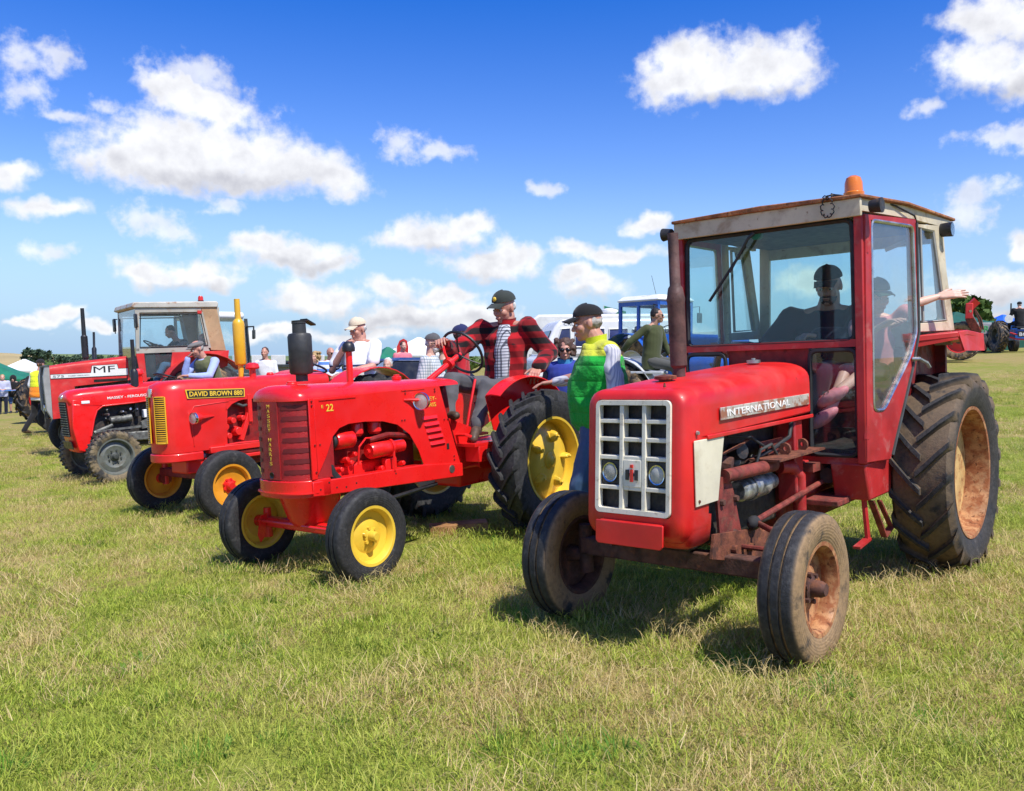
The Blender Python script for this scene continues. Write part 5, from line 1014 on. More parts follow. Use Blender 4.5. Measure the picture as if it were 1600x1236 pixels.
# ================================================================== THIRD: ORANGE WHEELS, YELLOW EXHAUST
def third_tractor():
    T = empty('tractor', mw=pose(-2.149, 10.931, 230.5))
    tag(T, 'red tractor with orange wheels, twin yellow grilles and a tall yellow exhaust', 'tractor', 'vintage tractors lined up on the field')
    tf = tyre_mat('tyre_third_front', 0.36, 0.2); trr = tyre_mat('tyre_third_rear', 0.7, 0.4)
    for s in (1, -1):
        wheel(T, (1.95, s * 0.673, 0.36), 0.36, 0.171, 0.21, s, tyre_front(0.36, 0.171, 0.21), tf, 'orange_rim', 'red_orange', (0.16, 0.14, 0.02), steer=-1.2, nuts=8, nut_r=0.3, hubr=0.045, hublen=0.06, disc_r=0.86)
        wheel(T, (0, s * 0.70, 0.70), 0.70, 0.30, 0.42, s, tyre_lug(0.70, 0.30, 0.42, 20, s), trr, 'orange_rim', 'red_orange', (0.0, -0.1, 0.0), nuts=8, nut_r=0.3, hubr=0.07)
    w = 0.247; xs, xf = 2.02, 2.365; zb = 0.70
    MB().loft([foot_loop(zb, 1.66, xs, xf - 0.03, w - 0.005, 3.0), foot_loop(1.10, 1.66, xs, xf - 0.012, w, 3.0), foot_loop(1.33, 1.66, xs, xf - 0.012, w, 3.0), foot_loop(1.40, 1.66, xs, xf - 0.04, w - 0.02, 3.0), foot_loop(1.435, 1.66, xs - 0.05, xf - 0.10, w - 0.07, 3.0), foot_loop(1.447, 1.66, xs - 0.08, xf - 0.19, w - 0.14, 3.0)]).build('nose_cowl', 'red_orange', T, smooth=60)
    MB().loft([hood_loop(x, w, 1.20, 1.32, 1.447, 3.0) for x in (1.66, 1.0, 0.25)]).build('bonnet', 'red_orange', T, smooth=50)
    for s in (1, -1):
        MB().prism([(1.66, 1.20), (1.42, 1.20), (1.50, 1.19), (1.58, 1.16), (1.66, 1.09)], 'y', s * (w - 0.012), s * (w - 0.002)).build('side_panel', 'red_orange', T); MB().prism([(1.665, 1.16), (1.64, 1.09), (1.655, 0.93), (1.665, 0.76)], 'y', s * (w - 0.012), s * (w - 0.002)).build('side_panel', 'red_orange', T)
        # name plate: yellow edge, black field
        b = MB().prism([(2.122, 1.349), (1.42, 1.320), (1.422, 1.230), (2.102, 1.255)], 'y', s * w, s * (w + 0.008)).build('name_plate', 'lettering_yellow', T); MB().prism([(2.107, 1.340), (1.432, 1.312), (1.434, 1.239), (2.090, 1.263)], 'y', s * (w + 0.008), s * (w + 0.0105)).build('plate_field', 'lettering_black', b)
        if s > 0: text(b, 'DAVID BROWN 880', (2.080, w + 0.0107, 1.275), (-1, 0, -0.04), (0, 0, 1), 0.052, 0.628, 'lettering_yellow', 0.003, bold=0.018)
        # raised panel line and headlamp on its fairing
        MB().tube([(2.05, s * (w + 0.001), 0.76), (2.075, s * (w + 0.001), 1.10), (2.03, s * (w + 0.001), 1.17), (1.62, s * (w + 0.001), 1.195)], 0.005, 6).build('panel_bead', 'red_orange', T)
        lamp_round(T, (2.075, s * (w + 0.055), 1.05), (1, s * 0.08, 0), 0.062, 'red_orange', depth=0.11); MB().loft([[(2.0, s * (w - 0.005), 1.07), (2.0, s * (w + 0.05), 1.07), (2.0, s * (w + 0.05), 1.03), (2.0, s * (w - 0.005), 1.03)], [(1.80, s * (w - 0.005), 1.055), (1.80, s * (w + 0.006), 1.055), (1.80, s * (w + 0.006), 1.045), (1.80, s * (w - 0.005), 1.045)]]).build('lamp_fairing', 'red_orange', T, bevel=0.006)
        # twin grilles on the curved nose
        def np_(t, e=0.0, z=1.0):
            c, ss = squircle(t, 3.0); return Vector((xs + (xf - 0.014 - xs) * c + e * math.cos(t), (w - 0.002) * ss + e * math.sin(t), z))
        t0, t1 = (0.10, 0.64); gz0, gz1 = 0.81, 1.285
        rec = MB().loft([[np_(s * (t0 + (t1 - t0) * k / 6), 0.004, gz0) for k in range(7)], [np_(s * (t0 + (t1 - t0) * k / 6), 0.004, gz1) for k in range(7)]], cap=False, close=False).build('grille', 'iron_black', T)
        fr = MB().tube([np_(s * (t0 + (t1 - t0) * k / 6), 0.007, gz0) for k in range(7)] + [np_(s * t1, 0.007, (gz0 + gz1) / 2)] + [np_(s * (t1 - (t1 - t0) * k / 6), 0.007, gz1) for k in range(7)] + [np_(s * t0, 0.007, (gz0 + gz1) / 2)], 0.008, 6, closed=True).build('grille_frame', 'yellow_pipe', rec)
        sl = MB()
        for i in range(21):
            z = gz0 + (gz1 - gz0) * (i + 0.7) / 21.6; sl.tube([np_(s * (t0 + (t1 - t0) * k / 5), 0.008, z) for k in range(6)], 0.0052, 4)
        tag(sl.build('grille_slats', 'yellow_pipe', rec), kind='stuff')
    MB().loft([[(xf - 0.010, -0.028, 1.28), (xf - 0.010, 0.028, 1.28), (xf - 0.010, 0.028, 1.37), (xf - 0.012, -0.028, 1.37)], [(xf + 0.012, -0.022, 1.285), (xf + 0.012, 0.022, 1.285), (xf + 0.006, 0.022, 1.375), (xf + 0.006, -0.022, 1.375)]]).build('nose_badge', 'chrome', T, bevel=0.004)
    MB().loft([foot_loop(0.605, 1.95, 2.06, xf - 0.005, w + 0.004, 2.6), foot_loop(0.695, 1.95, 2.06, xf - 0.005, w + 0.004, 2.6)]).build('nose_band', 'red_orange', T, bevel=0.012, smooth=50)
    MB().lathe([(0.03, 0), (0.03, 0.14), (0.055, 0.15), (0.063, 0.165), (0.066, 0.60), (0.060, 0.63), (0.034, 0.66), (0.031, 0.88), (0.026, 0.88), (0.026, 0.7)], (1.28, 0.0, 1.43), (0.0, 0, 1), 22).build('exhaust', 'yellow_pipe', T)
    MB().lathe([(0.036, -0.14), (0.036, 0.14), (0.07, 0.145), (0.078, 0.16), (0.068, 0.20), (0.03, 0.215), (0, 0.215)], (1.22, 0.13, 1.38), (0, 0, 1), 20).build('air_cleaner', 'red_orange', T); MB().lathe([(0.04, 0), (0.045, 0.01), (0.03, 0.03), (0, 0.03)], (0.9, 0, 1.445), (0, 0, 1), 16).build('fuel_cap', 'red_orange', T)
    MB().box(0.5, 1.70, -0.15, 0.15, 0.48, 1.2).build('engine_block', 'red_dark', T, bevel=0.02); MB().box(0.5, 1.88, 0.15, 0.27, 0.66, 0.725).build('frame_rail', 'red_orange', T, bevel=0.008); MB().box(0.5, 1.90, -0.26, 0.26, 0.57, 0.61).build('frame_rail', 'red_orange', T, bevel=0.008); MB().box(0.5, 1.80, 0.16, 0.255, 0.61, 0.655).build('frame_rail', 'red_dark', T, bevel=0.01)
    for x, z, r in ((1.66, 0.92, 0.05), (1.56, 0.98, 0.04), (1.5, 0.86, 0.055), (1.44, 1.0, 0.035), (1.62, 0.82, 0.04), (1.36, 0.95, 0.045)): MB().cyl((x, 0.15, z), (x, 0.235, z), r, r * 0.8, 12).build('engine_fitting', 'red_orange', T, bevel=0.004)
    MB().bar((1.48, 0.22, 0.76), (1.36, 0.22, 1.05), 0.05, 0.05).build('engine_bracket', 'red_orange', T, bevel=0.004); MB().bar((1.36, 0.22, 0.95), (1.36, 0.22, 1.25), 0.07, 0.05).build('engine_bracket', 'red_orange', T, bevel=0.004); MB().tube([(1.52, 0.2, 1.17), (1.44, 0.23, 1.13), (1.34, 0.22, 1.14)], 0.016, 8).build('hose', 'grey_dark', T); MB().tube([(1.70, 0.25, 0.725), (1.55, 0.26, 0.735), (1.0, 0.26, 0.72)], 0.012, 8).build('drag_link', 'red_orange', T)
    MB().bar((1.95, -0.6, 0.44), (1.95, 0.6, 0.44), 0.09, 0.09).build('front_axle', 'red_dark', T, bevel=0.01); MB().box(1.85, 2.1, -0.16, 0.16, 0.46, 0.61).build('axle_carrier', 'red_orange', T, bevel=0.02)
    for s in (1, -1): MB().cyl((1.95, s * 0.555, 0.30), (1.95, s * 0.555, 0.60), 0.036, 0.032, 12).build('kingpin', 'red_orange', T); MB().cyl((1.95, s * 0.53, 0.36), (1.95, s * 0.64, 0.36), 0.06, 0.05, 14).build('stub_axle', 'red_dark', T)
    MB().box(-0.3, 0.5, -0.2, 0.2, 0.5, 1.0).build('gearbox', 'red_dark', T, bevel=0.03); MB().cyl((0, -0.62, 0.7), (0, 0.62, 0.7), 0.12, n=16).build('rear_axle', 'red_dark', T); MB().box(-0.45, -0.05, -0.22, 0.22, 1.02, 1.12).build('seat', 'seat_black', T, bevel=0.03)
    MB().cyl((0.6, 0, 1.30), (0.40, 0, 1.50), 0.024, n=12).build('steering_column', 'black', T); steering_wheel(T, (0.36, 0, 1.515), (-0.35, 0, 0.94), 0.225)
    for s in (1, -1):
        n = 14; ang = [math.radians(10 + 140 * i / n) for i in range(n + 1)]; MB().loft([[(0.77 * math.cos(a), s * y, 0.70 + 0.77 * math.sin(a) + dz) for y, dz in ((0.50, 0.0), (0.86, 0.0), (0.86, 0.012), (0.50, 0.012))] for a in ang]).build('mudguard', 'red_orange', T, smooth=50)
    return T
THIRD = third_tractor()

# ================================================================== FOURTH: SMALL RED AND GREY
def fourth_tractor():
    T = empty('tractor', mw=pose(-4.576, 14.048, 221.8))
    tag(T, 'small red tractor with grey wheels and engine, chunky front tyres and a black stack', 'tractor', 'vintage tractors lined up on the field')
    tf = tyre_mat('tyre_fourth_front', 0.374, 0.215, mud=0.55, mudc=lin(132, 116, 88), base=(0.028, 0.027, 0.025)); trr = tyre_mat('tyre_fourth_rear', 0.65, 0.38)
    for s in (1, -1):
        wheel(T, (1.85, s * 0.622, 0.374), 0.374, 0.199, 0.245, s, tyre_block(0.374, 0.199, 0.245), tf, 'grey_rim', 'grey_dark', (0.10, 0.22, 0.12), steer=1.6, nuts=8, nut_r=0.36, hubr=0.04, hublen=0.06)
        wheel(T, (0, s * 0.675, 0.65), 0.65, 0.30, 0.40, s, tyre_lug(0.65, 0.30, 0.40, 18, s), trr, 'grey_rim', 'grey_dark', (0.0, 0.0, 0.1), nuts=8)
    w = 0.275
    secs = [(2.30, 0.20, 1.17, 1.20, 1.25), (2.28, 0.235, 1.13, 1.19, 1.285), (2.22, 0.262, 1.11, 1.20, 1.318), (2.1, w, 1.10, 1.215, 1.335), (1.8, w, 1.085, 1.23, 1.35), (1.4, w, 1.10, 1.25, 1.368), (0.95, w, 1.12, 1.265, 1.385)]
    MB().loft([hood_loop(x, ww, zb, zs, zt, 2.6) for x, ww, zb, zs, zt in secs]).build('bonnet', 'red_gloss', T, smooth=50)
    for s in (1, -1):
        MB().prism([(2.245, 1.13), (1.85, 1.09), (1.93, 1.03), (1.965, 0.92), (2.02, 0.66), (2.06, 0.50), (2.12, 0.445), (2.20, 0.47), (2.265, 0.80)], 'y', s * (w - 0.035), s * (w - 0.004)).build('nose_side', 'red_gloss', T, bevel=0.012)
        MB().tube([(2.03, s * w, 0.66), (1.975, s * w, 0.90), (1.93, s * w, 1.02), (1.85, s * w, 1.075), (1.4, s * w, 1.095), (0.98, s * w, 1.13)], 0.012, 8).build('edge_bead', 'red_gloss', T); b = MB().box(2.02, 2.13, s * (w - 0.002), s * (w + 0.006), 1.125, 1.165).build('maker_badge', 'tent_white', T, bevel=0.003)
        if s > 0: text(T, 'MASSEY - FERGUSON', (1.78, w + 0.001, 1.165), (-1, 0, 0.02), (0, 0, 1), 0.036, 0.60, 'lettering_white', 0.004, bold=0.01)
    # raked front: red surround, dark grille with bars
    MB().loft([[(2.30, -0.20, 1.19), (2.30, 0.20, 1.19), (2.24, 0.265, 1.19), (2.10, 0.268, 1.19), (2.10, -0.268, 1.19), (2.24, -0.265, 1.19)], [(2.262, -0.19, 0.64), (2.262, 0.19, 0.64), (2.21, 0.265, 0.64), (2.12, 0.268, 0.64), (2.12, -0.268, 0.64), (2.21, -0.265, 0.64)], [(2.20, -0.17, 0.44), (2.20, 0.17, 0.44), (2.17, 0.23, 0.44), (2.12, 0.24, 0.44), (2.12, -0.24, 0.44), (2.17, -0.23, 0.44)]]).build('nose', 'red_gloss', T, bevel=0.014)
    g = MB().slab([(2.302, -0.155, 1.155), (2.302, 0.155, 1.155), (2.268, 0.155, 0.665), (2.268, -0.155, 0.665)], (0.010, 0, 0)).build('grille', 'dark_cavity', T)
    for i in range(14):
        z = 0.685 + i * 0.0345; x = 2.268 + 0.034 * (z - 0.665) / 0.49; MB().box(x + 0.008, x + 0.022, -0.15, 0.15, z - 0.006, z + 0.006).build('grille_bar', 'grey_rim', g)
    MB().lathe([(0, 0), (0.03, 0.0), (0.026, 0.014), (0, 0.016)], (2.296, 0, 1.225), (1, 0, 0.35), 16).build('nose_badge', 'chrome', T); pl = MB().slab([(2.272, -0.20, 0.60), (2.272, 0.20, 0.60), (2.245, 0.20, 0.49), (2.245, -0.20, 0.49)], (0.012, 0, 0)).build('number_plate', 'black', T, bevel=0.002)
    MB().lathe([(0.034, -0.20), (0.034, 0.0), (0.05, 0.01), (0.054, 0.03), (0.054, 0.44), (0.046, 0.47), (0.029, 0.49), (0.027, 0.92), (0.022, 0.92)], (1.36, 0.20, 1.09), (0.0, 0, 1), 20).build('exhaust', 'black', T); MB().lathe([(0.05, 0), (0.05, 0.12), (0.052, 0.125), (0.075, 0.13), (0.078, 0.15), (0.055, 0.20), (0, 0.215)], (1.22, -0.02, 1.37), (0, 0, 1), 20).build('air_cleaner', 'red_gloss', T)
    MB().box(0.6, 2.0, -0.16, 0.14, 0.46, 1.09).build('engine_block', 'iron_black', T, bevel=0.02); MB().box(0.6, 1.62, 0.15, 0.24, 0.53, 0.67).build('engine_sump', 'engine_grey', T, bevel=0.02); MB().bar((1.95, 0.24, 0.72), (0.7, 0.25, 0.755), 0.02, 0.03).build('drag_link', 'engine_grey', T)
    MB().cyl((1.97, 0.22, 0.70), (1.72, 0.24, 0.79), 0.028, n=10).build('water_pipe', 'engine_grey', T); MB().cyl((1.74, 0.2, 0.86), (1.44, 0.21, 0.88), 0.05, n=16).build('injection_pump', 'engine_grey', T, bevel=0.006); MB().box(1.18, 1.28, 0.16, 0.26, 0.86, 0.98).build('fuel_filter', 'tent_white', T, bevel=0.01); MB().loft([[(1.32, 0.2, 0.80), (1.32, 0.26, 0.80), (1.32, 0.26, 0.70), (1.32, 0.2, 0.70)], [(1.05, 0.2, 0.95), (1.05, 0.26, 0.95), (1.05, 0.26, 0.74), (1.05, 0.2, 0.74)]]).build('battery_tray', 'engine_grey', T)
    rnd = random.Random(9)
    for i in range(12): x, z = rnd.uniform(1.4, 1.85), rnd.uniform(0.82, 1.0); MB().cyl((x, 0.16, z), (x + rnd.uniform(-0.06, 0.06), 0.25, z + rnd.uniform(-0.02, 0.05)), rnd.uniform(0.008, 0.025), n=8).build('engine_fitting', rnd.choice(['steel', 'engine_grey', 'iron_black']), T)
    MB().bar((1.85, -0.55, 0.42), (1.85, 0.55, 0.42), 0.07, 0.09).build('front_axle', 'engine_grey', T, bevel=0.01); MB().box(-0.3, 0.6, -0.2, 0.2, 0.5, 0.95).build('gearbox', 'engine_grey', T, bevel=0.03); MB().cyl((0, -0.6, 0.65), (0, 0.6, 0.65), 0.11, n=16).build('rear_axle', 'engine_grey', T)
    MB().box(-0.3, 0.1, -0.22, 0.22, 0.97, 1.05).build('seat', 'seat_black', T, bevel=0.03); MB().cyl((0.95, 0, 1.30), (0.82, 0, 1.42), 0.022, n=10).build('steering_column', 'black', T); steering_wheel(T, (0.80, 0, 1.435), (-0.30, 0, 0.95), 0.20)
    for s in (1, -1):
        n = 14; ang = [math.radians(5 + 150 * i / n) for i in range(n + 1)]; MB().loft([[(0.72 * math.cos(a), s * y, 0.65 + 0.72 * math.sin(a) + dz) for y, dz in ((0.42, 0.0), (0.80, 0.0), (0.80, 0.012), (0.42, 0.012))] for a in ang]).build('mudguard', 'red_gloss', T, smooth=50)
    return T
FOURTH = fourth_tractor()

# ================================================================== FIFTH: CABBED, SILVER STRIPE
def fifth_tractor():
    T = empty('tractor', mw=pose(-6.482, 18.024, 216.2))
    tag(T, 'red cabbed tractor with a silver MF stripe, tan cab rear and grey roof', 'tractor', 'vintage tractors lined up on the field')
    tf = tyre_mat('tyre_fifth_front', 0.41, 0.25); trr = tyre_mat('tyre_fifth_rear', 0.8, 0.5, mud=0.5)
    for s in (1, -1):
        wheel(T, (2.124, s * 0.646, 0.409), 0.409, 0.21, 0.25, s, tyre_front(0.409, 0.21, 0.25), tf, 'grey_rim', 'grey_dark', (0.1, 0.1, 0.1), nuts=8)
        wheel(T, (0, s * 0.78, 0.80), 0.80, 0.36, 0.50, s, tyre_lug(0.80, 0.36, 0.50, 20, s), trr, 'grey_rim', 'grey_dark', (0.0, 0.0, 0.1), nuts=8)
    w = 0.30
    MB().loft([hood_loop(2.585, w, 0.72, 1.60, 1.70, 4.0), hood_loop(2.2, w, 0.74, 1.64, 1.745, 4.0), hood_loop(2.19, w, 1.30, 1.64, 1.747, 4.0), hood_loop(1.22, w, 1.36, 1.70, 1.83, 4.0)]).build('bonnet', 'red_flat', T, bevel=0.01)
    MB().box(0.95, 2.1, -0.2, 0.2, 0.5, 1.36).build('engine_block', 'iron_black', T, bevel=0.02); MB().box(1.25, 1.85, w - 0.02, w + 0.004, 1.36, 1.41).build('bonnet_slot', 'dark_cavity', T)
    for s in (1, -1):
        b = MB().prism([(2.575, 1.545), (1.90, 1.545), (1.87, 1.675), (1.42, 1.685), (1.40, 1.60), (1.24, 1.60), (1.24, 1.455), (2.575, 1.455)], 'y', s * (w + 0.001), s * (w + 0.006)).build('silver_stripe', 'lettering_black', T); MB().prism([(2.575, 1.535), (1.892, 1.535), (1.862, 1.667), (1.428, 1.677), (1.408, 1.592), (1.24, 1.592), (1.24, 1.468), (2.575, 1.468)], 'y', s * (w + 0.006), s * (w + 0.009)).build('stripe_field', 'white_dull', b)
        if s > 0: text(b, '575', (2.54, w + 0.0092, 1.478), (-1, 0, 0), (0, 0, 1), 0.045, 0.19, 'lettering_grey', 0.003, bold=0.015); text(b, 'MASSEY FERGUSON', (2.28, w + 0.0092, 1.49), (-1, 0, 0), (0, 0, 1), 0.022, 0.36, 'lettering_grey', 0.003); text(b, 'MF', (1.845, w + 0.0092, 1.535), (-1, 0, 0), (0, 0, 1), 0.12, 0.375, 'lettering_black', 0.003)
    for s in (1, -1): MB().prism([(2.585, 1.70), (2.66, 1.68), (2.70, 1.5), (2.68, 0.90), (2.60, 0.72), (2.585, 0.72)], 'y', s * 0.20, s * 0.305).build('grille_side', 'grey_paint', T, bevel=0.01)
    MB().prism([(2.585, 1.72), (2.66, 1.705), (2.66, 1.68), (2.585, 1.68)], 'y', -0.31, 0.31).build('grille_cap', 'grey_dark', T); MB().box(2.585, 2.64, -0.2, 0.2, 0.74, 1.68).build('grille_mesh', 'dark_cavity', T)
    for i in range(5): MB().box(2.64, 2.655, -0.2, 0.2, 0.86 + i * 0.16, 0.88 + i * 0.16).build('grille_bar', 'grey_dark', T)
    for y in (-0.1, 0.1): lamp_round(T, (2.652, y, 0.93), (1, 0, 0), 0.06, 'black', depth=0.05)
    MB().lathe([(0.04, 0), (0.04, 0.03), (0.062, 0.04), (0.062, 0.44), (0.04, 0.47), (0.034, 0.98), (0.028, 0.98)], (1.90, -0.05, 1.79), (0, 0, 1), 20).build('exhaust', 'black', T); MB().lathe([(0.05, 0), (0.05, 0.16), (0.085, 0.17), (0.085, 0.19), (0, 0.20)], (2.30, -0.24, 1.70), (0, 0, 1), 18).build('air_cleaner', 'black', T) if False else None
    MB().bar((2.124, -0.56, 0.45), (2.124, 0.56, 0.45), 0.09, 0.1).build('front_axle', 'iron_black', T)
    # cab
    cw = 0.71; rf = MB().prism([(1.14, 2.715), (1.20, 2.735), (1.16, 2.83), (-0.41, 2.84), (-0.44, 2.80), (-0.42, 2.715)], 'y', -cw - 0.03, cw + 0.03).build('roof', 'roof_grey', T, bevel=0.02)
    bm_ = MB().lathe([(0.06, 0), (0.06, 0.03), (0.05, 0.03)], (-0.15, 0.55, 2.835), (0, 0, 1), 16).build('beacon', 'black', T); MB().lathe([(0.052, 0.03), (0.05, 0.09), (0.035, 0.12), (0, 0.125)], (-0.15, 0.55, 2.835), (0, 0, 1), 18).build('beacon_lens', 'lens_red', bm_)
    for s in (1, -1):
        y0, y1 = s * (cw - 0.04), s * cw
        MB().prism([(1.13, 2.715), (1.05, 2.715), (1.10, 1.90), (1.16, 1.90)], 'y', y0, y1).build('front_pillar', 'cab_grey', T, bevel=0.004); MB().prism([(1.06, 2.715), (-0.10, 2.715), (-0.10, 2.63), (1.06, 2.63)], 'y', y0, y1).build('door_head', 'cab_grey', T, bevel=0.004); MB().prism([(-0.06, 2.63), (-0.13, 2.63), (-0.25, 1.92), (-0.16, 1.92)], 'y', y0, y1 + s * 0.002).build('door_post', 'cab_grey', T, bevel=0.004)
        MB().prism([(-0.10, 2.715), (-0.40, 2.715), (-0.54, 1.86), (-0.24, 1.88), (-0.12, 2.63)], 'y', y0, y1).build('rear_panel', 'cab_tan', T, bevel=0.004); MB().prism([(1.16, 1.96), (-0.18, 1.96), (-0.22, 1.86), (1.16, 1.86)], 'y', y0, y1).build('waist_rail', 'cab_grey', T, bevel=0.004)
        wd = MB().prism([(1.045, 2.61), (-0.085, 2.61), (-0.185, 1.97), (1.085, 1.97)], 'y', s * (cw - 0.025), s * (cw - 0.018)).build('side_window', 'glass', T, smooth=0); MB().tube([(1.04, s * (cw + 0.002), 2.60), (-0.09, s * (cw + 0.002), 2.60), (-0.185, s * (cw + 0.002), 1.975), (1.085, s * (cw + 0.002), 1.975)], 0.016, 6, closed=True).build('window_seal', 'black_rubber', wd)
        MB().prism([(1.16, 1.86), (1.02, 1.86), (1.0, 1.34), (1.10, 1.34)], 'y', y0, y1).build('door_sill', 'red_flat', T); MB().prism([(0.50, 1.86), (-0.60, 1.86), (-0.55, 1.55), (0.30, 1.30), (0.45, 1.0), (0.62, 1.0), (0.58, 1.40)], 'y', y0, y1).build('door_lower', 'red_flat', T, bevel=0.004); MB().prism([(1.0, 1.83), (0.50, 1.83), (0.60, 1.40), (1.0, 1.38)], 'y', s * (cw - 0.03), s * (cw - 0.024)).build('lower_window', 'glass', T, smooth=0)
        n = 10; ang = [math.radians(20 + 120 * i / n) for i in range(n + 1)]; MB().loft([[(0.9 * math.cos(a) - 0.05, s * y, 0.85 + 0.96 * math.sin(a) + dz) for y, dz in ((0.6, 0), (1.0, 0), (1.0, 0.014), (0.6, 0.014))] for a in ang]).build('mudguard', 'red_flat', T, smooth=50)
        m_ = MB().tube([(1.15, s * cw, 2.58), (1.17, s * (cw + 0.16), 2.60), (1.16, s * (cw + 0.16), 2.3)], 0.011, 6).build('mirror_arm', 'black', T); MB().box(1.15, 1.19, s * (cw + 0.08), s * (cw + 0.24), 2.34, 2.60).build('mirror', 'black', m_, bevel=0.015)
    MB().box(-0.10, -0.02, cw, cw + 0.02, 2.60, 2.66).build('marker_lamp', 'lens_red', T)
    MB().slab([(1.12, -cw + 0.05, 1.80), (1.12, cw - 0.05, 1.80), (1.12, cw - 0.05, 2.70), (1.12, -cw + 0.05, 2.70)], (0.006, 0, 0)).build('windscreen', 'glass', T, smooth=0); MB().slab([(-0.46, -0.55, 2.0), (-0.46, 0.55, 2.0), (-0.40, 0.55, 2.62), (-0.40, -0.55, 2.62)], (0.006, 0, 0)).build('rear_window', 'glass', T, smooth=0); MB().box(-0.50, -0.44, -cw + 0.02, cw - 0.02, 1.2, 1.97).build('rear_wall', 'cab_tan', T)
    for s in (1, -1): MB().box(-0.46, -0.40, s * 0.56, s * 0.68, 1.97, 2.72).build('rear_pillar', 'cab_grey', T)
    MB().box(-0.42, 0.60, -0.64, 0.64, 1.05, 1.10).build('cab_floor', 'iron_black', T); MB().box(0.70, 1.10, -0.3, 0.3, 1.4, 1.90).build('dashboard', 'black', T, bevel=0.04); steering_wheel(T, (0.66, 0, 2.02), (-0.5, 0, 0.86), 0.20); MB().box(-0.25, 0.2, -0.25, 0.25, 1.40, 1.50).build('seat', 'seat_black', T, bevel=0.04); MB().box(-0.33, -0.23, -0.24, 0.24, 1.5, 1.95).build('seat_back', 'seat_black', T, bevel=0.04)
    MB().box(0.5, 0.95, -0.06, 0.06, 2.66, 2.70).build('cab_lamp', 'tent_white', T)
    return T
FIFTH = fifth_tractor()
# ================================================================== BACKGROUND VEHICLES
def place(px, Y, deg, dz=0.0):
    """matrix of a vehicle standing on the field at the bearing of px, Y metres out, heading deg"""
    b = at(px, 560, Y); th = math.radians(deg); z = gz(b.x, Y) + dz
    m = Matrix.Rotation(th, 4, 'Z'); m.translation = (b.x, Y, z); return m
def simple_wheels(T, lst, rim_m, lug=True, rr=0.6, muddy=0.0):
    for (x, y, R, w) in lst:
        s = 1 if y > 0 else -1
        wheel(T, (x, y, R), R, w, R * rr, s, tyre_lug(R, w, R * rr, 18, s) if (lug and R > 0.5) else tyre_front(R, w, R * rr), tyre_mat('tyre_far', R, w, mud=muddy), rim_m, 'grey_dark', (0.0, 0.0, 0.1), nuts=0, hubr=R * 0.1)
def grey_tractor():
    T = empty('tractor', mw=place(981, 14.6, -26)); tag(T, 'old blue tractor with pale grey wheels carrying the olive jumper man', 'tractor')
    simple_wheels(T, [(0, 0.72, 0.66, 0.3), (0, -0.72, 0.66, 0.3), (1.95, 0.62, 0.36, 0.16), (1.95, -0.62, 0.36, 0.16)], 'rim_white', rr=0.56, muddy=0.55)
    MB().loft([hood_loop(x, 0.25, 0.95, 1.22, zt, 3.0) for x, zt in ((2.35, 1.30), (2.2, 1.35), (0.7, 1.42))]).build('bonnet', 'blue_paint', T, smooth=50); MB().box(2.2, 2.38, -0.23, 0.23, 0.6, 1.2).build('nose', 'blue_paint', T, bevel=0.03)
    MB().box(0.5, 2.2, -0.15, 0.15, 0.5, 1.0).build('engine_block', 'engine_grey', T); MB().box(-0.3, 0.5, -0.2, 0.2, 0.5, 0.95).build('gearbox', 'engine_grey', T); MB().cyl((0, -0.6, 0.66), (0, 0.6, 0.66), 0.1).build('rear_axle', 'engine_grey', T); MB().bar((1.95, -0.55, 0.4), (1.95, 0.55, 0.4), 0.07, 0.08).build('front_axle', 'engine_grey', T); MB().box(-0.35, 0.05, -0.22, 0.22, 0.98, 1.06).build('seat', 'seat_black', T)
    steering_wheel(T, (0.45, 0, 1.5), (-0.5, 0, 0.86), 0.2); MB().cyl((0.7, 0, 1.3), (0.47, 0, 1.48), 0.022).build('steering_column', 'black', T)
    for s in (1, -1):
        n = 16; ang = [math.radians(2 + 150 * i / n) for i in range(n + 1)]; g = MB().loft([[(0.73 * math.cos(a), s * y, 0.66 + 0.73 * math.sin(a) + dz) for y, dz in ((0.50, 0.0), (0.86, 0.0), (0.86, 0.014), (0.50, 0.014))] for a in ang]).build('mudguard', 'rim_white', T, smooth=50)
        MB().box(0.33, 0.83, s * 0.50, s * 0.86, 1.135, 1.17).build('fender_seat', 'rim_white', T, bevel=0.006); MB().bar((0.78, s * 0.55, 0.7), (0.78, s * 0.55, 1.14), 0.04, 0.04).build('seat_stay', 'rim_white', T)
        MB().prism([(0.72 * math.cos(a), 0.66 + 0.72 * math.sin(a)) for a in ang] + [(0.3 * math.cos(a), 0.66 + 0.3 * math.sin(a)) for a in ang[::-1]], 'y', s * 0.50, s * 0.51).build('mudguard_sheet', 'rim_white', g)
    return T
GREYT = grey_tractor()
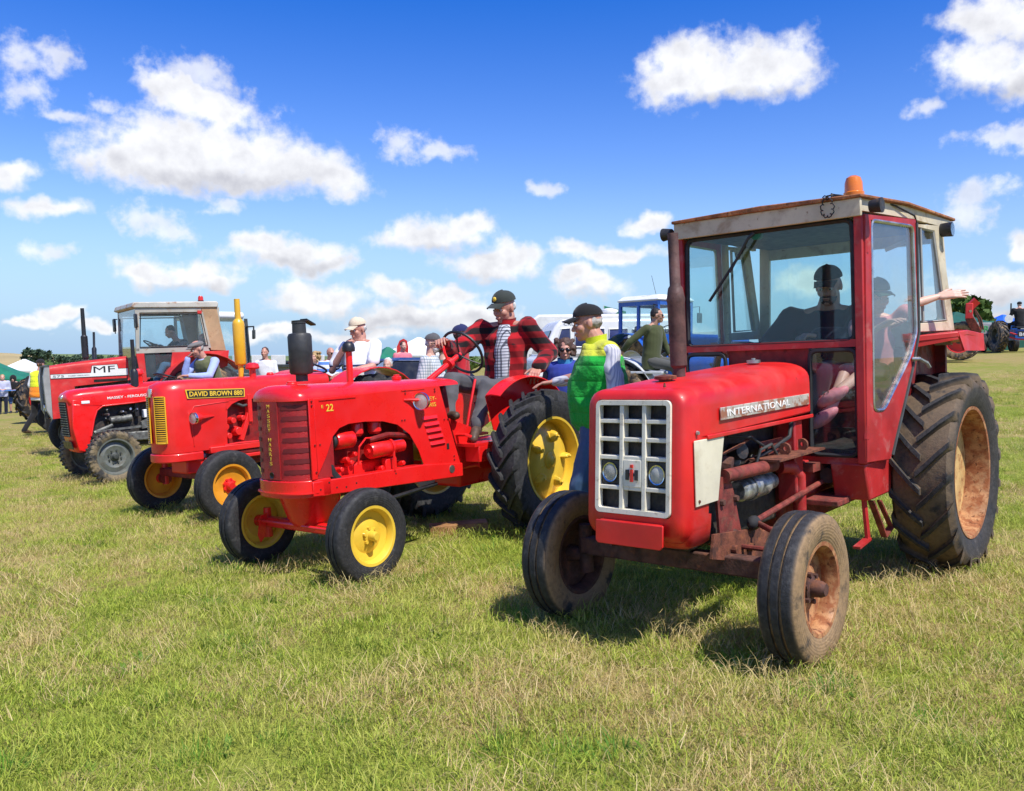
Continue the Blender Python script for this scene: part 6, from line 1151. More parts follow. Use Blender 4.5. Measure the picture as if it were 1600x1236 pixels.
def blue_tractor():
    T = empty('tractor', mw=place(1018, 22.0, -52)); tag(T, 'bright blue tractor with a white roofed glass cab behind the olive jumper man', 'tractor')
    simple_wheels(T, [(0, 0.8, 0.78, 0.36), (0, -0.58, 0.78, 0.36), (2.2, 0.7, 0.42, 0.2), (2.2, -0.7, 0.42, 0.2)], 'rim_white', rr=0.58, muddy=0.5)
    MB().loft([hood_loop(x, 0.3, 0.95, 1.45, zt, 3.5) for x, zt in ((2.7, 1.5), (2.55, 1.56), (1.0, 1.64))]).build('bonnet', 'blue_paint', T, smooth=50); MB().box(0.8, 2.6, -0.2, 0.2, 0.5, 1.0).build('engine_block', 'iron_black', T)
    cw = 0.62; zr = 2.42
    MB().loft([[(0.77, -cw, zr), (0.77, cw, zr), (-0.53, cw, zr), (-0.53, -cw, zr)], [(0.82, -cw - 0.04, zr + 0.03), (0.82, cw + 0.04, zr + 0.03), (-0.58, cw + 0.04, zr + 0.03), (-0.58, -cw - 0.04, zr + 0.03)], [(0.72, -cw + 0.1, zr + 0.15), (0.72, cw - 0.1, zr + 0.15), (-0.48, cw - 0.1, zr + 0.15), (-0.48, -cw + 0.1, zr + 0.15)]]).build('roof', 'white_paint', T, bevel=0.02)
    for s in (1, -1):
        for x0, x1 in ((0.70, 0.78), (0.08, 0.15), (-0.54, -0.46)): MB().box(x0, x1, s * (cw - 0.07), s * cw, 1.25 if x0 > 0 else 1.3, zr).build('cab_post', 'blue_paint', T, bevel=0.008)
        MB().box(-0.54, 0.78, s * (cw - 0.07), s * (cw - 0.003), zr - 0.10, zr - 0.002).build('cab_rail', 'blue_paint', T); MB().box(-0.54, 0.78, s * (cw - 0.07), s * (cw - 0.003), 1.42, 1.54).build('cab_rail', 'blue_paint', T)
        MB().box(-0.46, 0.08, s * (cw - 0.04), s * (cw - 0.03), 1.54, zr - 0.10).build('side_glass', 'glass', T, smooth=0); MB().box(0.15, 0.70, s * (cw - 0.04), s * (cw - 0.03), 1.0, zr - 0.10).build('door_glass', 'glass', T, smooth=0)
        n = 14; ang = [math.radians(4 + 150 * i / n) for i in range(n + 1)]; MB().loft([[(0.86 * math.cos(a), s * y, 0.78 + 0.86 * math.sin(a) + dz) for y, dz in ((0.60, 0.0), (1.02, 0.0), (1.02, 0.02), (0.60, 0.02))] for a in ang]).build('mudguard', 'blue_paint', T, smooth=50)
        m_ = MB().tube([(0.76, s * cw, 2.3), (0.82, s * (cw + 0.2), 2.32), (0.82, s * (cw + 0.2), 2.0)], 0.012, 6).build('mirror_arm', 'black', T); MB().box(0.80, 0.84, s * (cw + 0.12), s * (cw + 0.28), 1.92, 2.16).build('mirror', 'black', m_, bevel=0.01)
    for x in (0.72, -0.53):
        MB().box(x - 0.003, x + 0.055, -cw + 0.07, cw - 0.07, zr - 0.10, zr - 0.002).build('cab_rail', 'blue_paint', T); MB().box(x - 0.003, x + 0.055, -cw + 0.07, cw - 0.07, 1.40, 1.62 if x > 0 else 1.5).build('cab_rail', 'blue_paint', T); MB().box(x + 0.02, x + 0.03, -cw + 0.07, cw - 0.07, 1.6, zr - 0.1).build('windscreen' if x > 0 else 'rear_window', 'glass', T, smooth=0)
    MB().tube([(0.78, 0.05, 2.4), (0.80, 0.3, 2.0)], 0.012, 6).build('wiper', 'black', T); MB().tube([(0.6, -0.5, zr + 0.15), (0.5, -0.55, zr + 0.6)], 0.005, 5).build('aerial', 'black', T); MB().box(-0.5, 0.7, -0.58, 0.58, 0.9, 0.96).build('cab_floor', 'iron_black', T); MB().box(-0.3, 0.15, -0.25, 0.25, 1.2, 1.32).build('seat', 'seat_black', T, bevel=0.04); MB().box(-0.38, -0.28, -0.24, 0.24, 1.3, 1.85).build('seat_back', 'seat_black', T, bevel=0.04); steering_wheel(T, (0.45, 0, 1.75), (-0.5, 0, 0.86), 0.2)
    return T
blue_tractor()
def black_cab():
    T = empty('tractor', mw=place(330, 22.0, 200)); tag(T, 'dark framed tractor cab with a white roof just behind the silver striped tractor', 'tractor')
    simple_wheels(T, [(0, 0.85, 0.8, 0.4), (0, -0.85, 0.8, 0.4), (2.3, 0.75, 0.5, 0.25), (2.3, -0.75, 0.5, 0.25)], 'rim_white'); cw = 0.7
    MB().box(-0.75, 0.85, -cw - 0.05, cw + 0.05, 2.68, 2.86).build('roof', 'white_paint', T, bevel=0.07)
    for s in (1, -1):
        for x0, x1, t0, t1 in ((0.85, 0.80, 0.06, 0.06), (-0.75, -0.85, 0.08, 0.08), (0.05, 0.0, 0.05, 0.05)): MB().slab([(x0, s * cw, 2.70), (x0 - t0, s * cw, 2.70), (x1 - t1, s * (cw + 0.05), 1.3), (x1, s * (cw + 0.05), 1.3)], (0, -s * 0.07, 0)).build('cab_post', 'grey_dark', T)
        MB().slab([(0.8, s * (cw - 0.03), 2.68), (-0.8, s * (cw - 0.03), 2.68), (-0.85, s * (cw + 0.02), 1.4), (0.8, s * (cw + 0.02), 1.4)], (0, -s * 0.01, 0)).build('side_glass', 'glass', T, smooth=0)
    MB().box(-0.9, 0.9, -0.75, 0.75, 1.0, 1.38).build('cab_base', 'grey_dark', T, bevel=0.03); MB().box(0.9, 2.6, -0.3, 0.3, 0.8, 1.6).build('bonnet', 'red_flat', T, bevel=0.05)
    m_ = MB().tube([(-0.8, cw + 0.02, 2.5), (-0.95, cw + 0.35, 2.5), (-0.95, cw + 0.35, 2.25)], 0.02, 6).build('mirror_arm', 'black', T); MB().box(-0.98, -0.92, cw + 0.2, cw + 0.55, 2.2, 2.42).build('mirror', 'grey_dark', m_, bevel=0.02)
black_cab()
def left_red_tractor():
    T = empty('tractor', mw=place(84, 27.0, 66)); tag(T, 'red tractor with a mushroom topped air stack behind the high visibility vest', 'tractor')
    simple_wheels(T, [(0, 0.75, 0.72, 0.36), (0, -0.75, 0.72, 0.36), (2.0, 0.65, 0.4, 0.2), (2.0, -0.65, 0.4, 0.2)], 'red_flat', rr=0.55, muddy=0.3)
    MB().loft([hood_loop(x, 0.27, 0.9, 1.3, zt, 3.0) for x, zt in ((2.4, 1.38), (2.3, 1.42), (0.7, 1.5))]).build('bonnet', 'red_flat', T, smooth=50); MB().box(0.4, 2.3, -0.15, 0.15, 0.5, 0.95).build('engine_block', 'iron_black', T); MB().box(-0.4, 0.4, -0.22, 0.22, 0.5, 1.05).build('gearbox', 'red_dark', T); MB().bar((2.0, -0.6, 0.42), (2.0, 0.6, 0.42), 0.08, 0.09).build('front_axle', 'red_flat', T)
    st = MB().lathe([(0.08, 0), (0.08, 0.40), (0.12, 0.42), (0.17, 0.46), (0.16, 0.53), (0.08, 0.57), (0, 0.575)], (0.9, -0.30, 1.35), (0, 0, 1), 18).build('air_stack', 'exhaust_rust', T); MB().lathe([(0.082, 0), (0.082, 0.36)], (0.9, -0.30, 1.38), (0, 0, 1), 18).build('air_pipe', 'black', st)
    MB().bar((0.9, 0.45, 1.05), (0.1, 0.45, 0.5), 0.09, 0.06).build('loader_arm', 'red_flat', T)
left_red_tractor()
def second_stack_tractor():
    T = empty('tractor', mw=place(186, 23.5, 212)); tag(T, 'tractor hidden behind the silver striped one with its thin black exhaust showing', 'tractor')
    simple_wheels(T, [(-0.4, 0.7, 0.7, 0.34), (-0.4, -0.7, 0.7, 0.34), (1.6, 0.6, 0.38, 0.18), (1.6, -0.6, 0.38, 0.18)], 'grey_rim'); MB().loft([hood_loop(x, 0.27, 0.8, 1.2, zt, 3.0) for x, zt in ((1.9, 1.3), (0.3, 1.4))]).build('bonnet', 'red_flat', T, smooth=50); MB().box(-0.6, 1.8, -0.2, 0.2, 0.45, 0.85).build('engine_block', 'iron_black', T)
    MB().lathe([(0.035, 0), (0.035, 0.1), (0.055, 0.12), (0.06, 0.75), (0.03, 0.80), (0.03, 1.18), (0.025, 1.18)], (0.6, 0.05, 1.35), (0, -0.03, 1), 16).build('exhaust', 'black', T)
second_stack_tractor()
def campervan():
    T = empty('campervan', mw=place(934, 25.0, 188)); tag(T, 'white campervan with dark blue windows behind the woman in sunglasses', 'campervan')
    L0, L1 = -2.2, 1.70; hw = 1.0
    MB().prism([(L1 + 0.25, 0.45), (L1 + 0.25, 0.95), (L1 + 0.05, 1.1), (L1 - 0.28, 1.88), (L1 - 0.46, 2.06), (L0, 2.13), (L0 - 0.05, 1.95), (L0 - 0.05, 0.45)], 'y', -hw, hw).build('body', 'white_paint', T, bevel=0.09, seg=3)
    for s in (1, -1):
        for a, b in ((1.40, 0.98), (0.88, 0.05), (-0.05, -0.6), (-0.7, -1.9)):
            f = MB().prism([(a - (0.15 if a > 1.3 else 0.02), 1.80), (b + 0.02, 1.82), (b, 1.32), (a, 1.32)], 'y', s * hw, s * (hw + 0.012)).build('window', 'window_blue', T, bevel=0.004); MB().tube([(a - (0.15 if a > 1.3 else 0.02), s * (hw + 0.012), 1.80), (b + 0.02, s * (hw + 0.012), 1.82), (b, s * (hw + 0.012), 1.32), (a, s * (hw + 0.012), 1.32)], 0.022, 6, closed=True).build('window_frame', 'white_dull', f)
        MB().box(L0, L1 + 0.1, s * hw, s * (hw + 0.008), 1.05, 1.14).build('trim_strip', 'grey_paint', T)
        for x in (1.7, -1.5): wheel(T, (x, s * 0.88, 0.33), 0.33, 0.2, 0.2, s, tyre_front(0.33, 0.2, 0.2), 'black_rubber', 'white_dull', 'grey_paint', (0.2, 0.2, 0.2), nuts=0)
    text(T, 'CRUISER', (1.18, hw + 0.003, 1.90), (-1, 0, 0), (0, 0, 1), 0.07, 0.62, 'lettering_grey', 0.005); MB().slab([(L1 + 0.03, -0.85, 1.15), (L1 + 0.03, 0.85, 1.15), (L1 - 0.22, 0.8, 1.76), (L1 - 0.22, -0.8, 1.76)], (0.02, 0, 0.006)).build('windscreen', 'window_dark', T)
campervan()
def caravan():
    T = empty('caravan', mw=place(935, 31.0, 184)); tag(T, 'long white caravan roof between the green vest man and the blue cab', 'caravan')
    MB().prism([(2.6, 0.5), (2.75, 1.4), (2.5, 2.02), (2.2, 2.24), (-2.5, 2.30), (-2.75, 1.95), (-2.7, 0.5)], 'y', -1.05, 1.05).build('body', 'white_dull', T, bevel=0.08, seg=3)
    for s in (1, -1):
        for a, b in ((2.1, 0.9), (0.4, -0.5), (-1.0, -2.2)): MB().box(b, a, s * 1.05, s * 1.064, 1.25, 1.75).build('window', 'window_dark', T, bevel=0.005)
        wheel(T, (0, s * 0.95, 0.32), 0.32, 0.18, 0.19, s, tyre_front(0.32, 0.18, 0.19), 'black_rubber', 'white_dull', 'grey_paint', (0.2, 0.2, 0.2), nuts=0)
    MB().lathe([(0.16, 0), (0.2, 0.05), (0.3, 0.12), (0.3, 0.18), (0.1, 0.24), (0, 0.24)], (-0.35, 0.2, 2.27), (0, 0, 1), 18).build('roof_vent', 'white_paint', T); MB().bar((2.7, 0, 0.5), (3.9, 0, 0.45), 0.12, 0.08).build('drawbar', 'grey_dark', T)
caravan()
def flag(px, Y, base, top, m, label, w=0.5):
    b = at(px, base, Y); t = at(px, top, Y); z = gz(b.x, Y); T = empty('flag', loc=(b.x, Y, z)); tag(T, label, 'flag'); h = t.z - z
    MB().cyl((0, 0, 0), (0, 0, h), 0.025, 0.015, 8).build('pole', 'white_dull', T); MB().loft([[(0.01 + w * i / 6, 0.05 * math.sin(i * 1.3), h - 0.02 - 0.42 * w * i / 6 * 0.6), (0.01 + w * i / 6, 0.05 * math.sin(i * 1.3 + 0.4), h - w * 1.1 + w * 0.35 * i / 6)] for i in range(7)], cap=False, close=False).build('cloth', m, T, smooth=60)
flag(943, 40, 560, 477, 'tent_green', 'small green flag above the white caravan roof', 1.0)
def feather(px, Y, top):
    b = at(px, 560, Y); z = gz(b.x, Y); h = at(px, top, Y).z - z; T = empty('feather_banner', loc=(b.x, Y, z)); tag(T, 'red feather banner standing beside the woman in pink', 'banner')
    MB().cyl((0, 0, 0), (0, 0, h * 0.9), 0.02, 0.012, 8).build('pole', 'white_dull', T); MB().prism([(0.02, h * 0.25), (0.02, h * 0.88), (0.10, h * 0.97), (0.22, h), (0.32, h * 0.97), (0.36, h * 0.88), (0.34, h * 0.6), (0.28, h * 0.3)], 'y', -0.008, 0.008).build('cloth', 'red_flat', T)
feather(619, 26, 529)
def car(px, Y, deg, m, label):
    T = empty('parked_car', mw=place(px, Y, deg)); tag(T, label, 'car'); hw = 0.85
    MB().prism([(2.1, 0.3), (2.15, 0.7), (1.9, 0.88), (0.9, 1.0), (-1.5, 1.02), (-2.0, 0.9), (-2.1, 0.3)], 'y', -hw, hw).build('body', m, T, bevel=0.08, seg=3); rf = MB().loft([[(0.95, -0.78, 0.98), (0.95, 0.78, 0.98), (-1.75, 0.78, 0.98), (-1.75, -0.78, 0.98)], [(0.25, -0.62, 1.46), (0.25, 0.62, 1.46), (-1.2, 0.62, 1.46), (-1.2, -0.62, 1.46)]]).build('cabin_glass', 'window_dark', T, bevel=0.05); MB().loft([[(0.30, -0.66, 1.44), (0.30, 0.66, 1.44), (-1.28, 0.66, 1.44), (-1.28, -0.66, 1.44)], [(0.1, -0.55, 1.52), (0.1, 0.55, 1.52), (-1.1, 0.55, 1.52), (-1.1, -0.55, 1.52)]]).build('roof', m, rf, bevel=0.04)
    for s in (1, -1):
        for x in (1.3, -1.3): wheel(T, (x, s * 0.76, 0.31), 0.31, 0.18, 0.2, s, tyre_front(0.31, 0.18, 0.2), 'black_rubber', 'grey_paint', 'grey_paint', (0.2, 0.2, 0.2), nuts=0)
        MB().box(2.05, 2.16, s * 0.5, s * 0.78, 0.62, 0.76).build('headlight', 'chrome', T, bevel=0.03)
car(626, 21.0, 200, 'blue_dark', 'dark blue car half hidden behind the long red bonnet')
car(585, 33.0, 190, 'blue_dark', 'blue car parked farther back under the green tent')
def shed(px, Y, w, h, label, m='building_grey', rail=True):
    b = at(px, 560, Y); z = gz(b.x, Y); T = empty('low_shed', loc=(b.x, Y, z), rotz=-0.06); tag(T, label, 'shed')
    MB().box(-w / 2, w / 2, 0, 2.2, 0, h).build('wall', m, T); MB().box(-w / 2 - 0.1, w / 2 + 0.1, -0.12, 2.3, h, h + 0.07).build('roof', 'grey_dark', T)
    n = int(w / 0.55)
    if rail:
        for i in range(n): x = -w / 2 + (i + 0.5) * w / n; MB().box(x - 0.22, x + 0.22, -0.10, -0.05, h + 0.07, h + 0.36).build('roof_panel', 'white_dull', T, bevel=0.01)
    MB().box(-w / 2 + 0.2, -w / 2 + 2.2, -0.012, 0, h * 0.55, h * 0.9).build('window', 'window_dark', T)
shed(436, 27, 4.2, 1.42, 'low grey shed with white panels along its roof beside the white shirt man', rail=True)
shed(372, 30, 3.6, 1.6, 'dark open sided shed behind the yellow exhaust', 'grey_dark', rail=False)
# right hand background
def orange_arm_tractor():
    T = empty('tractor', mw=place(1500, 30, 150, 0.05)); tag(T, 'tractor with a raised rusty orange loader arm beyond the cabbed tractor at right', 'tractor')
    simple_wheels(T, [(0, 0.75, 0.62, 0.3), (0, -0.75, 0.62, 0.3), (1.9, 0.65, 0.4, 0.2), (1.9, -0.65, 0.4, 0.2)], 'red_flat', rr=0.62, muddy=0.6)
    MB().loft([hood_loop(x, 0.27, 0.8, 1.15, zt, 3.0) for x, zt in ((2.3, 1.22), (0.6, 1.32))]).build('bonnet', 'iron_black', T, smooth=50); MB().box(-0.4, 2.2, -0.2, 0.2, 0.45, 0.85).build('engine_block', 'iron_black', T); MB().box(-0.4, 0.0, -0.2, 0.2, 0.95, 1.3).build('seat', 'seat_black', T, bevel=0.04)
    b0 = T.matrix_world.inverted()
    P = lambda px, py, Y=29.0: b0 @ at(px, py, Y)
    MB().bar(P(1515, 474), P(1514, 498), 0.22, 0.16, up=(0, 1, 0)).build('loader_arm', 'red_flat', T, bevel=0.02); MB().bar(P(1514, 496), P(1528, 520), 0.26, 0.16, up=(0, 1, 0)).build('loader_arm', 'rust_red', T, bevel=0.02); MB().bar(P(1527, 516), P(1537, 547), 0.18, 0.12, up=(0, 1, 0)).build('loader_arm', 'rust_red', T, bevel=0.02)
    MB().bar(P(1517, 471), P(1525, 478), 0.3, 0.16, up=(0, 1, 0)).build('arm_bracket', 'red_flat', T); MB().bar(P(1516, 484), P(1522, 502), 0.07, 0.22, up=(0, 1, 0)).build('lift_ram', 'steel', T)
    rnd = random.Random(2)
    for i in range(5): MB().tube([P(1521 + i, 480 + 3 * i), P(1528 + rnd.uniform(0, 5), 498), P(1532 + rnd.uniform(0, 5), 515)], 0.025, 5).build('hydraulic_hose', rnd.choice(['rust', 'black_rubber', 'wood']), T)
orange_arm_tractor()
def green_trailer():
    T = empty('trailer', mw=place(1541, 40, 178)); tag(T, 'pale trailer with green lettering under the dark green awning', 'trailer')
    MB().box(-1.3, 1.3, -0.9, 0.9, 0.75, 1.28).build('body', 'grey_paint', T, bevel=0.03); MB().box(-1.35, 1.35, -0.92, 0.92, 0.62, 0.74).build('chassis', 'grey_dark', T)
    for s in (1, -1): wheel(T, (0, s * 0.8, 0.33), 0.33, 0.2, 0.2, s, tyre_front(0.33, 0.2, 0.2), 'black_rubber', 'grey_paint', 'grey_paint', (0.2, 0.2, 0.2), nuts=0)
    text(T, 'GREEN', (0.9, 0.903, 0.88), (-1, 0, 0), (0, 0, 1), 0.26, 1.3, 'lettering_green', 0.01, bold=0.01)
green_trailer()
def right_blue_tractor():
    T = empty('tractor', mw=place(1590, 37, 84)); tag(T, 'blue and red tractor seen from behind under the man in the black coat', 'tractor')
    simple_wheels(T, [(0, 0.78, 0.66, 0.36), (0, -0.78, 0.66, 0.36), (1.9, 0.65, 0.4, 0.2), (1.9, -0.65, 0.4, 0.2)], 'grey_dark', rr=0.5, muddy=0.4)
    MB().loft([hood_loop(x, 0.27, 0.8, 1.15, zt, 3.0) for x, zt in ((2.3, 1.2), (0.6, 1.3))]).build('bonnet', 'blue_paint', T, smooth=50); MB().box(-0.25, 2.2, -0.22, 0.22, 0.5, 0.95).build('gearbox', 'blue_paint', T); MB().box(-0.35, 0.1, -0.22, 0.22, 1.0, 1.08).build('seat', 'seat_black', T)
    bar_ = MB().tube([(-0.42, 0.5, 0.8), (-0.55, 0.3, 0.72), (-0.58, 0, 0.70), (-0.55, -0.3, 0.72), (-0.42, -0.5, 0.8)], 0.03, 8).build('red_bow', 'red_flat', T); MB().tube([(-0.40, 0.5, 0.62), (-0.52, 0.3, 0.54), (-0.55, 0, 0.52), (-0.52, -0.3, 0.54), (-0.40, -0.5, 0.62)], 0.03, 8).build('red_bow', 'red_flat', T); MB().box(-0.62, -0.60, -0.28, 0.28, 0.62, 0.86).build('number_plate', 'black', T)
    text(T, 'BCH', (-0.622, 0.22, 0.66), (0, -1, 0), (0, 0, 1), 0.14, 0.44, 'lettering_white', 0.006)
    for s in (1, -1): MB().box(-0.2, 0.3, s * 0.5, s * 0.62, 0.9, 1.1).build('mudguard_box', 'blue_paint', T, bevel=0.03); MB().lathe([(0, -0.06), (0.16, -0.03), (0.17, 0.0), (0, 0.0)], (-0.1, s * 0.42, 1.38), (-1, 0, 0), 16).build('work_lamp', 'rim_white', T)
right_blue_tractor()
def mast(px, Y, top):
    b = at(px, 560, Y); z = gz(b.x, Y); h = at(px, top, Y).z - z; T = empty('mast', loc=(b.x, Y, z)); tag(T, 'thin grey mast left of the man in the black coat', 'mast'); MB().cyl((0, 0, 0), (0, 0, h), 0.07, 0.05, 8).build('pole', 'grey_dark', T); MB().ell((0.1, 0, h * 0.8), (0.12, 0.1, 0.12), 10, 8).build('lamp_head', 'tent_white', T)
mast(1578, 60, 474)
# timber on the grass under the second tractor
g0 = Vector((-0.73, 7.80, gz(-0.73, 7.8))); g1 = Vector((-0.22, 7.86, gz(-0.22, 7.86)))
pk = MB().bar(g0 + Vector((0, 0, 0.045)), g1 + Vector((0, 0, 0.055)), 0.20, 0.09).build('timber_block', 'wood', None, bevel=0.005); tag(pk, 'weathered timber block lying by the big yellow rear wheel', 'timber')
# rope barrier in front of the crowd at left
rp = []
for i in range(12): x = -23 + i * 0.75; rp.append((x, 31.0, gz(x, 31) + 0.95 - 0.04 * math.sin(i * 1.1)))
tag(MB().tube(rp, 0.018, 6).build('barrier_rope', 'rope_blue', None), 'blue rope strung in front of the crowd at left', 'rope')
# ================================================================== PEOPLE
def capsule(mb, p0, r0, p1, r1, n=12):
    p0, p1 = Vector(p0), Vector(p1); d = p1 - p0; L = max(d.length, 1e-4)
    mb.lathe([(0, -r0), (r0 * 0.5, -r0 * 0.87), (r0 * 0.87, -r0 * 0.5), (r0, 0), (r1, L), (r1 * 0.87, L + 0.5 * r1), (r1 * 0.5, L + 0.87 * r1), (0, L + r1)], p0, d if d.length > 1e-4 else Vector((0, 0, 1)), n); return mb
def remesh(mb, name, m, parent, voxel, smooth=4, fold=0.0, fs=26.0, seed=0):
    me = mb.mesh('tmp', 0); o = bpy.data.objects.new('tmp', me); COL.objects.link(o)
    r = o.modifiers.new('r', 'REMESH'); r.mode = 'VOXEL'; r.voxel_size = voxel; r.use_smooth_shade = True
    if smooth: s = o.modifiers.new('s', 'SMOOTH'); s.factor = 0.5; s.iterations = smooth
    dg = bpy.context.evaluated_depsgraph_get(); me2 = bpy.data.meshes.new_from_object(o.evaluated_get(dg)); bpy.data.objects.remove(o); bpy.data.meshes.remove(me)
    if fold:
        n = len(me2.vertices); co = np.empty(n * 3); me2.vertices.foreach_get('co', co); co = co.reshape(-1, 3); no = np.empty(n * 3); me2.vertices.foreach_get('normal', no); no = no.reshape(-1, 3)
        rs = np.random.RandomState(seed); d = np.zeros(n)
        for k in range(7):
            v = rs.normal(size=3); v[2] *= 1.3; v *= fs * rs.uniform(0.6, 1.7) / np.linalg.norm(v); ph = rs.uniform(0, 6.28); q = co @ v + ph + 1.2 * np.sin(co @ np.roll(v, 1) * 0.6); d += 1 - 2 * np.abs(np.sin(q * 0.5))
        co += no * (d / 7 * fold)[:, None] * 1.8; me2.vertices.foreach_set('co', co.ravel()); me2.update()
    me2.name = name; me2.polygons.foreach_set('use_smooth', [True] * len(me2.polygons)); me2.materials.clear(); me2.materials.append(M[m] if isinstance(m, str) else m)
    ob = bpy.data.objects.new(name, me2); COL.objects.link(ob); ob.parent = parent; return ob
def cloth(name, base, kind=None, c2=None, c3=None, sc=1.0, rough=0.85):
    k = NT(name); sp = k.n('ShaderNodeSeparateXYZ'); k.l(k.obj, sp.inputs[0]); X, Y, Z = sp.outputs
    n = k.noise(40, 3); 
    def band(v, freq, duty, soft=0.06):
        f = k.math('FRACT', k.math('MULTIPLY', v, freq)); return k.step(k.math('ABSOLUTE', k.math('SUBTRACT', f, 0.5)), duty / 2 + soft, duty / 2 - soft)
    H = k.math('ADD', Y, k.math('MULTIPLY', X, 0.8))
    if kind == 'plaid':
        a, b = band(Z, 8.5 * sc, 0.5, 0.03), band(H, 8.5 * sc, 0.5, 0.03); mid = tuple(u * 0.42 + v * 0.4 for u, v in zip(base, c2)); c = k.mix(a, k.mix(b, base, mid), k.mix(b, mid, c2))
    elif kind == 'check':
        a, b = band(Z, 22 * sc, 0.3), band(H, 22 * sc, 0.3); c = k.mix(a, k.mix(b, base, c2), k.mix(b, c2, c3 or c2))
    elif kind == 'vstripe': c = k.mix(band(k.math('ADD', H, k.math('MULTIPLY', Z, 0.25)), 46 * sc, 0.35, 0.12), base, c2)
    elif kind == 'hstripe': c = k.mix(band(Z, 7 * sc, 0.45, 0.03), base, c2)
    elif kind == 'split':
        c = k.mix(k.step(Z, sc - 0.006, sc + 0.006), c2, base)
    elif kind == 'chestband':
        f = k.math('MULTIPLY', k.step(Z, sc - 0.034, sc - 0.03), k.step(Z, sc + 0.034, sc + 0.03)); f2 = k.math('MULTIPLY', k.step(Z, sc - 0.008, sc - 0.005), k.step(Z, sc + 0.008, sc + 0.005)); c = k.mix(k.math('SUBTRACT', f, f2, True), base, c2)
    else: c = k.mix(n, tuple(x * 0.86 for x in base), tuple(min(1, x * 1.1) for x in base))
    k.col(c); k.rough(rough); k.b.inputs['Specular IOR Level'].default_value = 0.2; k.b.inputs['Sheen Weight'].default_value = 0.15; k.bump(k.noise(260, 2), 0.15, 0.002) if kind != 'split' else k.bump(k.math('ADD', k.math('POWER', k.math('ABSOLUTE', k.math('SINE', k.math('MULTIPLY', Z, 26.0))), 0.35), k.noise(30, 4)), 0.55, 0.02); return k.m
def skin_mat(name, c):
    k = NT(name); n = k.noise(30, 4); c1 = k.mix(n, tuple(x * 0.85 for x in c), tuple(min(1, x * 1.08) for x in c)); f = k.step(k.noise(9, 3), 0.5, 0.75, 0, 0.4); k.col(k.mix(f, c1, (c[0] * 0.98, c[1] * 0.72, c[2] * 0.68))); k.rough(0.5); k.b.inputs['Subsurface Weight'].default_value = 0.08; k.b.inputs['Subsurface Radius'].default_value = (0.012, 0.005, 0.003); return k.m
SK = {'fair': skin_mat('skin_fair', (0.60, 0.34, 0.25)), 'ruddy': skin_mat('skin_ruddy', (0.52, 0.255, 0.18)), 'tan': skin_mat('skin_tan', (0.45, 0.24, 0.16)), 'pale': skin_mat('skin_pale', (0.68, 0.42, 0.32))}
HR = {k: mat('hair_' + k, c, 0.6, var=0.3, vs=30, bump=0.5, bs=120) for k, c in {'grey': (0.36, 0.34, 0.31), 'white': (0.6, 0.58, 0.54), 'brown': (0.075, 0.035, 0.02), 'dark': (0.02, 0.015, 0.012), 'blond': (0.42, 0.27, 0.11)}.items()}
M['lip'] = mat('lip', (0.40, 0.15, 0.12), 0.5); M['eye_white'] = mat('eye_white', (0.6, 0.57, 0.53), 0.25, var=0.02); M['eye_dark'] = mat('eye_dark', (0.03, 0.02, 0.015), 0.2, var=0.02); M['sunglass'] = mat('sunglass', (0.01, 0.01, 0.012), 0.1, var=0.02); M['leather_brown'] = mat('leather_brown', (0.09, 0.055, 0.035), 0.6, var=0.25, vs=14); M['shoe_black'] = mat('shoe_black', (0.015, 0.015, 0.016), 0.5); M['sole'] = mat('sole', (0.22, 0.19, 0.14), 0.8); M['pink_clog'] = mat('pink_clog', (0.90, 0.30, 0.33), 0.5, var=0.05)

def hand(mb, w, d, nrm, side, curl=0.5, s=1.0, spread=0.12):
    """palm and five fingers; w wrist, d pointing along the palm, nrm out of the back of the hand, side=+1 thumb to d x nrm"""
    w, d, nrm = Vector(w), Vector(d).normalized(), Vector(nrm); nrm = (nrm - d * nrm.dot(d)).normalized(); t = d.cross(nrm) * side
    for k in (-0.026, -0.009, 0.009, 0.026): capsule(mb, w + d * 0.012 * s + t * k * 0.75 * s, 0.0155 * s, w + d * 0.082 * s + t * k * 1.1 * s, 0.0135 * s, 8)
    for i, (k, L) in enumerate(((0.031, 0.074), (0.010, 0.084), (-0.011, 0.078), (-0.031, 0.060))):
        b = w + d * 0.086 * s + t * k * s; dd = (d + t * (k / 0.03) * spread).normalized(); a = curl * (0.55 + 0.12 * i); f1 = (dd * math.cos(a) - nrm * math.sin(a)).normalized(); f2 = (dd * math.cos(a * 2.1) - nrm * math.sin(a * 2.1)).normalized()
        m_ = b + f1 * L * 0.52 * s; capsule(mb, b, 0.0092 * s, m_, 0.0085 * s, 8); capsule(mb, m_, 0.0085 * s, m_ + f2 * L * 0.46 * s, 0.0068 * s, 8)
    b = w + d * 0.028 * s + t * 0.030 * s; f1 = (d * 0.62 + t * 0.72 - nrm * 0.22 * (0.5 + curl)).normalized(); m_ = b + f1 * 0.046 * s; f2 = (d * 0.88 + t * 0.35 - nrm * 0.3 * curl).normalized(); capsule(mb, b, 0.0128 * s, m_, 0.0105 * s, 8); capsule(mb, m_, 0.0105 * s, m_ + f2 * 0.032 * s, 0.008 * s, 8)

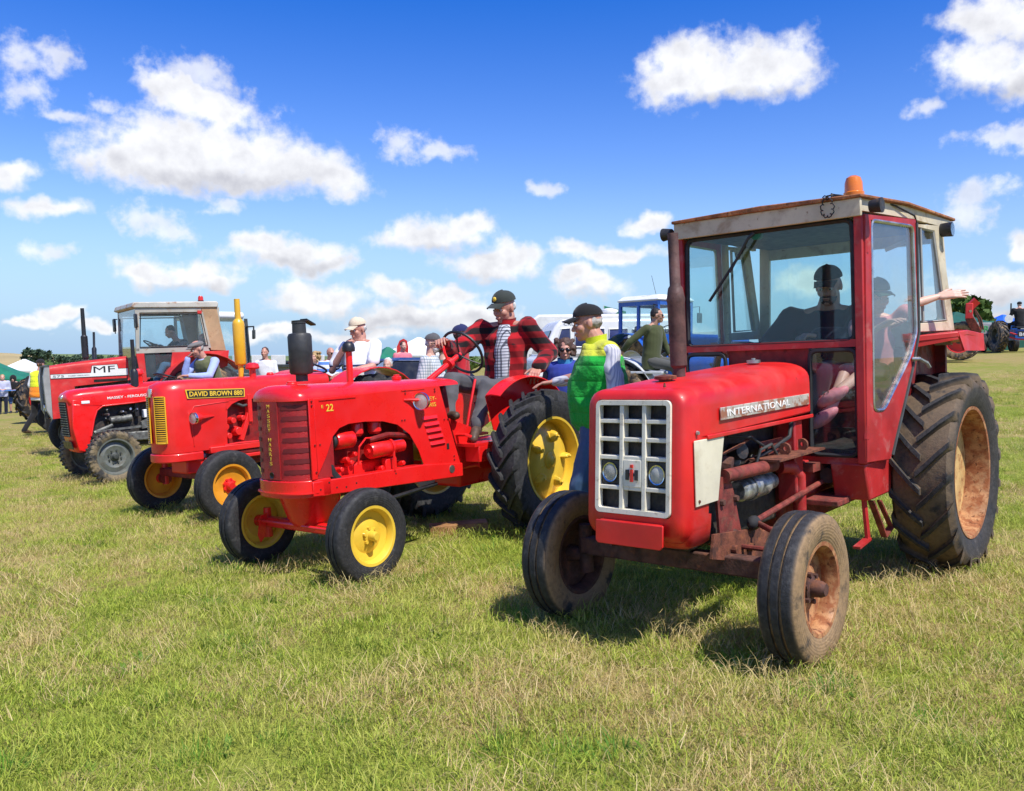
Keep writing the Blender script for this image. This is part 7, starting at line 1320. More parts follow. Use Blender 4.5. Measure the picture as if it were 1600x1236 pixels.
def person(mw, base, J, label, skin='fair', top=None, top_m=None, bottom_m=None, hair=None, cap=None, cap_m=None, peak_m=None, glasses=False, vest_m=None, sleeve=1.0, shoe_m='shoe_black', beard=None, hs=1.0, face=(1, 0, 0), tilt=None, curl=(0.5, 0.5), build=1.0, vox=0.007, cv=0.013, fold=0.006, hn=((0, 0, 1), (0, 0, 1)), hd=(None, None), th=(1, 1), seed=1, bare_legs=False, belly=0.0, group='people watching the tractors', hair_long=False, top_name='shirt', collar_m=None, shirt_v=None, extra=None, bulk=1.0, hsize=1.0):
    base = Vector(base); R = empty('person', mw=mw @ Matrix.Translation(base)); tag(R, label, 'person', group)
    j = {k: Vector(v) - base for k, v in J.items()}; b = build
    f = Vector(face).normalized(); u = Vector(tilt or (0, 0, 1)); u = (u - f * u.dot(f)).normalized(); l = u.cross(f); c = j['head']; q = lambda a, s_, z: c + (f * a + l * s_ + u * z) * hs
    B3 = Matrix((f, l, u)).transposed()
    # ---- body: head, neck, arms, hands and a core under the clothes, one surface
    mb = MB(); E_ = lambda p, r: mb.ell(p, tuple(x * hs for x in r), 16, 12, B3)
    E_(q(-0.008, 0, 0.022), (0.096, 0.075, 0.098)); E_(q(0.026, 0, -0.040), (0.068, 0.058, 0.078)); E_(q(0.066, 0, -0.094), (0.026, 0.026, 0.022)); E_(q(0.080, 0, 0.020), (0.020, 0.050, 0.013))
    capsule(mb, q(0.090, 0, 0.005), 0.010 * hs, q(0.110, 0, -0.030), 0.0155 * hs, 8); E_(q(0.092, 0, -0.062), (0.014, 0.026, 0.008)); E_(q(0.091, 0, -0.073), (0.013, 0.022, 0.007))
    for s in (1, -1): E_(q(0.058, s * 0.036, -0.028), (0.030, 0.026, 0.030)); E_(q(-0.004, s * 0.077, -0.008), (0.019, 0.010, 0.031)); E_(q(0.098, s * 0.011, -0.033), (0.010, 0.009, 0.009))
    capsule(mb, q(-0.018, 0, -0.07), 0.056 * hs * min(b, 1.1), j['neck'], 0.062 * b); core = (j['pelvis'], j['neck'])
    capsule(mb, core[0], 0.07 * b, core[1], 0.06 * b)
    for S_, i in (('L', 0), ('R', 1)):
        if 'sh' + S_ in j:
            capsule(mb, j['neck'], 0.04, j['sh' + S_], 0.045 * b); capsule(mb, j['sh' + S_], 0.047 * b, j['el' + S_], 0.040 * b); m_ = j['el' + S_].lerp(j['wr' + S_], 0.35); capsule(mb, j['el' + S_], 0.040 * b, m_, 0.041 * b); capsule(mb, m_, 0.041 * b, j['wr' + S_], 0.027 * b)
            d = Vector(hd[i]) if hd[i] else (j['wr' + S_] - j['el' + S_]); hand(mb, j['wr' + S_], d, hn[i], th[i], curl[i], 1.05 * hs * hsize)
        if 'hip' + S_ in j:
            capsule(mb, j['pelvis'], 0.06, j['hip' + S_], 0.06); capsule(mb, j['hip' + S_], 0.062 * b, j['kn' + S_], 0.05 * b); m_ = j['kn' + S_].lerp(j['an' + S_], 0.3); capsule(mb, j['kn' + S_], 0.05 * b, m_, 0.05 * b); capsule(mb, m_, 0.05 * b, j['an' + S_], 0.034)
    body = remesh(mb, 'body', SK[skin], R, vox, 3 if vox < 0.009 else 2)
    for s in (1, -1):
        if vox < 0.012:
            if not glasses: e = MB().ell(q(0.0855, s * 0.031, -0.002), (0.012 * hs, 0.012 * hs, 0.010 * hs), 10, 8).build('eye', 'eye_white', R); MB().ell(q(0.0955, s * 0.031, -0.002), (0.004 * hs, 0.006 * hs, 0.006 * hs), 8, 6, B3).build('iris', 'eye_dark', e)
            MB().ell(q(0.098, s * 0.030, 0.022), (0.006 * hs, 0.020 * hs, 0.004 * hs), 10, 6, B3).build('eyebrow', HR[hair or 'grey'], R)
    if vox < 0.012: MB().ell(q(0.102, 0, -0.067), (0.005 * hs, 0.021 * hs, 0.0045 * hs), 10, 6, B3).build('mouth', 'lip', R)
    if glasses:
        g = MB()
        for s in (1, -1): g.ell(q(0.100, s * 0.032, -0.004), (0.007 * hs, 0.027 * hs, 0.019 * hs), 14, 10, B3); g.bar(q(0.095, s * 0.058, 0.006), q(0.0, s * 0.082, 0.006), 0.005, 0.007)
        g.bar(q(0.106, -0.012, 0.004), q(0.106, 0.012, 0.004), 0.005, 0.005); g.build('sunglasses', 'sunglass', R)
    if beard:
        h = MB(); h.ell(q(0.040, 0, -0.070), (0.062 * hs, 0.058 * hs, 0.050 * hs), 14, 10, B3); h.ell(q(0.094, 0, -0.050), (0.014 * hs, 0.030 * hs, 0.007 * hs), 10, 6, B3); remesh(h, 'beard', HR[beard], R, 0.009, 1, 0.004, 90)
    if hair:
        h = MB()
        if hair_long: 
            h.ell(q(-0.026, 0, 0.030), (0.112 * hs, 0.102 * hs, 0.112 * hs), 16, 12, B3); rr = random.Random(seed)
            for i in range(36):
                a = rr.uniform(-2.3, 2.3); z = rr.uniform(-0.09, 0.11); h.ell(q(-0.02 - 0.095 * math.cos(a), 0.108 * math.sin(a), z), (0.03 * hs,) * 3, 8, 6)
        elif cap: h.ell(q(-0.026, 0, 0.005), (0.080 * hs, 0.080 * hs, 0.066 * hs), 14, 10, B3)
        else: h.ell(q(-0.020, 0, 0.036), (0.096 * hs, 0.083 * hs, 0.095 * hs), 16, 12, B3)
        remesh(h, 'hair', HR[hair], R, 0.010, 1, 0.006, 80, seed)
    if cap in ('cap', 'flat'):
        d = MB()
        if cap == 'cap':
            for k in range(7):
                pass
            rows = []
            for i in range(7):
                t = PI / 2 * i / 6; rows.append([q(-0.008 + 0.108 * math.cos(a) * math.cos(t * 0.98), 0.089 * math.sin(a) * math.cos(t * 0.98), 0.053 + 0.086 * math.sin(t) + 0.006 * math.cos(a)) for a in [2 * PI * m_ / 20 for m_ in range(20)]])
            d.loft(rows); cp = d.build('cap', cap_m, R, smooth=60); pk = MB(); up_ = []; lo_ = []
            for i in range(9):
                a = -1.0 + 2.0 * i / 8; up_.append((q(0.098 * math.cos(a * 0.95), 0.088 * math.sin(a), 0.058 - 0.010 * abs(a)), q(0.100 + 0.082 * math.cos(a * 1.25), 0.074 * math.sin(a), 0.042 - 0.022 * a * a)))
            pk.loft([[a_, b_, b_ - u * 0.005, a_ - u * 0.006] for a_, b_ in up_]); pk.build('cap_peak', peak_m or cap_m, cp, smooth=50); MB().ell(q(-0.008, 0, 0.140), (0.008, 0.008, 0.005), 8, 6).build('cap_button', cap_m, cp)
        else:
            d.ell(q(0.006, 0, 0.070), (0.122 * hs, 0.098 * hs, 0.040 * hs), 18, 10, B3); d.ell(q(-0.02, 0, 0.055), (0.106 * hs, 0.092 * hs, 0.05 * hs), 18, 10, B3); cp = remesh(d, 'flat_cap', cap_m, R, 0.009, 3, 0.002); MB().ell(q(0.115, 0, 0.050), (0.045 * hs, 0.07 * hs, 0.012 * hs), 14, 8, B3).build('cap_peak', cap_m, cp, smooth=60)
    elif cap == 'hood': d = MB().ell(q(-0.02, 0, 0.02), (0.125 * hs, 0.12 * hs, 0.14 * hs), 14, 10, B3); remesh(d, 'hood', cap_m, R, 0.015, 2)
    elif cap == 'beanie': d = MB().ell(q(-0.012, 0, 0.062), (0.112 * hs, 0.096 * hs, 0.075 * hs), 14, 10, B3); remesh(d, 'knitted_hat', cap_m, R, 0.012, 2)
    # ---- clothes
    lat = ((j['shL'] - j['shR'])).normalized() if 'shL' in j else Vector((0, 1, 0)); spine = (j['neck'] - j['pelvis']); sn = spine.normalized(); fw = lat.cross(sn).normalized(); shw = (j['shL'] - j['shR']).length / 2
    def torso(mb, e, low=-0.16, upto=1.0):
        st = [(low, 0.165, 0.125), (0.0, 0.170, 0.130 + belly * 0.5), (0.28, 0.162, 0.128 + belly), (0.55, 0.172, 0.130 + belly * 0.6), (0.78, shw * 0.92, 0.122), (0.92, shw * 0.80, 0.100), (1.0, 0.085, 0.078), (1.05, 0.07, 0.065)]
        loops = []
        for t, wx, wy in st:
            if t > upto: break
            p = j['pelvis'] + spine * t if t >= 0 else j['pelvis'] + Vector((0, 0, t)) * 0.9; k = Matrix((fw, lat, sn)).transposed()
            bb = b if t < 0.9 else 1.0
            loops.append([p + fw * (math.cos(a) * (wy * bb + e) + (belly * 0.5 if 0 <= t < 0.6 else 0)) + lat * (math.sin(a) * (wx * bb + e)) for a in [2 * PI * m_ / 18 for m_ in range(18)]])
        mb.loft(loops)
    def sleeves(mb, r0, r1, frac):
        for S_ in 'LR':
            s0, e0, w0 = j['sh' + S_], j['el' + S_], j['wr' + S_]; capsule(mb, j['neck'].lerp(s0, 0.55) - sn * 0.03, 0.058 * b, s0, r0 * 1.04)
            if frac >= 0.5:
                capsule(mb, s0, r0, e0, r0 * 0.88)
                if frac > 0.5: capsule(mb, e0, r0 * 0.88, e0.lerp(w0, (frac - 0.5) * 2 * 0.94), r1)
            elif frac > 0: capsule(mb, s0, r0 * 1.05, s0.lerp(e0, frac * 2), r0 * 1.12)
    if top_m:
        mb = MB(); torso(mb, 0.012 + 0.03 * (bulk - 1)); sleeves(mb, 0.068 * b * bulk, 0.047 * b * bulk, sleeve); remesh(mb, top_name, top_m, R, cv, 3, fold, 24, seed)
    if shirt_v:      # shirt front showing between open jacket edges, lying just proud of the jacket
        mb = MB(); st = [(1.0, 0.055), (0.84, 0.075), (0.6, 0.085), (0.3, 0.08), (0.02, 0.075)]
        loops = []
        for t, wd in st:
            p = j['pelvis'] + spine * t; ry = {1.0: 0.080, 0.84: 0.118, 0.6: 0.138, 0.3: 0.138, 0.02: 0.140}[t] * b + belly * (0.0 if t > 0.9 else 1.0) + 0.012 + 0.03 * (bulk - 1) + (belly * 0.5 if t < 0.6 else 0)
            loops.append([p + fw * (ry - 0.0 + dz) + lat * x for x, dz in ((-wd, -0.03), (-wd * 0.6, 0.004), (0, 0.016), (wd * 0.6, 0.004), (wd, -0.03), (wd * 0.5, -0.06), (-wd * 0.5, -0.06))])
        mb.loft(loops); remesh(mb, 'shirt', shirt_v, R, 0.011, 2, 0.004, 34, seed + 4)
    if vest_m:
        mb = MB(); torso(mb, 0.042, low=-0.08); 
        for S_ in 'LR': capsule(mb, j['neck'].lerp(j['sh' + S_], 0.4) - sn * 0.01, 0.066 * b, j['neck'].lerp(j['sh' + S_], 0.88) - sn * 0.025, 0.082 * b)
        remesh(mb, 'gilet', vest_m, R, cv, 3, fold * 1.1, 20, seed + 2)
    if collar_m:
        P = [j['neck'] + sn * 0.02 + fw * (math.cos(a) * 0.082 + 0.008) + lat * math.sin(a) * 0.084 + sn * (0.012 * -math.cos(a)) for a in [2 * PI * i / 20 for i in range(20)]]
        mb = MB(); mb.loft([[p - sn * 0.045 * 1.0 for p in P], [p + sn * 0.035 + (p - j['neck']).normalized() * 0.006 for p in P], [p + sn * 0.035 - (p - j['neck']).normalized() * 0.006 for p in P], [p - sn * 0.045 - (p - j['neck']).normalized() * 0.012 for p in P]], cap=False); mb.build('collar', collar_m, R, smooth=60)
    if bottom_m:
        mb = MB(); mb.ell(j['pelvis'] - Vector((0, 0, 0.03)), (0.135 * b, 0.165 * b, 0.13), 14, 10, Matrix((fw, lat, fw.cross(lat))).transposed())
        for S_ in 'LR':
            if 'hip' + S_ in j:
                h, k, a = j['hip' + S_], j['kn' + S_], j['an' + S_]; capsule(mb, h, 0.098 * b, k, 0.074 * b)
                if not bare_legs: capsule(mb, k, 0.074 * b, a, 0.060)
        remesh(mb, 'trousers' if not bare_legs else 'shorts', bottom_m, R, cv, 3, fold, 22, seed + 1)
    for S_ in 'LR':
        if 'an' + S_ in j and shoe_m:
            a = j['an' + S_]; t = j.get('toe' + S_); d = (t - a) if t is not None else Vector((0.17, 0, -0.05)); mb = MB(); capsule(mb, a + Vector((-0.01, 0, -0.015)), 0.044, a + d * 0.35 + Vector((0, 0, -0.01)), 0.046); capsule(mb, a + d * 0.35, 0.046, a + d, 0.036); remesh(mb, 'shoe', shoe_m, R, 0.012, 2)
    if extra: extra(R, j, q)
    return R
def stand(H=1.75, arms='down', lean=0.0, hw=0.19):
    J = {'pelvis': (0, 0, 0.53 * H), 'neck': (0.02 + lean, 0, 0.835 * H), 'head': (0.045 + lean * 1.2, 0, 0.915 * H), 'shL': (lean, hw, 0.80 * H), 'shR': (lean, -hw, 0.80 * H), 'hipL': (0, 0.09, 0.51 * H), 'hipR': (0, -0.09, 0.51 * H), 'knL': (0.02, 0.10, 0.28 * H), 'knR': (0.02, -0.10, 0.28 * H), 'anL': (-0.02, 0.10, 0.045 * H), 'anR': (-0.02, -0.10, 0.045 * H)}
    for S_, s in (('L', 1), ('R', -1)):
        if arms == 'down': J['el' + S_] = (-0.03 + lean, s * (hw + 0.06), 0.62 * H); J['wr' + S_] = (0.05 + lean, s * (hw + 0.05), 0.48 * H)
        elif arms == 'bent': J['el' + S_] = (-0.02 + lean, s * (hw + 0.05), 0.62 * H); J['wr' + S_] = (0.2 + lean, s * (hw - 0.10), 0.62 * H)
        elif arms == 'hips': J['el' + S_] = (-0.08 + lean, s * (hw + 0.15), 0.64 * H); J['wr' + S_] = (0.04 + lean, s * (hw + 0.0), 0.55 * H)
    return J
C = {'navy': cloth('cloth_navy', (0.012, 0.016, 0.035)), 'black': cloth('cloth_black', (0.013, 0.013, 0.014)), 'grey_trs': cloth('cloth_grey_trousers', (0.095, 0.095, 0.10)), 'jeans': cloth('cloth_jeans', (0.055, 0.115, 0.21)), 'white': cloth('cloth_white', (0.78, 0.78, 0.80)), 'plaid': cloth('cloth_red_plaid', (0.42, 0.008, 0.014), 'plaid', (0.012, 0.008, 0.008)), 'shirt_check': cloth('cloth_grey_check', (0.55, 0.57, 0.60), 'check', (0.10, 0.11, 0.14), (0.04, 0.04, 0.05), 1.6), 'check_pale': cloth('cloth_pale_check', (0.62, 0.64, 0.64), 'check', (0.30, 0.36, 0.40), (0.16, 0.20, 0.24), 1.2), 'stripe': cloth('cloth_blue_stripe', (0.60, 0.60, 0.64), 'vstripe', (0.33, 0.34, 0.44)), 'hstripe': cloth('cloth_blue_hoops', (0.70, 0.73, 0.80), 'hstripe', (0.10, 0.22, 0.58)), 'gilet': cloth('cloth_green_yellow', (0.62, 0.66, 0.03), 'split', (0.012, 0.36, 0.045), sc=0.38), 'collar_yel': cloth('cloth_yellow_green', (0.60, 0.68, 0.03)), 'blue_gilet': cloth('cloth_royal', (0.035, 0.055, 0.30)), 'olive': cloth('cloth_olive', (0.065, 0.075, 0.03)), 'drab': cloth('cloth_drab', (0.085, 0.085, 0.075)), 'moss': cloth('cloth_moss', (0.12, 0.13, 0.06)), 'sky': cloth('cloth_sky', (0.36, 0.45, 0.80)), 'pale_blue': cloth('cloth_pale_blue', (0.50, 0.60, 0.74)), 'pink': cloth('cloth_pink', (0.72, 0.20, 0.24)), 'rose': cloth('cloth_rose', (0.60, 0.24, 0.26)), 'red': cloth('cloth_red', (0.50, 0.02, 0.03)), 'teal': cloth('cloth_teal', (0.02, 0.16, 0.15)), 'hivis': cloth('cloth_hivis', (0.80, 0.86, 0.03), 'split', (0.90, 0.28, 0.02), sc=0.30), 'beige': cloth('cloth_beige', (0.62, 0.53, 0.38)), 'tweed': cloth('cloth_tweed', (0.17, 0.16, 0.15)), 'cap_dark': cloth('cloth_cap_dark', (0.035, 0.042, 0.036)), 'cap_black': cloth('cloth_cap_black', (0.014, 0.014, 0.015)), 'cap_navy': cloth('cloth_cap_navy', (0.02, 0.025, 0.09)), 'denim': cloth('cloth_denim_short', (0.06, 0.12, 0.28)), 'polo': cloth('cloth_white_polo', (0.78, 0.79, 0.81), 'chestband', (0.02, 0.03, 0.09), sc=0.36), 'grey_cap': cloth('cloth_grey_cap', (0.10, 0.10, 0.10)), 'lilac': cloth('cloth_lilac', (0.45, 0.47, 0.62)), 'green_cap': cloth('cloth_green_cap', (0.03, 0.10, 0.05)), 'scarf': cloth('cloth_scarf', (0.06, 0.28, 0.50))}
MHW, DBW, MFW, M5W, IHW = SECOND.matrix_world.copy(), THIRD.matrix_world.copy(), FOURTH.matrix_world.copy(), FIFTH.matrix_world.copy(), BIG.matrix_world.copy()

# plaid jacket man sitting sideways on the second tractor
def cap_patch(col):
    def fn(R, j, q): MB().ell(q(0.098, 0.0, 0.090), (0.010, 0.022, 0.022), 12, 8).build('cap_badge', col, R)
    return fn
person(MHW, (-0.36, 0.02, 1.15), {'pelvis': (-0.36, 0.03, 1.27), 'neck': (-0.385, 0.06, 1.85), 'head': (-0.355, 0.060, 2.01), 'shL': (-0.44, 0.265, 1.815), 'shR': (-0.25, -0.15, 1.815), 'elL': (-0.57, 0.40, 1.56), 'wrL': (-0.32, 0.46, 1.435), 'elR': (0.06, -0.22, 1.60), 'wrR': (0.335, -0.10, 1.69), 'hipL': (-0.32, 0.13, 1.24), 'hipR': (-0.33, -0.08, 1.24), 'knL': (0.17, 0.24, 1.29), 'anL': (0.40, 0.30, 0.95), 'toeL': (0.53, 0.37, 0.86), 'knR': (0.38, 0.0, 1.355), 'anR': (0.56, 0.13, 1.055), 'toeR': (0.66, 0.30, 1.07)},
       'elderly man in a red and black plaid jacket holding a steering wheel', 'ruddy', top_m=C['plaid'], top_name='jacket', bottom_m=C['grey_trs'], hair='white', cap='cap', cap_m=C['cap_dark'], face=(0.93, -0.05, -0.24), tilt=(0.2, 0.05, 1), hs=1.2, bulk=1.32, curl=(0.7, 1.3), hn=((0, 0.2, 1), (0.1, -0.3, 1)), hd=((0.75, 0.15, -0.45), None), th=(1, -1), vox=0.0055, cv=0.011, fold=0.014, build=1.18, shoe_m='leather_brown', shirt_v=C['shirt_check'], seed=3, collar_m=C['plaid'], extra=cap_patch('lettering_yellow'), group='men sitting on the parked tractors')
# green and yellow gilet man leaning on the tyre
wv = Matrix.Translation((0.74, 6.95, gz(0.74, 6.95))) @ Matrix.Rotation(math.radians(176), 4, 'Z')
def vest_pocket(R, j, q): 
    b = MB().box(0.06, 0.17, 0.145, 0.185, 1.02, 1.16).build('pocket', C['gilet'], R, bevel=0.02)
person(wv, (0, 0, 0), {'pelvis': (0.02, 0, 1.02), 'neck': (0.07, 0.0, 1.625), 'head': (0.145, 0.0, 1.78), 'shL': (-0.015, 0.205, 1.555), 'shR': (0.03, -0.205, 1.555), 'elL': (-0.07, 0.26, 1.26), 'wrL': (0.02, 0.25, 1.00), 'elR': (0.13, -0.42, 1.36), 'wrR': (0.42, -0.56, 1.31), 'hipL': (0.07, 0.095, 0.98), 'hipR': (0.07, -0.095, 0.98), 'knL': (0.20, 0.11, 0.54), 'knR': (0.15, -0.11, 0.54), 'anL': (0.14, 0.12, 0.09), 'anR': (0.10, -0.12, 0.09)},
       'man in a green and yellow padded gilet leaning on a big tyre', 'ruddy', top_m=C['stripe'], bottom_m=C['jeans'], vest_m=cloth('cloth_gilet_two_tone', (0.55, 0.57, 0.045), 'split', (0.012, 0.36, 0.04), sc=1.525), hair='grey', cap='cap', cap_m=C['cap_black'], collar_m=C['collar_yel'], face=(0.98, 0.08, -0.16), hs=1.12, bulk=0.95, curl=(0.5, 0.35), hn=((1, 0, 0), (0, 0, 1)), hd=(None, (0.9, -0.05, -0.12)), th=(1, 1), vox=0.0055, cv=0.011, fold=0.013, build=1.28, belly=0.045, seed=5)
# woman in sunglasses
wv = Matrix.Translation((0.60, 10.0, gz(0.6, 10.0))) @ Matrix.Rotation(math.radians(-97), 4, 'Z'); J = stand(1.74, 'down', 0.0, 0.18); J['head'] = (0.05, 0.0, 1.585); J['neck'] = (0.01, 0, 1.43)
person(wv, (0, 0, 0), J, 'woman with curly brown hair and sunglasses in a royal blue gilet', 'ruddy', top_m=C['navy'], bottom_m=C['navy'], vest_m=C['blue_gilet'], hair='brown', hair_long=True, glasses=True, face=(1, 0.05, -0.05), vox=0.0075, collar_m=C['scarf'], seed=8)
# hunched person behind the gilet man
wv = Matrix.Translation((1.06, 8.3, gz(1.06, 8.3))) @ Matrix.Rotation(math.radians(170), 4, 'Z'); J = stand(1.62, 'down', 0.16, 0.19)
person(wv, (0, 0, 0), J, 'person in a pale hooped shirt mostly hidden behind the gilet man', 'fair', top_m=cloth('cloth_purple_hoops', (0.62, 0.62, 0.70), 'hstripe', (0.10, 0.08, 0.26), sc=0.62), bottom_m=C['navy'], hair='grey', face=(1, 0, -0.5), vox=0.010, sleeve=0.45, seed=9)
# olive jumper man on the grey tractor
gm = GREYT.matrix_world.copy()
GS = Matrix.Translation((-0.12, 0, -0.12))
person(gm @ GS, (0.46, -0.55, 1.36), {'pelvis': (0.70, -0.60, 1.46), 'neck': (0.74, -0.60, 2.01), 'head': (0.79, -0.60, 2.15), 'shL': (0.78, -0.42, 1.95), 'shR': (0.68, -0.79, 1.95), 'elL': (0.86, -0.36, 1.68), 'wrL': (0.98, -0.40, 1.46), 'elR': (0.45, -0.90, 1.74), 'wrR': (0.26, -0.88, 1.50), 'hipL': (0.74, -0.51, 1.44), 'hipR': (0.72, -0.69, 1.44), 'knL': (1.12, -0.52, 1.42), 'knR': (1.12, -0.72, 1.35), 'anL': (1.20, -0.52, 1.0), 'anR': (1.20, -0.72, 0.94)},
       'smiling man in an olive jumper and sunglasses sitting on the grey tractor fender', 'tan', top_m=C['olive'], top_name='jumper', bottom_m=C['drab'], hair='dark', glasses=True, face=(1, 0.25, 0), hs=0.95, vox=0.008, sleeve=0.78, seed=11, group='men sitting on the parked tractors', hn=((0, 0, 1), (0, 0, 1)))
# driver and child in the big cab
person(IHW, (-0.08, 0.0, 1.24), {'pelvis': (-0.06, -0.05, 1.32), 'neck': (0.06, 0.03, 1.80), 'head': (0.12, 0.06, 1.955), 'shL': (0.02, 0.25, 1.73), 'shR': (0.12, -0.22, 1.72), 'elL': (0.22, 0.28, 1.56), 'wrL': (0.42, 0.10, 1.60), 'elR': (0.30, -0.34, 1.50), 'wrR': (0.52, -0.20, 1.50), 'hipL': (-0.02, 0.06, 1.30), 'hipR': (-0.02, -0.14, 1.30), 'knL': (0.45, 0.10, 1.34), 'knR': (0.45, -0.18, 1.34), 'anL': (0.58, 0.10, 0.98), 'anR': (0.58, -0.18, 0.98)},
       'bearded driver in a navy top and dark cap inside the muddy cab', 'ruddy', top_m=C['navy'], bottom_m=C['navy'], hair='dark', beard='dark', cap='cap', cap_m=C['cap_black'], face=(0.95, 0.12, -0.28), hs=1.08, vox=0.007, build=1.3, bulk=1.2, seed=13, curl=(1.0, 1.2), group='people inside the muddy cab')
def clogs(R, j, q):
    for S_, d in (('L', Vector((0.02, -0.12, -0.07))), ('R', Vector((0.02, -0.11, -0.08)))):
        a = j['an' + S_]; mb = MB(); dn = d.normalized(); sd = dn.cross(Vector((0, 0, 1))).normalized(); mb.ell(a + dn * 0.055 + Vector((0, 0, -0.012)), (0.115, 0.056, 0.044), 16, 10, Matrix((dn, sd, dn.cross(sd))).transposed()); mb.tube([a + Vector((0.0, 0.045, 0.01)), a + Vector((-0.06, 0, 0.015)), a + Vector((0.0, -0.045, 0.01))], 0.010, 6); o = remesh(mb, 'clog', 'pink_clog', R, 0.008, 2); h = MB()
        for i in range(9):
            t = (i % 3 - 1) * 0.5; r = (i // 3) * 0.3 + 0.4; n_ = Vector((math.cos(0.9), math.sin(t), 0.6)).normalized(); p = a + dn * (0.07 + 0.03 * (i // 3)) + sd * 0.022 * (i % 3 - 1) + Vector((0.02, 0, 0.027)); h.ell(p, (0.006, 0.006, 0.006), 6, 4)
        h.build('clog_hole', 'rose_dark' if 'rose_dark' in M else 'red_dark', o)
person(IHW, (0.10, 0.38, 1.26), {'pelvis': (0.12, 0.36, 1.36), 'neck': (0.18, 0.40, 1.72), 'head': (0.22, 0.42, 1.85), 'shL': (0.14, 0.51, 1.68), 'shR': (0.24, 0.29, 1.67), 'elL': (0.16, 0.66, 1.79), 'wrL': (0.05, 0.765, 1.828), 'elR': (0.40, 0.34, 1.56), 'wrR': (0.42, 0.50, 1.64), 'hipL': (0.18, 0.42, 1.34), 'hipR': (0.20, 0.33, 1.34), 'knL': (0.60, 0.46, 1.36), 'knR': (0.62, 0.35, 1.37), 'anL': (0.84, 0.40, 1.26), 'anR': (0.86, 0.34, 1.13)},
       'child in green cap and pink clogs reaching a hand out of the cab window', 'pale', top_m=C['rose'], bottom_m=C['navy'], bare_legs=True, hair='blond', cap='cap', cap_m=C['green_cap'], face=(0.55, 0.75, -0.2), hs=0.92, build=0.72, vox=0.0048, cv=0.010, sleeve=0.25, seed=15, curl=(0.12, 0.5), hn=((0.5, 0.2, 0.85), (0, 0, 1)), hd=((-0.42, 0.88, 0.10), None), th=(-1, -1), extra=clogs, shoe_m=None, group='people inside the muddy cab', hsize=1.12)
# white polo man on the third tractor
person(DBW, (-0.45, 0.0, 1.12), {'pelvis': (-0.42, 0.02, 1.24), 'neck': (-0.44, 0.05, 1.80), 'head': (-0.42, 0.04, 1.955), 'shL': (-0.52, 0.25, 1.745), 'shR': (-0.33, -0.15, 1.735), 'elL': (-0.34, 0.36, 1.48), 'wrL': (-0.02, 0.22, 1.42), 'elR': (-0.20, -0.24, 1.45), 'wrR': (-0.23, -0.03, 1.73), 'hipL': (-0.36, 0.12, 1.22), 'hipR': (-0.36, -0.08, 1.22), 'knL': (0.10, 0.16, 1.24), 'knR': (0.10, -0.12, 1.24), 'anL': (0.2, 0.16, 0.85), 'anR': (0.2, -0.12, 0.85)},
       'man in a white polo shirt and beige cap with his hand at his chin', 'ruddy', top_m=C['polo'], top_name='polo_shirt', bottom_m=C['navy'], hair='white', cap='cap', cap_m=C['beige'], face=(0.97, -0.02, -0.22), hs=1.12, build=1.14, belly=0.05, sleeve=0.36, vox=0.0065, seed=17, curl=(0.4, 0.9), hd=(None, (-0.35, 0.3, 0.6)), hn=((0, 0, 1), (0.8, -0.4, 0.3)), th=(1, -1), group='men sitting on the parked tractors')
# flat cap man on the fourth
person(MFW, (0.05, 0.0, 1.04), {'pelvis': (0.08, 0.0, 1.17), 'neck': (0.24, 0.03, 1.70), 'head': (0.33, 0.03, 1.845), 'shL': (0.14, 0.22, 1.645), 'shR': (0.24, -0.17, 1.645), 'elL': (0.30, 0.36, 1.42), 'wrL': (0.58, 0.26, 1.44), 'elR': (0.50, -0.08, 1.45), 'wrR': (0.475, 0.0, 1.72), 'hipL': (0.12, 0.10, 1.15), 'hipR': (0.12, -0.10, 1.15), 'knL': (0.55, 0.15, 1.15), 'knR': (0.55, -0.15, 1.15), 'anL': (0.62, 0.15, 0.8), 'anR': (0.62, -0.15, 0.8)},
       'man in a grey flat cap, blue shirt and moss green waistcoat', 'ruddy', top_m=C['sky'], bottom_m=C['drab'], vest_m=C['moss'], hair='grey', cap='flat', cap_m=C['tweed'], face=(0.92, 0.05, -0.34), hs=1.05, vox=0.0075, seed=19, curl=(0.5, 1.1), hd=(None, (-0.5, 0.2, 0.55)), hn=((0, 0, 1), (0.7, -0.3, 0.4)), th=(1, -1), group='men sitting on the parked tractors')
# fifth tractor: driver and a companion behind glass
person(M5W, (0.0, 0.0, 1.5), {'pelvis': (0.02, 0.05, 1.58), 'neck': (0.24, 0.12, 2.10), 'head': (0.36, 0.14, 2.28), 'shL': (0.16, 0.32, 2.06), 'shR': (0.24, -0.08, 2.05), 'elL': (0.40, 0.36, 1.86), 'wrL': (0.60, 0.20, 2.0), 'elR': (0.45, -0.15, 1.86), 'wrR': (0.62, -0.05, 2.0), 'hipL': (0.10, 0.14, 1.56), 'hipR': (0.10, -0.05, 1.56), 'knL': (0.55, 0.25, 1.62), 'knR': (0.55, -0.05, 1.6), 'anL': (0.75, 0.28, 1.25), 'anR': (0.75, -0.05, 1.2)},
       'driver in a dark jumper leaning forward inside the tan and grey cab', 'tan', top_m=C['navy'], bottom_m=C['jeans'], hair='dark', face=(0.9, 0.1, -0.35), vox=0.010, cv=0.016, seed=21, group='people inside the tan and grey cab')
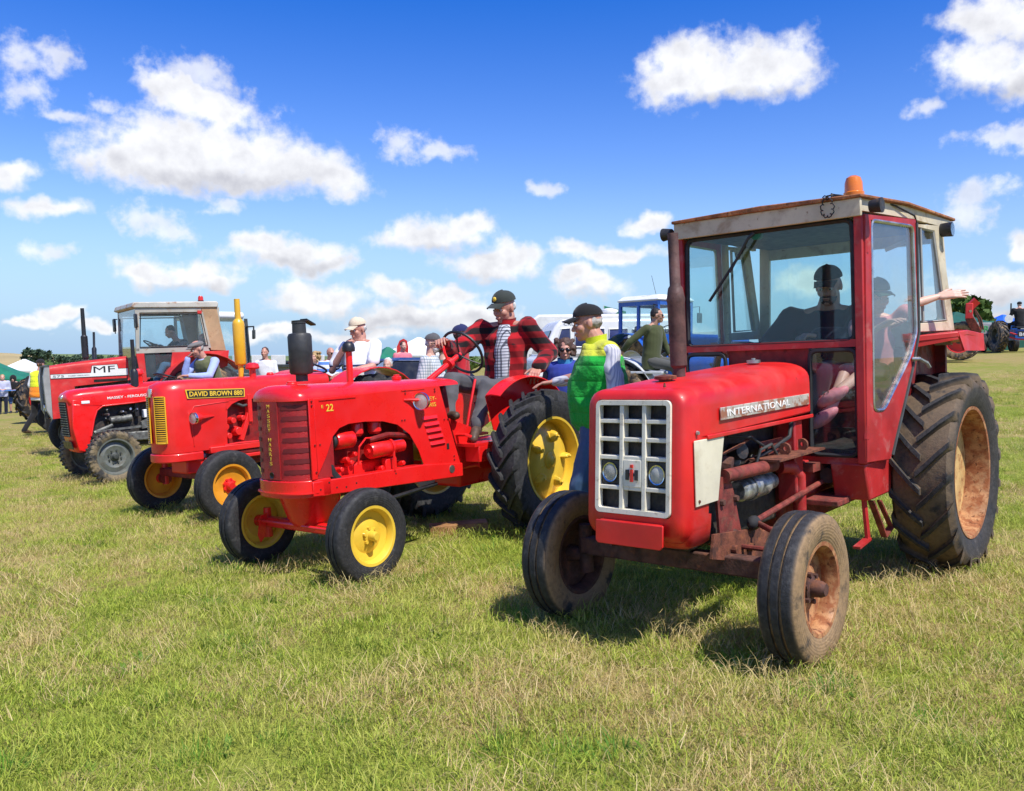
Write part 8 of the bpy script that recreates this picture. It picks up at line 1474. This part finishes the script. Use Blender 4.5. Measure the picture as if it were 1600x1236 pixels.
person(M5W, (-0.28, 0.45, 1.5), {'pelvis': (-0.26, 0.45, 1.50), 'neck': (-0.22, 0.45, 1.95), 'head': (-0.18, 0.45, 2.10), 'shL': (-0.24, 0.62, 1.90), 'shR': (-0.22, 0.28, 1.90), 'elL': (-0.15, 0.64, 1.68), 'wrL': (0.05, 0.55, 1.65), 'elR': (-0.1, 0.24, 1.68), 'wrR': (0.1, 0.30, 1.65), 'hipL': (-0.2, 0.53, 1.5), 'hipR': (-0.2, 0.37, 1.5), 'knL': (0.15, 0.5, 1.52), 'knR': (0.15, 0.36, 1.52), 'anL': (0.22, 0.5, 1.2), 'anR': (0.22, 0.36, 1.2)},
       'passenger sitting behind the driver in the tan and grey cab', 'fair', top_m=C['navy'], bottom_m=C['drab'], hair='blond', face=(1, 0.1, 0), vox=0.011, cv=0.016, seed=22, group='people inside the tan and grey cab')
# standing crowd -----------------------------------------------------
def stander(px, Y, headpy, deg, label, H=None, arms='down', lean=0.0, **k):
    b = at(px, 560, Y); z = gz(b.x, Y); hz_ = at(px, headpy, Y).z; H = (hz_ - z) / 0.915; k.setdefault('vox', 0.010 if Y < 13 else 0.013); k.setdefault('cv', 0.014 if Y < 13 else 0.02)
    w = Matrix.Translation((b.x, Y, z)) @ Matrix.Rotation(math.radians(deg), 4, 'Z'); return person(w, (0, 0, 0), stand(H, arms, lean), label, **k)
stander(671, 11.6, 537, -12, 'bearded man in a pale checked shirt and two tone cap', skin='fair', top_m=C['check_pale'], bottom_m=C['drab'], hair='white', beard='white', cap='cap', cap_m=C['grey_cap'], peak_m=C['beige'], glasses=True, sleeve=0.42, belly=0.05, build=1.1, seed=30, face=(1, -0.1, -0.08), vox=0.008)
stander(715, 11.0, 524, 20, 'person in a navy cap and red jacket behind the steering wheel', skin='ruddy', top_m=C['red'], bottom_m=C['navy'], hair='dark', cap='cap', cap_m=C['cap_navy'], glasses=True, seed=31, vox=0.008, top_name='jacket')
stander(690, 14.2, 548, 60, 'person in a teal jacket standing beyond the checked shirt man', top_m=C['teal'], bottom_m=C['navy'], hair='brown', seed=32, top_name='jacket')
stander(629, 22.5, 541, -60, 'woman in pink holding a drink in front of the red banner', skin='fair', top_m=C['pink'], bottom_m=C['pink'], hair='brown', arms='bent', sleeve=0.3, seed=33)
stander(607, 15.5, 570, -100, 'grey haired person in dark clothes low beside the white polo man', top_m=C['black'], bottom_m=C['black'], hair='white', seed=34)
stander(515, 18.2, 552, -50, 'bald man in a blue and white hooped shirt and sunglasses', skin='ruddy', top_m=C['hstripe'], bottom_m=C['beige'], glasses=True, sleeve=0.42, belly=0.05, seed=35)
stander(494, 19.5, 558, -110, 'blond woman in a pale blue shirt left of the hooped shirt man', skin='fair', top_m=C['pale_blue'], bottom_m=C['jeans'], hair='blond', hair_long=True, arms='bent', seed=36)
stander(415, 19.6, 551, -96, 'man in an untucked white shirt standing alone between the exhausts', skin='ruddy', top_m=C['white'], bottom_m=C['jeans'], hair='brown', seed=37, build=1.05)
# hi-vis man walking away
b_ = at(58, 560, 21.5); w_ = Matrix.Translation((b_.x, 21.5, gz(b_.x, 21.5))) @ Matrix.Rotation(math.radians(74), 4, 'Z'); J = stand(1.92, 'bent', 0.05); J['anL'] = (-0.33, 0.11, 0.18); J['knL'] = (-0.02, 0.10, 0.56); J['anR'] = (0.22, -0.10, 0.09); J['knR'] = (0.2, -0.1, 0.54)
person(w_, (0, 0, 0), J, 'man in a yellow and orange high visibility vest walking away at left', 'ruddy', top_m=C['white'], bottom_m=C['black'], vest_m=cloth('cloth_hivis_two_tone', (0.80, 0.86, 0.03), 'split', (0.90, 0.26, 0.02), sc=1.22), hair='brown', cap='cap', cap_m=C['cap_black'], sleeve=0.42, vox=0.012, cv=0.018, seed=40, shoe_m='leather_brown')
stander(20, 33.5, 592, -70, 'person in a black hooded jacket and denim shorts at far left', skin='fair', top_m=C['black'], bottom_m=C['denim'], bare_legs=True, hair='dark', cap='hood', cap_m=C['black'], arms='bent', seed=41, top_name='hooded_jacket')
stander(3, 33.0, 590, -60, 'person in a pale lilac jumper and dark trousers at the left edge', skin='fair', top_m=C['lilac'], bottom_m=C['navy'], hair='blond', arms='bent', seed=42)
stander(45, 36, 592, -80, 'person in red behind the man in yellow and orange vest', skin='ruddy', top_m=C['red'], bottom_m=C['drab'], hair='brown', arms='bent', seed=43)
stander(34, 37.5, 598, -90, 'person in white sitting low near the green marquee', skin='fair', top_m=C['white'], bottom_m=C['beige'], hair='grey', arms='bent', seed=44)
# man in black coat on the right hand tractor
bm = place(1590, 37, 84)
person(bm, (-0.15, 0, 1.08), {'pelvis': (-0.12, 0, 1.22), 'neck': (-0.06, 0.0, 1.82), 'head': (-0.02, -0.02, 1.97), 'shL': (-0.06, 0.24, 1.76), 'shR': (-0.06, -0.24, 1.76), 'elL': (0.0, 0.34, 1.46), 'wrL': (0.3, 0.2, 1.4), 'elR': (0.0, -0.34, 1.46), 'wrR': (0.3, -0.2, 1.4), 'hipL': (-0.08, 0.1, 1.2), 'hipR': (-0.08, -0.1, 1.2), 'knL': (0.35, 0.2, 1.2), 'knR': (0.35, -0.2, 1.2), 'anL': (0.42, 0.2, 0.85), 'anR': (0.42, -0.2, 0.85)},
       'man in a black coat and hat riding the blue and red tractor at right', 'fair', top_m=C['black'], bottom_m=C['black'], hair='grey', cap='beanie', cap_m=C['cap_black'], face=(0.8, -0.6, 0), vox=0.013, cv=0.02, build=1.15, seed=45, top_name='coat', group='men sitting on the parked tractors')
